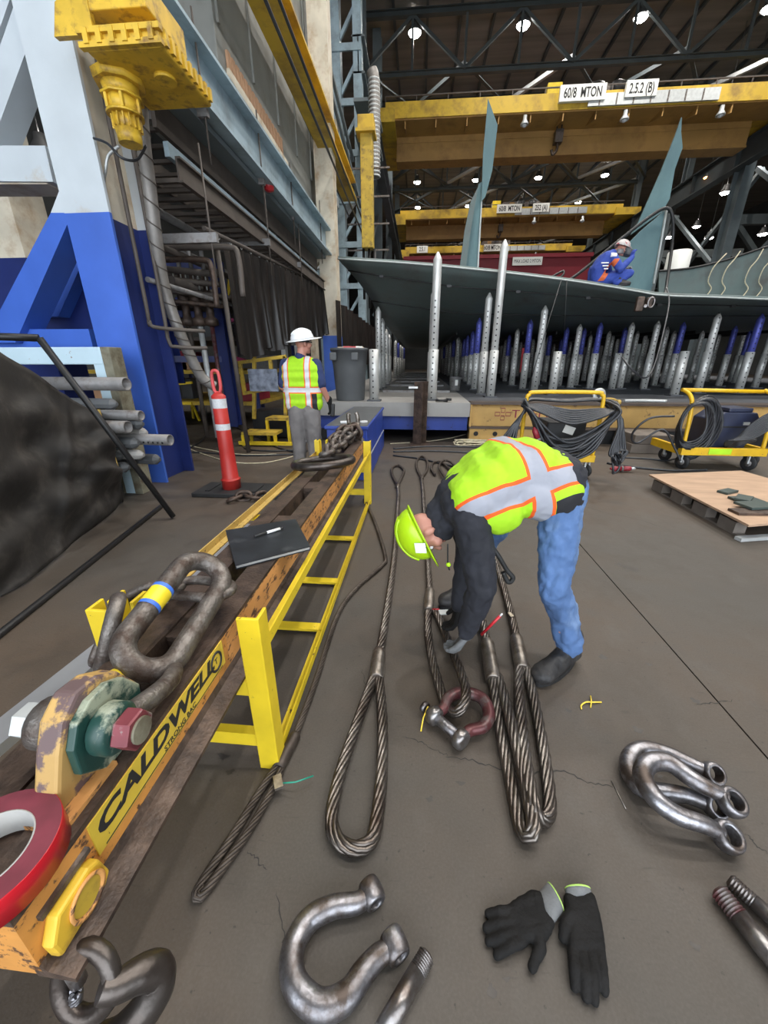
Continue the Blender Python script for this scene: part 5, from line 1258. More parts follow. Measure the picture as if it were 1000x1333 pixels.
# timber block, plywood on pallet
b = gz(858, 592); tb = thing('timber_block', 'dark stack of timber blocking under the tan beam between the carts', 'timber', b)
for k, (zz0, zz1, dx) in enumerate(((0, .155, 0), (.16, .31, .03))): MB().mm((3.62+dx, 6.82, zz0), (4.24+dx, 7.5, zz1)).build('timber', 'pallet_wood', tb, bevel=.008)
A_, B_, C_ = gz(845, 618, .16), gz(965, 613, .16), gz(975, 684, .16); D_ = B_ + C_ - A_ + V((.25, .1, 0))
pl = thing('plywood_sheet', 'tan plywood sheet resting on a weathered pallet at the right edge', 'plywood', (A_+C_)/2 - V((0,0,.02)))
MB().prism([(p.x, p.y) for p in (A_, C_, D_, B_)], (0,0,.145), (1,0,0), (0,1,0), (0,0,.02)).build('sheet', 'plywood', pl)
pt = thing('pallet', 'weathered grey wooden pallet under the tan plywood', 'pallet', (A_+D_)/2)
u = (C_-A_); w_ = (B_-A_)
for k in range(5):
    q = A_ + u*(.12+.2*k) + w_*.05; MB().bar(V((q.x, q.y, .132)), V((q.x, q.y, .132))+V((w_.x*.95, w_.y*.95, 0)), .10, .022).build('deck_board', 'pallet_wood', pt)
for k in range(3):
    for i in range(4):
        q = A_ + u*(.06+.24*i) + w_*(.06+.42*k); MB().bar(V((q.x, q.y, .062)), V((q.x, q.y, .062))+V((u.x*.13, u.y*.13, 0)), .10, .115).build('block', 'pallet_wood', pt)
    q = A_ + u*.06 + w_*(.06+.42*k); MB().bar(V((q.x, q.y, .010)), V((q.x, q.y, .010))+V((u.x*.9, u.y*.9, 0)), .09, .018).build('bottom_board', 'pallet_wood', pt)
q = C_-w_*.02-u*.02; MB().bar(V((q.x, q.y, .02)), V((q.x, q.y, .02))+V((w_.x, w_.y, 0))*.6, .06, .03).build('metal_runner', 'galvanized', pt)
for k, (px, py, l_, w2, rz, z, m) in enumerate(((947,641,.20,.10,.2,.166,'plate_green'),(971,652,.24,.16,-.2,.166,'plate_green'),(968,650,.20,.12,.5,.192,'plate_green'),(985,659,.30,.18,-.1,.192,'plate_green'),(985,668,.42,.13,-.25,.166,'rust_brown'))):
    q = gz(px, py, z); tag(MB().box((q.x, q.y, z+.012), (l_, w2, .024), Matrix.Rotation(rz+.3, 3, 'Z')).build('steel_plate', m, bevel=.003), ('small dark green steel plate, leftmost on the plywood', 'dark green steel plate in the middle of the plywood pile', 'dark green plate lying across the middle plate', 'thin green plate at the right photo edge', 'long rusty brown steel plate nearest on the plywood')[k], 'steel plate', 'steel plates on the plywood')
# floor cables and rope tangles
def fc(pts, r, m, lab, cat='cable', grp='cables on the floor', z=None):
    return tag(MB().tube(catmull([gz(*p) + V((0,0,r+(p[2] if len(p) > 2 else 0))) if len(p) == 2 else gz(p[0], p[1])+V((0,0,r+p[2])) for p in pts], 8), r, 6).build('floor_cable', m), lab, cat, grp)
def gzs(l): return l
fc([(512,585),(560,582),(620,583),(660,584)], .014, 'cable', 'upper black cable crossing the floor right of the job box')
fc([(512,589),(560,588),(610,590),(655,592)], .014, 'cable', 'middle black cable crossing the floor right of the job box')
fc([(512,594),(545,598),(580,606),(630,618)], .014, 'cable', 'lower black cable slanting behind the bending worker')
fc([(790,604),(830,610),(880,614),(920,613)], .016, 'cable', 'black cable on the floor between cart and plywood')
fc([(800,596),(840,598),(870,600),(892,592)], .013, 'cable', 'thin black cable from the connector toward the right cart')
fc([(285,515),(310,545),(345,575),(385,590),(400,588)], .016, 'cable', 'thick black cable sweeping from the pipes to the worker feet')
fc([(300,552),(330,572),(318,584),(350,588),(395,586)], .014, 'cable', 'black cable looped on the floor behind the orange post')
fc([(200,592),(260,590),(320,594),(390,592)], .014, 'cable', 'black cable crossing the floor from the blue leg')
fc([(205,548),(235,578),(255,580),(270,560),(268,530)], .014, 'cable', 'black cable coiling behind the blue leg')
fc([(224,576),(260,590),(300,602),(345,603),(385,594)], .009, 'rope_poly', 'thin pale rope from the perforated pipe across the floor', 'rope')
fc([(224,574),(262,584),(310,592),(360,592)], .009, 'rope_poly', 'second thin pale rope beside the first across the floor', 'rope')
fc([(508,578),(545,576),(580,572),(606,566)], .009, 'rope_poly', 'thin pale rope leading to the rope tangle under the beam', 'rope')
random.seed(5)
pts = []
for k in range(46):
    a = k*1.15; q = gz(628+32*math.cos(a*.83)+10*math.sin(k*2.3), 575+7*math.sin(a)); pts.append(V((q.x, min(q.y, 7.40), .02+.06*random.random())))
tag(MB().tube(catmull(pts, 7), .011, 6).build('rope_tangle', 'rope_poly'), 'pale tangled rope heaped on the floor under the tan beam', 'rope')
# ================================================================ foreground: strongback beam in its rack
XCn = -.78                                    # beam centre line
sb_ = thing('strongback_beam', 'long orange and rust brown twin channel lifting beam lettered CALDWELL', 'lifting beam', (XCn, 2.4, .455))
Y0b, Y1b = .285, 4.55
for s in (1, -1):
    xo = XCn + s*.145; xi = XCn + s*.042
    MB().prism([(xi,.585),(xo,.585),(xo,.60),(xi,.60)] if s > 0 else [(xo,.585),(xi,.585),(xi,.60),(xo,.60)], (0,Y0b,0), (1,0,0), (0,0,1), (0,Y1b-Y0b,0)).build('top_flange', 'rust_brown', sb_)
    a, b = sorted((xo, xo - s*.014))
    ys = [Y0b, 1.02, Y1b]
    for i in range(2):
        MB().mm((a, ys[i], .442), (b, ys[i+1], .585)).build('web', ('orange', 'orange_worn')[i], sb_)
    a, b = sorted((xi, xi + s*.012)); MB().mm((a, Y0b, .46), (b, Y1b, .585)).build('inner_web', 'rust_brown', sb_)  # dark brown keeps the slot between the channels dark
    a, b = sorted((xo - s*.014, xo + s*.078))
    MB().prism([(xo-s*.014,.422),(xo+s*.060,.418),(xo+s*.060,.430),(xo+s*.012,.442),(xo+s*.001,.458),(xo-s*.014,.458)][::s], (0,Y0b,0), (1,0,0), (0,0,1), (0,Y1b-Y0b,0)).build('bottom_flange', 'rust_brown', sb_)
for y, l_ in ((Y0b+.02, .55), (.98, .22), (1.98, .10), (2.62, .16), (3.5, .3), (4.3, .25)):
    MB().mm((XCn-.041, y, .50), (XCn+.041, y+l_, .592)).build('spacer', 'rust_brown', sb_)
MB().mm((XCn-.131, Y0b, .43), (XCn+.131, Y0b+.012, .585)).build('end_plate', 'orange', sb_)
MB().mm((XCn-.03, .50, .592), (XCn+.03, 4.4, .594)).build('dust_strip', 'rust_brown', sb_) if False else None
# sign on the web
sy0, sy1 = gx(122, 1100, XCn+.145).y, gx(288, 838, XCn+.145).y
sx_ = XCn+.145
sgn = MB().mm((sx_, sy0, .492), (sx_+.003, sy1, .584)).build('sign_plate', 'sign_yellow', sb_)
zc_ = .536
text('lettering', 'CALDWELL', .066, 'black_print', basis((sx_+.0035, (sy0+sy1)/2-.03, zc_+.012), (0,1,0), (0,0,1), (1,0,0)), sgn, extrude=.0008, sx=1.42, shear=.22, bold=.0022)
text('lettering', 'STRONG BAC', .021, 'black_print', basis((sx_+.0035, (sy0+sy1)/2+.02, .507), (0,1,0), (0,0,1), (1,0,0)), sgn, extrude=.0008, sx=1.15)
MB().mm((sx_+.003, sy0+.02, .4955), (sx_+.004, sy1-.02, .498)).build('border_line', 'black_print', sgn)
c = V((sx_+.0035, sy1-.05, .540)); MB().tube([c+V((0,.030*math.cos(a),.031*math.sin(a))) for a in [2*PI*i/24 for i in range(24)]], .0045, 6, closed=True).build('logo_ring', 'black_print', sgn)
text('lettering', 'T', .03, 'black_print', basis(c, (0,1,0), (0,0,1), (1,0,0)), sgn, extrude=.0008)
# end casting: yellow boss with a round recess on the near end of the web
bx = sx_; yb0 = .302
bo = MB().prism([(yb0,.447),(yb0+.105,.447),(yb0+.122,.465),(yb0+.112,.522),(yb0+.09,.535),(yb0+.02,.532),(yb0-.004,.49)], (bx,0,0), (0,1,0), (0,0,1), (.026,0,0)).build('end_boss', 'yellow_machine', sb_, bevel=.006)
MB().lathe([(.036,-.004),(.040,.006),(.033,.006),(.031,.0)], (bx+.026, yb0+.068, .49), (1,0,0), n=22).build('bore_rim', 'orange_worn', bo)
MB().lathe([(.001,.002),(.031,.002)], (bx+.026, yb0+.068, .49), (1,0,0), n=20, caps=False).build('pin_end', 'yellow_dirty', bo)
MB().mm((bx, yb0+.01, .54), (bx+.010, yb0+.115, .552)).build('weld_bar', 'steel_dark', sb_)
# lifting lug with doubler, bolt and nuts
lp = [(.425,.60),(.448,.665),(.472,.725),(.50,.780),(.545,.813),(.60,.806),(.65,.772),(.69,.70),(.70,.60)]
lg = MB().prism(lp, (-.738,0,0), (0,1,0), (0,0,1), (.053,0,0)).build('lifting_lug', 'lug_worn', sb_, bevel=.008)
oc = [(.482,.66),(.485,.725),(.51,.77),(.55,.79),(.60,.788),(.64,.765),(.675,.71),(.665,.63),(.60,.602),(.54,.602)]
MB().prism(oc, (-.685,0,0), (0,1,0), (0,0,1), (.020,0,0)).build('doubler_plate', 'green_paint', lg, bevel=.004)
MB().prism([(0,0),(.04,.16),(.0,.2)], (XCn-.06,.45,.60), (0,.3,1), (0,1,0), (.09,0,0)) if False else None
MB().mm((-.745, .41, .60), (-.655, .55, .611)).build('weld_fillet', 'orange_worn', lg)
# shackle on the lug
BC = V((-.71, .553, .712))
sk = thing('lug_shackle', 'heavy dark shackle bolted through the green painted lug of the beam', 'shackle', BC)
MB().cyl(BC+V((-.11,0,0)), BC+V((.095,0,0)), .024, n=18).build('bolt', 'steel_pin', sk)
nut = MB().lathe([(.040,.096),(.043,.100),(.043,.130),(.040,.134)], BC, (1,0,0), n=6, sm=False).build('nut', 'nut_red', sk)
MB().cyl(BC+V((.130,0,0)), BC+V((.140,0,0)), .028, n=18).build('bolt_end', 'rack_end', nut)
MB().lathe([(.038,-.135),(.038,-.103)], BC, (1,0,0), n=6, sm=False).build('bolt_head', 'galvanized', sk)
bw = MB()
bp_ = [BC+V((.068,0,0)), BC+V((.07,.07,-.022)), BC+V((.072,.14,-.045)), BC+V((.064,.20,-.062)), BC+V((.035,.25,-.078)), BC+V((0,.262,-.082)), BC+V((-.035,.25,-.075)), BC+V((-.066,.20,-.055)), BC+V((-.074,.14,-.036)), BC+V((-.072,.07,-.016)), BC+V((-.07,0,0))]
bw.tube(catmull(bp_, 6), .0245, 14); bw.build('bow', 'steel_dark', sk)
for s in (1, -1): MB().lathe([(.024,-.022),(.048,-.022),(.054,-.015),(.054,.015),(.048,.022),(.024,.022)], BC+V((s*.071,0,0)), (1,0,0), n=22, caps=False).build('ear', 'green_paint' if s > 0 else 'steel_dark', sk)
MB().tube(catmull([BC+V((-.073,.07,-.016)), BC+V((-.0755,.14,-.036)), BC+V((-.070,.18,-.048))], 5), .0258, 14).build('yellow_band', 'tape_yellow', sk)
# big oblong master link with yellow tape
def stad(c, u, w, L_, W_, seg=12):
    P_ = []
    for i in range(seg+1): a = -PI/2+PI*i/seg; P_.append(c + u*((L_-W_)/2+math.cos(a)*W_/2) + w*(math.sin(a)*W_/2))
    for i in range(seg+1): a = PI/2+PI*i/seg; P_.append(c + u*(-(L_-W_)/2+math.cos(a)*W_/2) + w*(math.sin(a)*W_/2))
    return P_
lo = V((-.68, .87, .655)); up_ = V((-.80, .96, .765))
Nn, Ff = V((-.735, .765, .662)), V((-.735, 1.185, .752)); u_ = (Ff-Nn).normalized(); w_ = (up_-lo); w_ = (w_-u_*w_.dot(u_)).normalized()
ml = thing('master_link', 'big oblong steel master link with a yellow tape band standing on the beam', 'chain link', (Nn+Ff)/2)
MC = (Nn+Ff)/2; LL, WW = (Ff-Nn).length, .150; MC = MC + w_*.012
MB().tube(stad(MC, u_, w_, LL, WW, 14), .0335, 18, closed=True).build('link', 'steel_dark', ml)
pA = MC + w_*WW/2 - u_*.005; 
MB().cyl(pA-u_*.030, pA+u_*.030, .0348, n=20, caps=False).build('yellow_tape', 'tape_yellow', ml)
for s in (-1, 1): MB().cyl(pA+u_*(s*.036-.007), pA+u_*(s*.036+.007), .0348, n=20, caps=False).build('blue_tape', 'tape_blue', ml)
# smaller ring and chain draped off to the left
rc = gz(265, 768, .70); lk = thing('coupling_link', 'flat oval steel link hooked through the far end of the master link', 'chain link', rc)
MB().tube(stad(V((-.765, 1.135, .685)), V((.97,-.12,.02)).normalized(), V((.12,.97,-.12)).normalized(), .23, .125, 10), .0175, 12, closed=True).build('link', 'steel_dark', lk)
chain([V((-.88,1.16,.66)), V((-.98,1.2,.63)), V((-1.06,1.20,.60)), V((-1.10,1.10,.56)), V((-1.12,1.02,.50)), V((-1.12,.98,.42))], .15, .09, .0165, 'steel_dark', 'short dark chain draped over the rack left of the master link', roll0=.5)
ll = thing('chain_link', 'single heavy upright chain link beside the yellow rack post', 'chain link', (-.99, .93, .6))
MB().tube(stad(V((-.965, .93, .64)), V((.25,.3,.92)).normalized(), V((.55,-.82,.12)).normalized(), .22, .14, 10), .024, 12, closed=True).build('link', 'steel_dark', ll)
# rack --------------------------------------------------------------
rk = thing('beam_rack', 'bright yellow welded steel rack cradling the orange lifting beam', 'rack', (XCn, 2.4, 0))
RX = (-.505, -1.055); 
for y in (1.0, 3.95):
    for s, x in ((1, RX[0]), (-1, RX[1])):
        h = .69
        MB().prism([(0,0),(s*-.075,0),(s*-.075,.012),(s*-.012,.012),(s*-.012,.07),(0,.07)][::-s], (x+s*.02, y-.03, 0), (1,0,0), (0,1,0), (0,0,h)).build('post', 'yellow', rk, bevel=.003)
    MB().mm((RX[1], y-.015, .10), (RX[0], y+.02, .16)).build('cross_bar', 'yellow', rk)
    MB().mm((RX[1], y-.02, .355), (RX[0], y+.03, .417)).build('saddle_bar', 'yellow', rk)
for y in (1.03, 3.9):                       # inner guide plates beside the beam
    for x in (XCn-.235, XCn-.155): MB().mm((x-.01, y-.02, .40), (x+.002, y+.05, .70)).build('guide_plate', 'yellow', rk)
for x, m in ((RX[0], 'yellow'), (RX[1], 'yellow_rail')):
    s = 1 if x == RX[0] else -1
    MB().lbar((x+.012*s, 1.02, .53), (x+.012*s, 3.95, .53), .045, .045, .007, flip=-s).build('upper_rail', m, rk)
    MB().lbar((x+.012*s, 1.02, .02), (x+.012*s, 3.95, .02), .04, .04, .007, flip=-s).build('lower_rail', 'yellow', rk)
for y in (1.75, 2.25, 2.95):
    MB().mm((RX[1], y, .02), (RX[0]+.01, y+.06, .035)).build('floor_bar', 'yellow', rk)
for y in (2.2,): MB().mm((RX[1], y, .50), (RX[1]+.15, y+.08, .512)).build('rest_tab', 'yellow', rk)
# grey aluminium plank at the left
ap = thing('aluminium_plank', 'grey aluminium channel lying along the left side of the rack', 'channel', (-1.3, 1.5, .2))
a, b = V((-1.385, .55, .30)), V((-1.225, 2.6, .30)); A_, B_, d_ = frame(b-a)
MB().prism([(-.06,-.05),(.06,-.05),(.06,.0),(.055,.0),(.055,-.045),(-.055,-.045),(-.055,.0),(-.06,.0)], a, A_, B_, b-a).build('channel_web', 'alu', ap) if False else MB().prism([(-.055,-.04),(-.049,-.04),(-.049,-.006),(.049,-.006),(.049,-.04),(.055,-.04),(.055,0),(-.055,0)], a, A_, B_, b-a).build('channel', 'alu', ap)
for y in (1.04, 2.0):
    x = -1.385 + (y-.55)/(2.05)*.16; MB().mm((x-.05, y-.03, 0), (x+.05, y+.03, .26)).build('support_foot', 'alu', ap)
# folder and pen
F4 = [gz(294, 692, .615), gz(385, 677, .615), gz(404, 713, .615), gz(307, 738, .615)]
fo = thing('clipboard_folder', 'black folder lying across the orange beam', 'folder', (F4[0]+F4[2])/2)
MB().prism([(p.x, p.y) for p in (F4[0], F4[3], F4[2], F4[1])], (0,0,.602), (1,0,0), (0,1,0), (0,0,.005)).build('back_cover', 'folder', fo)
MB().prism([(p.x*.985-.011, p.y*.985+.025) for p in (F4[0], F4[3], F4[2], F4[1])], (0,0,.607), (1,0,0), (0,1,0), (0,0,.012)).build('papers', 'tape_core', fo)
MB().prism([(p.x, p.y) for p in (F4[0], F4[3], F4[2], F4[1])], (0,0,.619), (1,0,0), (0,1,0), (0,0,.004)).build('front_cover', 'folder', fo)
p, q = gz(331, 698, .633), gz(369, 687, .633); d = q-p
pe = thing('marker_pen', 'black and white marker pen on the black folder', 'pen', (p+q)/2)
MB().cyl(p, p+d*.42, .0065, n=10).build('cap', 'black_print', pe); MB().cyl(p+d*.42, p+d*.88, .0075, n=10).build('barrel', 'white_plastic', pe); MB().cyl(p+d*.88, q, .005, n=10).build('tail', 'black_print', pe)
# tape roll
tc_ = V((-.728, .345, .6)); tr_ = thing('tape_roll', 'roll of red tape with a white core lying on the beam end', 'tape roll', tc_)
R_, r_, h_ = .108, .066, .056
MB().lathe([(r_+.003,.001),(R_,.001),(R_,h_-.001),(R_-.0005,h_),(r_+.003,h_)], tc_, n=48, caps=False).build('tape_edge', 'tape_red', tr_)
MB().lathe([(r_+.003,h_+.0006),(R_-.001,h_+.0006)], tc_, n=48, caps=False).build('tape_side', 'tape_side', tr_)
MB().lathe([(r_,.0005),(r_+.003,.0005),(r_+.003,h_+.001),(r_,h_+.001),(r_,.0005)], tc_, n=48, caps=False).build('core', 'tape_core', tr_)
# hook and clevis under the near beam end
hk = thing('sling_hook', 'dark forged hook on a ring hanging under the near end of the beam', 'hook', (-.56, .30, .2))
hc_ = V((-.585, .300, .372))
MB().tube([hc_ + V((.052*math.cos(a), .052*math.sin(a)*.5, .052*math.sin(a))) for a in [2*PI*i/24 for i in range(24)]], .0165, 12, closed=True).build('eye_ring', 'steel_forged', hk)
ring2 = V((-.575, .315, .40))
hp_ = [V((-.545,.29,.385)), V((-.525,.30,.37)), V((-.498,.325,.352)), V((-.482,.338,.325)), V((-.480,.325,.295)), V((-.498,.300,.272)), V((-.53,.272,.262)), V((-.565,.262,.268)), V((-.59,.268,.290))]
MB().tube(catmull(hp_, 6), [.020+.012*math.sin(PI*i/48) for i in range(49)], 14, ell=(1.0, 1.0)).build('hook_body', 'steel_forged', hk)
MB().rope(catmull([V((-.600,.29,.36)), V((-.612,.28,.30)), V((-.625,.27,.24))], 6), .012, pitch=.05).build('coil_spring', 'steel_bright', hk)
MB().cyl(V((-.60,.30,.43)), V((-.60,.30,.37)), .014, n=10).build('swivel_bolt', 'steel_pin', hk)
# far oval ring, chain heap
rg_ = thing('oval_ring', 'large dark oval ring lying across the far part of the beam', 'ring', (-.79, 3.15, .6))
RC = V((-.795, 3.15, .655))
MB().tube([RC + V((.245*math.cos(a), .22*math.sin(a), .03*math.cos(a+.6))) for a in [2*PI*i/40 for i in range(40)]], .034, 14, closed=True).build('ring', 'steel_forged', rg_)
chain([V((-.80,3.28,.70)), V((-.815,3.5,.68)), V((-.80,3.75,.67)), V((-.78,4.0,.68)), V((-.74,4.25,.68)), V((-.70,4.45,.66)), V((-.64,4.5,.55)), V((-.62,4.42,.50))], .17, .105, .022, 'steel_dark', 'main run of heavy chain lying along the far beam top', roll0=.4)
chain([V((-.86,3.8,.67)), V((-.80,4.0,.72)), V((-.74,4.2,.74)), V((-.80,4.4,.70)), V((-.72,4.5,.72)), V((-.70,4.52,.80))], .17, .105, .022, 'steel_dark', 'upper loop of heavy chain heaped over the far beam end', roll0=1.0)
chain([V((-.92,4.1,.66)), V((-.85,4.25,.72)), V((-.76,4.36,.78)), V((-.68,4.38,.70)), V((-.66,4.25,.66))], .17, .105, .022, 'rust_brown', 'brown chain loop hanging off the far beam end near the job box', roll0=.2)
fs = thing('grab_hook', 'pale worn shackle with a red mark on top of the far chain heap', 'shackle', (-.76, 4.5, .8))
MB().tube(catmull([V((-.80,4.5,.74)), V((-.81,4.5,.86)), V((-.80,4.5,.90))], 5), .024, 10).build('horn', 'ferrule', fs)
MB().tube(catmull([V((-.70,4.5,.74)), V((-.70,4.5,.86)), V((-.72,4.5,.91))], 5), .024, 10).build('horn', 'ferrule', fs)
MB().cyl(V((-.82,4.48,.77)), V((-.68,4.48,.77)), .03, n=12).build('pin', 'ferrule', fs)
MB().box(V((-.74,4.45,.745)), (.06,.02,.04)).build('red_mark', 'red_shiny', fs)

# ================================================================ wire rope slings on the floor
def g(px, z=.026): return gz(px[0], px[1], z) if len(px) == 2 else gz(px[0], px[1], px[2])
def sling(lab, main, ferr, eye, R, m, pitch=None, top=None, ferR=None, ex=None):
    t = thing('wire_rope_sling', lab, 'wire rope', g(ferr[0], 0), 'wire rope slings on the floor')
    M1 = catmull([g(p, R if len(p) == 2 else None) if len(p) == 2 else g(p) for p in main], 10)
    MB().rope(M1, R, pitch, k=6).build('rope', m, t)
    a, b = g(ferr[0], R*1.1), g(ferr[1], R*1.1)
    d = (b-a).normalized(); fR = ferR or R*1.45; Lf = (b-a).length
    MB().lathe([(fR*.7,0),(fR*.95,Lf*.06),(fR,Lf*.15),(fR*1.02,Lf*.85),(fR*.98,Lf*.97),(fR*.85,Lf)], a, d, n=18).build('ferrule', 'ferrule' if m == 'rope_steel' else 'rope_dark', t)
    E2 = catmull([g(p, R*1.05 if len(p) == 2 else None) if len(p) == 2 else g(p) for p in eye], 10)
    MB().rope(E2, R, pitch, k=6, seg=(pitch or R*13)/14).build('eye', m, t)
    if top:
        MB().rope(catmull([g(p) if len(p) == 3 else g(p, R) for p in top], 8), R*.8, k=5).build('far_eye', 'rope_dark', t)
        q = g(top[0], R); MB().lathe([(R*1.0,-.07),(R*1.3,-.05),(R*1.3,.05),(R,.07)], q, (g(top[1], R)-q)*-1 if False else (0,1,0), n=12).build('far_ferrule', 'rope_dark', t)
    return t
s1 = sling('thin dark wire rope sling with a closed eye beside the yellow rack post', [(383,962),(410,890),(440,800),(465,765),(497,737),(502,725),(492,690),(480,660),(474,650)], [(386,955),(362,1000)],
      [(364,992),(345,1020),(305,1085),(275,1130),(257,1160),(256,1167),(264,1165),(290,1130),(325,1080),(358,1022),(366,1000)], .0155, 'rope_dark', pitch=.17, ferR=.024)
tg = g((362,1018), .04); MB().box(tg, (.03,.05,.012), Matrix.Rotation(.5,3,'Z')).build('foil_tag', 'ferrule', s1)
MB().tube([g((362,1020),.03), g((385,1018),.05), g((408,1010),.03)], .0028, 6).build('zip_tie', 'zip_green', s1)
sling('steel wire rope sling with a wide open eye beside the thin dark one', [(495,848),(503,800),(509,760),(514,720),(517,680),(519,645),(518,632)], [(494,846),(490,884)],
      [(488,876),(478,905),(460,955),(445,1000),(434,1045),(432,1075),(444,1098),(465,1105),(484,1094),(491,1065),(496,1020),(498,970),(497,920),(493,878)], .0245, 'rope_steel', top=[(518,632),(523,622),(526,612),(519,606),(511,609),(511,618),(518,632)])
s3 = sling('wire rope sling whose eye is looped through the maroon shackle', [(560,772),(558,740),(556,710),(553,670),(551,640),(549,622)], [(560,768),(558,796)],
      [(558,790),(557,815),(561,850),(570,885),(580,915),(592,928,.05),(603,918,.085),(607,900,.09),(600,875,.06),(590,850),(578,820),(568,798),(560,790)], .0235, 'rope_steel', top=[(549,622),(556,612),(556,600),(549,594),(543,600),(543,610),(549,622)])
MB().box(gz(578,797,.04), (.06,.045,.006), Matrix.Rotation(.15,3,'Z')).build('load_tag', 'galvanized', s3)
MB().tube([gz(563,793,.05), gz(572,793,.06)], .004, 6).build('tag_wire', 'red_shiny', s3)
sling('wire rope sling with a narrow doubled eye left of the two right slings', [(634,838),(630,815),(622,780),(612,730),(600,680),(590,640),(584,620)], [(634,834),(642,886)],
      [(640,878),(645,905),(652,950),(662,1000),(671,1045),(679,1080),(688,1090,.035),(695,1080,.05),(692,1055,.055),(684,1015,.06),(672,965,.06),(660,920,.05),(648,880)], .0255, 'rope_steel')
s5 = sling('rightmost wire rope sling with a long open eye by the worker boot', [(673,832),(667,805),(659,775),(650,745),(635,700),(615,650),(598,622)], [(672,828),(680,872)],
      [(676,864),(676,900,.05),(680,950,.06),(686,1000,.07),(694,1045,.065),(702,1066,.04),(711,1066),(716,1052),(712,1005),(704,955),(694,905),(684,866)], .0245, 'rope_steel')
MB().box(gz(665,800,.05), (.02,.035,.006), Matrix.Rotation(.3,3,'Z')).build('paper_tag', 'stub_tan', s5)
for k, pts in enumerate(([(567,618),(562,610),(565,602),(575,602),(590,615),(600,625)], [(580,622),(572,608),(577,600),(586,601),(598,612),(606,622)])):
    tag(MB().rope(catmull([g(p, .03+.02*k) for p in pts], 8), .02, k=5).build('rope_eye', 'rope_dark'), ('left', 'right')[k] + ' of two dark rope eyes behind the bending worker back', 'wire rope', 'rope eyes behind the worker')

# ================================================================ shackles, pins
def bow_shackle(lab, cl, rad, ears, axis, m, er=None, et=None, hole=None, tilt=None):
    """cl = centreline points of the bow, ears = their two eye centres, axis = eye hole direction"""
    t = thing('bow_shackle', lab, 'shackle', V((sum(p.x for p in cl)/len(cl), sum(p.y for p in cl)/len(cl), 0)), 'loose shackle bows')
    C_ = catmull(cl, 8); n = len(C_)
    rr = [rad*(.80+.30*math.sin(PI*i/(n-1))) for i in range(n)]
    MB().tube(C_, rr, 16).build('bow', m, t)
    er = er or rad*1.45; et = et or rad*.95; ho_ = hole or rad*.78
    for c in ears:
        MB().lathe([(ho_,-et*.85),(ho_*1.08,-et),(er*.80,-et),(er*.90,-et*.86),(er*.97,-et*.55),(er,-et*.18),(er,et*.18),(er*.97,et*.55),(er*.90,et*.86),(er*.80,et),(ho_*1.08,et),(ho_,et*.85),(ho_,-et*.85)], c, axis, n=28, caps=False).build('ear', m, t)
    return t
zs = .034
cl = [gz(*p, zs) for p in ((477,1167),(463,1176),(432,1181),(402,1198),(382,1234),(382,1274),(402,1302),(424,1310),(452,1296),(472,1268),(491,1246),(508,1236))]
e1, e2 = gz(484,1162,zs), gz(514,1230,zs)
bow_shackle('large silver shackle bow lying flat at the bottom between rope and gloves', cl, .0285, (e1, e2), (e2-e1), 'steel_bright', er=.033, et=.030, hole=.019)
clb = [gz(*p, .040) for p in ((921,1004),(904,997),(868,981),(838,975),(822,984),(819,1002),(832,1023),(852,1030),(871,1032),(895,1036),(921,1046))]
bow_shackle('lower silver shackle bow under another at the right', clb, .029, (gz(928,1007,.04), gz(931,1049,.04)), V((.1,-.55,.6)), 'steel_bright', er=.040, et=.022, hole=.024)
zz = [.05,.07,.085,.10,.108,.108,.105,.10,.095,.085]
clf = [gz(p[0], p[1], z) for p, z in zip(((938,1083),(916,1073),(880,1060),(852,1038),(837,1010),(846,993),(871,993),(898,1012),(922,1026),(945,1036)), zz)]
bow_shackle('upper silver shackle bow resting slanted on the lower one at the right', clf, .029, (gz(947,1089,.044), gz(952,1044,.075)), V((.18,-.40,.85)), 'steel_bright', er=.046, et=.024, hole=.026)
def pin(lab, a, b, r, m, tm='steel_pin', thread=.055, head=False):
    a, b = V(a), V(b); d = (b-a).normalized(); t = thing('shackle_pin', lab, 'pin', a-V((0,0,r)), 'loose shackle pins')
    MB().cyl(a+d*thread, b, r, n=24).build('shank', m, t)
    pr_ = []; n = 7
    for i in range(n): pr_ += [(r*.86, thread*i/n), (r*.99, thread*(i+.5)/n)]
    MB().lathe([(r*.6,-.004)]+pr_+[(r*.88,thread)], a, d, n=24, sm=False).build('thread', tm, t)
    if head: 
        MB().lathe([(r,-.03),(r*1.45,-.03),(r*1.45,0),(r,0)], b, d, n=20).build('head', m, t)
    return t
pin('silver shackle pin with thread beside the large bottom shackle', gz(556,1243,.024), gz(498,1345,.024), .0225, 'steel_pin', thread=.04)
pin('thick shackle pin with a maroon painted thread at the right edge', gz(936,1160,.027), gz(1040,1290,.027), .026, 'steel_pin', 'steel_red')
pin('second shackle pin lying behind the maroon threaded one', gz(951,1146,.025), gz(1060,1245,.025), .021, 'steel_pin')
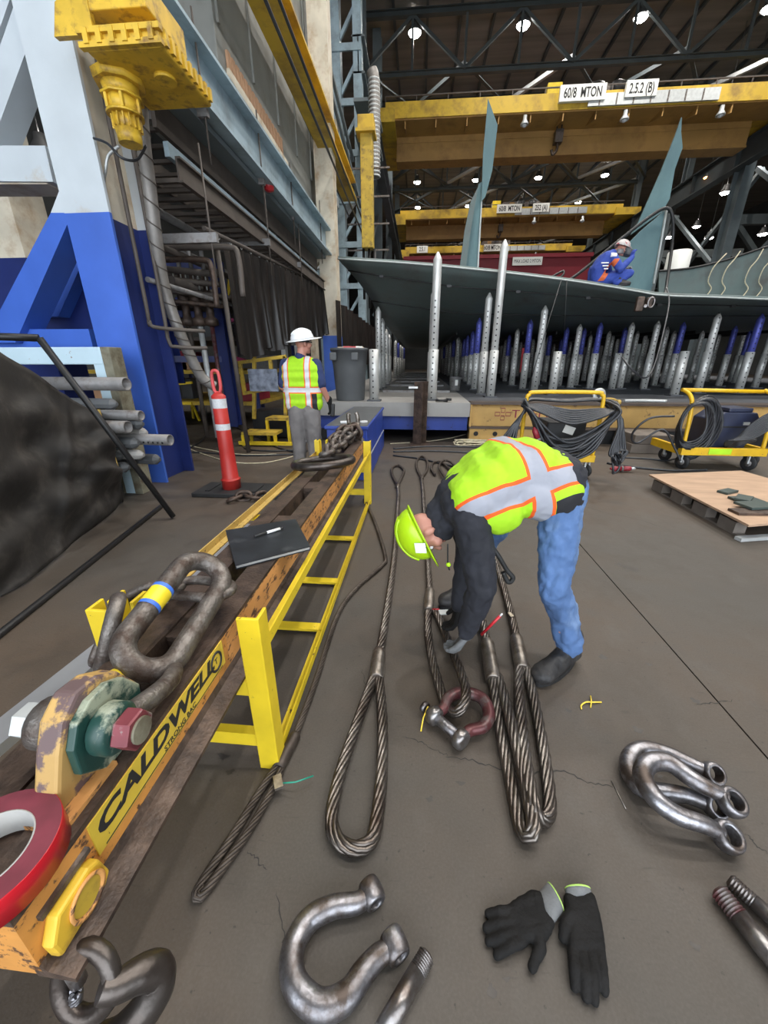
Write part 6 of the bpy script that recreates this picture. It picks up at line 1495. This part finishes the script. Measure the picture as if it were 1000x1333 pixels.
# maroon shackle with its pin in place
ea, eb = gz(566,932,.045), gz(600,962,.045)
ax_ = (eb-ea).normalized(); bd = V((-ax_.y, ax_.x, 0)); 
if bd.y < 0: bd = -bd
mc = (ea+eb)/2; hw = (eb-ea).length/2
ms = thing('pinned_shackle', 'maroon anchor shackle with its pin in place, holding a sling eye', 'shackle', mc)
cl = [ea+bd*.02, ea+bd*.06+V((0,0,.004)), ea-ax_*.02+bd*.11+V((0,0,.008)), ea-ax_*.005+bd*.17+V((0,0,.01)), mc-ax_*.02+bd*.215+V((0,0,.01)), mc+ax_*.03+bd*.215+V((0,0,.01)), eb+ax_*.012+bd*.17+V((0,0,.008)), eb+ax_*.025+bd*.11+V((0,0,.004)), eb+bd*.06, eb+bd*.02]
C_ = catmull(cl, 8); MB().tube(C_, [.021+.006*math.sin(PI*i/(len(C_)-1)) for i in range(len(C_))], 14).build('bow', 'steel_red', ms)
for c in (ea, eb): MB().lathe([(.005,-.020),(.032,-.022),(.040,-.012),(.040,.012),(.032,.022),(.005,.020)], c, ax_, n=22).build('ear', 'steel_pin', ms)
MB().cyl(ea-ax_*.035, eb+ax_*.02, .022, n=18).build('pin', 'steel_bright', ms)
hd = MB().lathe([(.01,-.018),(.024,-.018),(.024,.0),(.01,.0)], ea-ax_*.05, ax_, n=16).build('pin_head', 'steel_bright', ms)
MB().tube([ea-ax_*.04+V((0,0,.02)), gz(551,935,.03), gz(548,952,.004)], .0032, 6).build('zip_tie', 'zip_yellow', ms)
tag(MB().tube(catmull([gz(757,923,.004), gz(757,918,.006), gz(763,914,.008), gz(772,914,.008), gz(783,914,.004)], 6), .0035, 6).build('zip_tie', 'zip_yellow'), 'cut yellow zip tie lying on the floor by the worker boot', 'zip tie')
tag(MB().tube([gz(769,906,.004), gz(770,913,.012), gz(769,921,.004)], .003, 6).build('zip_tie', 'zip_yellow'), 'short yellow zip tie stub crossing the curled one', 'zip tie')
tag(MB().tube([gz(796,1016,.003), gz(815,1053,.003)], .002, 6).build('steel_wire', 'ferrule'), 'short loose steel wire on the floor beside the shackle bows', 'wire')

# ================================================================ gloves on the floor
def blob(name, mb, m, parent, vox, sm=5, disp=0, dscale=.08, label=None):
    o = mb.build(name, m, parent, smooth=True, label=label)
    r = o.modifiers.new('remesh', 'REMESH'); r.mode = 'VOXEL'; r.voxel_size = vox; r.use_smooth_shade = True
    if sm: s = o.modifiers.new('smooth', 'SMOOTH'); s.iterations = sm; s.factor = .5
    if disp:
        tx = bpy.data.textures.get('folds%g' % dscale) or bpy.data.textures.new('folds%g' % dscale, 'CLOUDS'); tx.noise_scale = dscale; tx.noise_depth = 2
        d = o.modifiers.new('folds', 'DISPLACE'); d.texture = tx; d.strength = disp; d.mid_level = .5; d.texture_coords = 'GLOBAL'
    return o
def floor_glove(lab, wrist, palm, fingers, thumb, cuff, loc):
    t = thing('work_glove', lab, 'glove', gz(*loc), 'pair of work gloves')
    mb = MB(); G = lambda p, z=.016: gz(p[0], p[1], z)
    mb.cone(G(wrist[0], .018), G(wrist[1], .018), .017, .017)
    for i, (a, b, r) in enumerate(palm):
        mb.cone(G(a, .019), G(b, .019), r, r)
        if i: 
            for f in (.33, .67): mb.cone(G(a, .019).lerp(G(palm[i-1][0], .019), f), G(b, .019).lerp(G(palm[i-1][1], .019), f), r, r)
        else: mb.cone(G(a, .019).lerp(G(wrist[0], .019), .5), G(b, .019).lerp(G(wrist[1], .019), .5), r*.95, r*.95)
    for b, tpp in fingers: 
        mid = (G(b, .02)+G(tpp, .02))/2 + V((0,0,.005)); mb.chainpts([G(b, .019), mid, G(tpp, .013)], [.0145, .0135, .0115])
    mb.chainpts([G(thumb[0], .022), G(thumb[1], .022), G(thumb[2], .016)], [.018, .015, .0125])
    blob('glove_body', mb, 'glove_black', t, .0035, 4, disp=.004, dscale=.02)
    n = 24; rows = []                      # open cuff
    a0, a1, b0, b1 = G(cuff[0], .018), G(cuff[1], .018), G(cuff[2], .022), G(cuff[3], .022)
    for j in range(5):
        f = j/4; L0, R0 = a0.lerp(b0, f), a1.lerp(b1, f); c = (L0+R0)/2; hx = (R0-L0)/2; row = []
        for i in range(n+1):
            th = 2*PI*i/n; row.append(c + hx*math.cos(th) + V((0,0,1))*math.sin(th)*(.014+.006*f) + V((0,0,.001)))
        rows.append(row)
    o = MB().grid(rows).build('knit_cuff', 'glove_grey', t); o.modifiers.new('thick', 'SOLIDIFY').thickness = .002
    MB().tube(rows[-1][:-1], .0026, 6, closed=True).build('hem_trim', 'glove_trim', t)
floor_glove('black work glove lying palm up with spread fingers, left of the pair', ((703,1170),(714,1200)), (((696,1170),(706,1212),.020),((680,1178),(690,1215),.019),((668,1190),(680,1218),.017),((672,1182),(690,1180),.018)),
    (((664,1186),(636,1190)),((668,1199),(633,1208)),((674,1212),(636,1226)),((681,1224),(647,1243))), ((702,1212),(704,1234),(693,1259)), ((699,1166),(717,1207),(713,1150),(733,1186)), (690,1200))
floor_glove('black work glove lying with fingers toward the camera, right of the pair', ((742,1172),(768,1170)), (((745,1182),(770,1180),.019),((747,1205),(775,1203),.019),((748,1230),(779,1228),.018)),
    (((746,1240),(748,1284)),((758,1242),(763,1298)),((770,1242),(774,1302)),((781,1238),(787,1290))), ((743,1192),(735,1208),(733,1221)), ((739,1172),(770,1168),(736,1157),(768,1158)), (762,1210))
# ================================================================ people
def helmet(parent, c, up, fwd, m, r=(.115, .140, .118), brim=True, full=False):
    up = V(up).normalized(); fwd = V(fwd); fwd = (fwd - up*fwd.dot(up)).normalized(); side = fwd.cross(up)
    R = Matrix((side, fwd, up)).transposed()
    rows = []
    for j in range(13):
        ph = PI/2*j/12; row = []
        for i in range(33):
            t = 2*PI*i/32; k = 1 + .018*(abs(math.cos(t)) < .2)*math.sin(ph)
            row.append(V(c) + R @ V((r[0]*math.cos(ph)*math.cos(t), r[1]*math.cos(ph)*math.sin(t), r[2]*math.sin(ph)*k)))
        rows.append(row)
    h = MB().grid(rows).build('hard_hat', m, parent); h.modifiers.new('thick', 'SOLIDIFY').thickness = .004
    rr = []
    for (g_, dz) in ((1.0, 0), (1.06, -.006), (1.12, -.010)):
        row = []
        for i in range(33):
            t = 2*PI*i/32; ext = (.045 if full else .0)
            pk = max(0, math.sin(t))**2*.045 + .012 + ext
            f = (g_-1)/.12
            row.append(V(c) + R @ V(((r[0]+f*pk)*math.cos(t), (r[1]+f*pk)*math.sin(t), dz-.003)))
        rr.append(row)
    b = MB().grid(rr).build('brim', m, h); b.modifiers.new('thick', 'SOLIDIFY').thickness = .005
    for s in (-.035, 0, .035):
        MB().tube([V(c) + R @ V((s, r[1]*math.cos(a)*.97, r[2]*math.sin(a)*1.005*math.sqrt(max(0, 1-(s/r[0])**2)))) for a in [PI*(.18+.64*i/14) for i in range(15)]], .006, 6).build('ridge', m, h)
    return h, R
def head_into(mb, c, up, fwd, s=1.0):
    up = V(up).normalized(); fwd = V(fwd); fwd = (fwd-up*fwd.dot(up)).normalized(); side = fwd.cross(up)
    R = Matrix((side, fwd, up)).transposed(); c = V(c)
    mb.ell(c+up*.02*s, (.074*s, .094*s, .098*s), R); mb.ell(c-up*.06*s+fwd*.022*s, (.056*s, .066*s, .062*s), R)
    mb.cone(c+fwd*.088*s+up*.012*s, c+fwd*.112*s-up*.022*s, .010*s, .015*s)                 # nose
    mb.cone(c+fwd*.082*s-up*.058*s-side*.02*s, c+fwd*.082*s-up*.058*s+side*.02*s, .012*s, .012*s)   # lips
    mb.ell(c+fwd*.07*s-up*.095*s, .024*s)                                                  # chin
    for k in (-1, 1):
        mb.ell(c+side*k*.078*s-up*.012*s-fwd*.005*s, (.010*s, .020*s, .032*s), R)          # ears
        mb.ell(c+side*k*.045*s+fwd*.062*s-up*.025*s, .03*s)                                # cheeks
    return R
def eyes(parent, c, up, fwd, s=1.0):
    up = V(up).normalized(); fwd = V(fwd); fwd = (fwd-up*fwd.dot(up)).normalized(); side = fwd.cross(up); c = V(c)
    for k in (-1, 1):
        e = MB().ell(c+side*k*.031*s+fwd*.083*s+up*.014*s, .011*s, nu=10, nv=7).build('eye', 'white_plastic', parent)
        MB().ell(c+side*k*.031*s+fwd*.0915*s+up*.014*s, .0052*s, nu=8, nv=6).build('iris', 'black_print', e)
        MB().tube([c+side*(k*.031+d)*s+fwd*.094*s+up*(.034-abs(d)*.2)*s for d in (-.018, 0, .018)], .004*s, 6).build('brow', 'hair', parent)
def hand_into(mb, w, d, pn, s=1.0, grow=0, curl=.5, thumb=1):
    """w wrist, d along the hand, pn palm normal"""
    d = V(d).normalized(); pn = V(pn); pn = (pn-d*pn.dot(d)).normalized(); sd = d.cross(pn); w = V(w)
    for k in (-1, -.33, .33, 1): mb.cone(w+sd*k*.012*s, w+d*.085*s+sd*k*.030*s, .016*s+grow, .013*s+grow)
    for k, L_ in zip((-1.1, -.37, .37, 1.1), (.062, .078, .084, .072)):
        b = w+d*.088*s+sd*k*.030*s; m_ = b + (d*math.cos(curl*.5)+pn*math.sin(curl*.5))*L_*.5*s
        e = m_ + (d*math.cos(curl*1.6)+pn*math.sin(curl*1.6))*L_*.5*s
        mb.chainpts([b, m_, e], [.0098*s+grow, .0090*s+grow, .0078*s+grow])
    b = w+d*.03*s+sd*thumb*.030*s; m_ = b+(d*.6+sd*thumb*.7+pn*.35).normalized()*.045*s; e = m_+(d*.85+sd*thumb*.15+pn*.5).normalized()*.034*s
    mb.chainpts([b, m_, e], [.013*s+grow, .011*s+grow, .009*s+grow])
def boot(parent, heel, toe, m='boot', top=.14, name='boot', ank=None):
    heel, toe = V(heel), V(toe); d = (toe-heel); d.z = 0; d.normalize(); sd = V((-d.y, d.x, 0)); L_ = (toe-heel).length
    mb = MB()
    for k in (-1, 1):
        mb.cone(heel+d*.04+sd*k*.012+V((0,0,.05)), toe-d*.05+sd*k*.020+V((0,0,.045)), .036, .038)
    mb.ell(toe-d*.045+V((0,0,.045)), (.052, .052, .042)); mb.cone(heel+d*.05+V((0,0,.06)), heel+d*.065+V((0,0,top)), .045, .05); mb.cone(heel+d*.10+V((0,0,.09)), toe-d*.08+V((0,0,.055)), .045, .038)
    o = blob(name, mb, m, parent, .008, 3, disp=.006, dscale=.03)
    so_ = MB()
    poly = []
    for i in range(28):
        t = 2*PI*i/28; x = math.cos(t)*L_/2*1.0; y = math.sin(t)*(.050+.008*math.cos(t))
        poly.append((x, y))
    so_.prism(poly, (heel+toe)/2+V((0,0,.001-min(heel.z, toe.z)*0)), d, sd, (0,0,.026)).build('sole', 'rubber', o)
    return o

# ---------------- bending worker
w2 = thing('person', 'worker bending over the slings in lime vest, black hoodie, jeans and lime hard hat', 'person', (.6, 1.8, 0))
rh, lh = V((.67,1.75,.885)), V((.58,2.00,.885))
rk_, lk_ = V((.675,1.63,.46)), V((.42,2.10,.46))
ra, la_ = V((.79,1.63,.10)), V((.345,2.21,.10))
sp = [V((.665,1.87,.93)), V((.50,1.87,.97)), V((.34,1.84,.915)), V((.22,1.81,.83))]
nk, hd_ = V((.135,1.785,.755)), V((.055,1.755,.675))
rs, ls = V((.245,1.645,.795)), V((.215,2.00,.80))
re_, le_ = V((.315,1.55,.49)), V((.30,1.94,.50))
rw_, lw_ = V((.275,1.60,.185)), V((.255,1.80,.20))
hup, hf = V((-.88,-.16,-.44)), V((-.25,-.20,-.9))
b = MB()
for i in range(3): b.cone(sp[i], sp[i+1], .095, .095)
for p, w_ in zip(sp, (.09, .08, .09, .10)): b.cone(p+V((0,-w_,0)), p+V((0,w_,0)), .075, .075)
b.cone(sp[3], nk, .07, .055); b.cone(nk, hd_, .055, .055); head_into(b, hd_, hup, hf)
for s_, e_, w_ in ((rs, re_, rw_), (ls, le_, lw_)): b.chainpts([sp[3].lerp(s_, .5), s_, e_, w_], [.06, .052, .040, .028])
for h_, k_, a_ in ((rh, rk_, ra), (lh, lk_, la_)): b.chainpts([sp[0].lerp(h_, .5), h_, k_, a_], [.09, .082, .056, .038])
hand_into(b, rw_, (-.35,.15,-.9), (-.8,.2,.3), curl=.7, thumb=-1); hand_into(b, lw_, (-.2,-.1,-.97), (-.9,0,.2), curl=.7, thumb=1)
for a_, d in ((ra, V((-.7,-.6,0))), (la_, V((-.7,-.6,0)))): b.cone(a_+V((0,0,-.04)), a_+d*.16+V((0,0,-.06)), .035, .03)
blob('body', b, 'skin', w2, .008, 3)
eyes(w2, hd_, hup, hf)
j = MB()
for h_, k_, a_ in ((rh, rk_, ra), (lh, lk_, la_)):
    j.chainpts([sp[0].lerp(h_, .4)+V((0,0,.01)), h_, h_.lerp(k_, .5), k_+V((-.01,0,0)), k_.lerp(a_, .45)+V((.015,.01,0)), a_+V((0,0,.03))], [.100, .104, .090, .076, .070, .066])
j.cone(rh+V((.01,.03,.03)), lh+V((.01,-.03,.03)), .108, .108); j.cone(sp[0]+V((-.03,-.09,-.02)), sp[0]+V((-.03,.09,-.02)), .10, .10)
jn = blob('jeans', j, 'jeans', w2, .009, 3, disp=.034, dscale=.06)
h = MB()
for i in range(3): h.cone(sp[i], sp[i+1], .122, .125)
for p in (sp[1]+V((.02,-.01,-.07)), sp[2]+V((.0,-.01,-.085)), sp[3]+V((.05,0,-.03))): h.cone(p+V((0,-.10,0)), p+V((0,.10,0)), .112, .112)
for p, w_, r_ in zip(sp, (.085, .085, .10, .11), (.108, .112, .118, .105)): h.cone(p+V((0,-w_,0)), p+V((0,w_,0)), r_, r_)
for s_, e_, w_ in ((rs, re_, rw_), (ls, le_, lw_)): h.chainpts([sp[3].lerp(s_, .6), s_, s_.lerp(e_, .5)+V((.01,0,0)), e_, e_.lerp(w_, .5), w_+V((0,0,.015))], [.085, .090, .080, .070, .060, .048])
h.cone(V((.672,1.78,.94)), V((.672,1.95,.945)), .112, .112); h.cone(sp[3], nk, .105, .088); h.cone(nk+V((.02,-.06,-.03)), nk+V((.02,.07,-.03)), .062, .062); h.cone(nk+V((.05,-.03,.05)), nk+V((.02,.04,.05)), .065, .06); h.ell(nk+V((.0,-.05,-.05)), (.07,.06,.07))
blob('hoodie', h, 'hoodie', w2, .008, 3, disp=.020, dscale=.05)
v = MB()
for p, w_, r_ in zip((sp[0]+V((-.045,-.01,.012)), sp[1]+V((.04,0,.005)), sp[1]+V((-.07,0,0)), sp[2], sp[3]+V((.045,0,.035))), (.098, .10, .105, .115, .125), (.122, .132, .137, .137, .120)): v.cone(p+V((0,-w_,0)), p+V((0,w_,0)), r_, r_)
for i in range(3): v.cone(sp[i]*.8+sp[1]*.2, sp[i+1]*.9+sp[1]*.1, .13, .13)
for p in (sp[0]+V((-.08,-.01,-.06)), sp[1]+V((.03,-.02,-.085)), sp[2]+V((.045,-.02,-.10)), sp[2]+V((-.02,-.02,-.09))): v.cone(p+V((0,-.11,0)), p+V((0,.11,0)), .122, .122)
v.cone(V((.645,1.745,.885)), V((.645,1.95,.925)), .121, .121)
P1, P2 = gy(595, 685, 1.68), gy(742, 620, 1.70); ow = V((0,-.88,.48)); n2 = (P2-P1).cross(ow).normalized()
n2 = (P2-P1).cross(V((0,-.75,.66))).normalized(); n1 = V((1,.28,.24)).normalized(); d1 = n1.dot(V((.475,1.82,1.0))); d2 = n2.dot((P1+P2)/2)
stripe_mat('vest_lime_bent', (.38,.70,.014), [(tuple(n1), d1), (tuple(n2), d2)], (.33,.34,.39), (.80,.11,.012), half=.034, edge=.015,
    extra=[(tuple(n1), d1+.05, d1+.5, tuple(n2), (d2-.45) if n2.z > 0 else d2+.085, (d2-.085) if n2.z > 0 else d2+.45, (.015,.015,.018))])
ve = blob('hi_vis_vest', v, 'vest_lime_bent', w2, .009, 5, disp=.014, dscale=.07)
helmet(w2, hd_+hup.normalized()*.035, hup, hf, 'helmet_lime', (.112, .138, .115))
hs = hd_ + hup.normalized()*.08 + V((.045,-.108,.0)); 
MB().box(hs+V((0,-.012,0)), (.055, .002, .05), Matrix.Rotation(-.35, 3, 'Z') @ Matrix.Rotation(-.2, 3, 'Y')).build('helmet_sticker', 'sign_white', w2)
gl = MB(); hand_into(gl, rw_, (-.35,.15,-.9), (-.8,.2,.3), grow=.004, curl=.7, thumb=-1); gl.cone(rw_, rw_+V((0,0,.03)), .036, .038)
blob('glove', gl, 'glove_grey', w2, .005, 3)
gl = MB(); hand_into(gl, lw_, (-.2,-.1,-.97), (-.9,0,.2), grow=.004, curl=.7, thumb=1); gl.cone(lw_, lw_+V((0,0,.03)), .036, .038)
blob('glove', gl, 'glove_black', w2, .005, 3)
boot(w2, (.865,1.70,0), (.60,1.475,0), top=.16); boot(w2, (.415,2.275,0), (.175,2.055,0), top=.16)
MB().tube(catmull([gy(583, 708, 1.62), gy(583, 730, 1.62), gy(585, 742, 1.62)], 5), .0035, 6).build('lanyard', 'black_print', w2)
MB().ell(gy(584, 735, 1.615), .011).build('cord_toggle', 'lime', w2)
st_ = MB().tube(catmull([gy(636, 706, 1.72), gy(648, 722, 1.70), gy(660, 742, 1.70), gy(668, 752, 1.70), gy(662, 758, 1.70), gy(655, 745, 1.70)], 6), .012, 8).build('hanging_strap', 'black_print', w2)
pen = thing('red_marker', 'red marker stick held in the bending worker right glove', 'marker', gz(640, 815, .2))
MB().cyl(gy(627, 826, 1.60), gy(651, 802, 1.56), .007, n=10).build('barrel', 'red_shiny', pen); MB().cyl(gy(651, 802, 1.56), gy(654, 799, 1.558), .004, n=8).build('tip', 'white_plastic', pen)

# ---------------- standing worker seen from behind
w1 = thing('person', 'standing worker seen from behind in white hard hat, lime vest and grey trousers', 'person', (-1.42, 4.95, 0))
O = V((-1.46, 4.95, 0))
def o(x, y, z): return O + V((x, y, z))
b = MB(); hc1 = o(.035, .02, 1.665); up1, f1_ = V((0,0,1)), V((.75,.66,-.1))
b.cone(o(0,0,1.02), o(0,.01,1.38), .085, .085)
for z, w_ in ((.98,.08),(1.15,.09),(1.33,.11),(1.43,.10)): b.cone(o(-w_,0,z), o(w_,0,z), .07, .07)
b.cone(o(0,0,1.45), hc1, .058, .055); head_into(b, hc1, up1, f1_)
R_a = [o(.19,0,1.42), o(.255,-.02,1.16), o(.315,.08,.97)]; L_a = [o(-.19,0,1.42), o(-.245,-.02,1.16), o(-.20,.20,1.02)]
for A_ in (R_a, L_a): b.chainpts(A_, [.055,.044,.030])
for s in (-1, 1): b.chainpts([o(s*.09,0,.93), o(s*.10,.02,.50), o(s*.105,-.02,.10), o(s*.11,.10,.045)], [.085,.058,.04,.035])
hand_into(b, R_a[2], (.15,.15,-.95), (-.9,.2,0), curl=.6, thumb=1); hand_into(b, L_a[2], (.2,.7,-.4), (.7,0,-.5), curl=.6, thumb=1)
blob('body', b, 'skin', w1, .009, 3); eyes(w1, hc1, up1, f1_)
MB().ell(hc1+V((-.012,-.012,.02)), (.079,.098,.09), Matrix.Rotation(-.85, 3, 'Z')).build('hair', 'hair', w1) if False else None
j = MB()
for s in (-1, 1): j.chainpts([o(s*.085,0,.93), o(s*.10,.0,.72), o(s*.105,.02,.48), o(s*.11,-.01,.12)], [.125,.110,.095,.080])
j.cone(o(-.10,0,.94), o(.10,0,.94), .115, .115)
blob('trousers', j, 'pants_grey', w1, .012, 5, disp=.02, dscale=.07)
h = MB()
for z, w_, r_ in ((1.02,.09,.10),(1.2,.10,.105),(1.36,.12,.105),(1.43,.11,.08)): h.cone(o(-w_,0,z), o(w_,0,z), r_, r_)
h.chainpts([o(.13,0,1.42), R_a[0], R_a[0].lerp(R_a[1], .85)], [.075,.075,.066]); h.chainpts([o(-.13,0,1.42), L_a[0], L_a[0].lerp(L_a[1], .85)], [.075,.075,.066]); h.cone(o(0,0,1.42), o(0,0,1.50), .08, .072)
blob('navy_shirt', h, 'shirt_navy', w1, .010, 4, disp=.012, dscale=.06)
v = MB()
for z, w_, r_ in ((.97,.125,.125),(1.08,.125,.127),(1.18,.125,.127),(1.28,.13,.127),(1.37,.135,.118),(1.43,.10,.092)): v.cone(o(-w_,0,z), o(w_,0,z), r_, r_)
stripe_mat('vest_lime_back', (.38,.70,.014), [((0,0,1), 1.13), ((1,0,0), O.x+.10), ((1,0,0), O.x-.17)], (.60,.60,.62), (.80,.15,.03), half=.027, edge=.014, extra=[((1,0,0), O.x+.125, O.x+.20, (0,0,1), .80, 1.11, (.02,.02,.022))])
blob('hi_vis_vest', v, 'vest_lime_back', w1, .010, 5, disp=.012, dscale=.07)
helmet(w1, hc1+V((0,0,.045)), V((-.10,-.12,1)), f1_, 'helmet_white', (.118, .145, .118), full=True)
MB().lathe([(.083,.0),(.084,.05)], hc1+V((0,0,.005)), n=24, caps=False).build('headband', 'black_print', w1)
MB().tube([hc1 + V((.072*math.cos(t)+.035, .07*math.sin(t)+.03, .012)) for t in (-1.0, -.5, 0, .5, 1.0, 1.6)], .005, 6).build('glasses', 'black_print', w1)
gl = MB(); hand_into(gl, R_a[2], (.15,.15,-.95), (-.9,.2,0), grow=.004, curl=.6, thumb=1); gl.cone(R_a[2]+V((0,-.01,.04)), R_a[2], .04, .036); blob('glove', gl, 'glove_black', w1, .006, 3)
gl = MB(); hand_into(gl, L_a[2], (.2,.7,-.4), (.7,0,-.5), grow=.004, curl=.6, thumb=1); blob('glove', gl, 'glove_black', w1, .006, 3)
for s in (-1, 1): boot(w1, o(s*.11,-.09,0), o(s*.125,.19,0), top=.15)
tl = thing('handheld_radio', 'black handheld tool hanging from the standing worker right glove', 'tool', R_a[2]+V((.01,.02,-.2)))
MB().box(R_a[2]+V((.035,.02,-.10)), (.05,.05,.16), Matrix.Rotation(.1,3,'Y')).build('tool_body', 'black_steel', tl, bevel=.01)

# ---------------- welder sitting on the rim
Wb = gy(783, 372, 9.32); Wb.z = ez(Wb.x)+.02
w3 = thing('person', 'crouching welder in blue and orange overalls and welding mask on the hull rim', 'person', Wb)
def q3(x, y, z): return Wb + V((x, y, z))
hp3, ch3, nk3, hd3 = q3(-.12,0,.12), q3(-.02,.0,.50), q3(.15,0,.62), q3(.25,-.02,.68)
b = MB(); b.chainpts([hp3, hp3.lerp(ch3, .5)+V((-.06,0,0)), ch3, nk3, hd3], [.12,.12,.12,.06,.055])
head_into(b, hd3, V((.35,0,.94)), V((.95,-.1,-.3)))
arms = [[q3(.06,-.17,.50), q3(.20,-.26,.28), q3(.42,-.14,.50)], [q3(.06,.17,.50), q3(.22,.24,.26), q3(.42,.10,.34)]]
legs = [[q3(-.02,-.12,.13), q3(.42,-.16,.22), q3(.20,-.20,.06), q3(.36,-.22,.04)], [q3(-.02,.12,.13), q3(.44,.12,.24), q3(.22,.16,.07), q3(.36,.18,.05)]]
for A_ in arms: b.chainpts(A_, [.055,.045,.03])
for A_ in legs: b.chainpts(A_, [.085,.06,.04,.035])
hand_into(b, arms[0][2], (.1,.1,.95), (.6,.3,0), curl=.8); hand_into(b, arms[1][2], (.9,-.2,.2), (0,-.5,-.8), curl=.8)
blob('body', b, 'skin', w3, .012, 3); eyes(w3, hd3, V((.35,0,.94)), V((.95,-.1,-.3)))
c = MB(); c.chainpts([hp3+V((0,-.05,0)), hp3.lerp(ch3, .5)+V((-.07,-.05,0)), ch3+V((0,-.07,0)), nk3+V((-.04,0,-.02))], [.135,.14,.135,.08]); c.chainpts([hp3+V((0,.06,0)), hp3.lerp(ch3, .5)+V((-.07,.06,0)), ch3+V((0,.08,0))], [.135,.14,.13])
for A_ in arms: c.chainpts([ch3.lerp(A_[0], .6), *A_], [.09,.085,.07,.05])
for A_ in legs: c.chainpts([hp3.lerp(A_[0], .6), *A_[:3]], [.12,.115,.085,.065])
stripe_mat('overall_blue', (.03,.065,.34), [((1,0,-.2), Wb.x-.2*(Wb.z+.45)+.03, (0,0,1), Wb.z+.50, Wb.z+.58)], (.7,.7,.72), None, half=.05, edge=0,
    extra=[((.86,0,-.5), .86*Wb.x-.5*Wb.z-.185, .86*Wb.x-.5*Wb.z-.10, (0,0,1), Wb.z+.10, Wb.z+.46, (.62,.13,.04))])
blob('overalls', c, 'overall_blue', w3, .014, 4, disp=.03, dscale=.09)
for k in range(3): MB().box(q3(-.10+.02*k, -.235, .40-.05*k), (.14-.03*k, .006, .02)).build('back_print', 'sign_white', w3)
helmet(w3, hd3+V((.01,0,.03)), V((.30,0,.95)), V((.95,-.1,-.3)), 'helmet_welder', (.115,.14,.115))
MB().tube(catmull([hd3+V((.07,0,-.0)), hd3+V((.12,-.01,-.06)), hd3+V((.11,-.01,-.13))], 5), [.09+.02*math.sin(i*.3) for i in range(11)], 14, ell=(1.0,.75)).build('welding_mask', 'can_grey', w3)
MB().tube(catmull([hd3+V((-.03,0,-.02)), hd3+V((-.03,0,-.10))], 4), .085, 12).build('neck_hood', 'pipe_grey', w3)
gl = MB(); hand_into(gl, arms[0][2], (.1,.1,.95), (.6,.3,0), grow=.006, curl=.8); blob('glove', gl, 'coverall_blue', w3, .009, 2)
gl = MB(); hand_into(gl, arms[1][2], (.9,-.2,.2), (0,-.5,-.8), grow=.006, curl=.8); blob('glove', gl, 'pipe_grey', w3, .009, 2)
for A_ in legs: boot(w3, A_[2]+V((-.02,0,-.05)), A_[3]+V((.1,0,-.04)), top=.10)
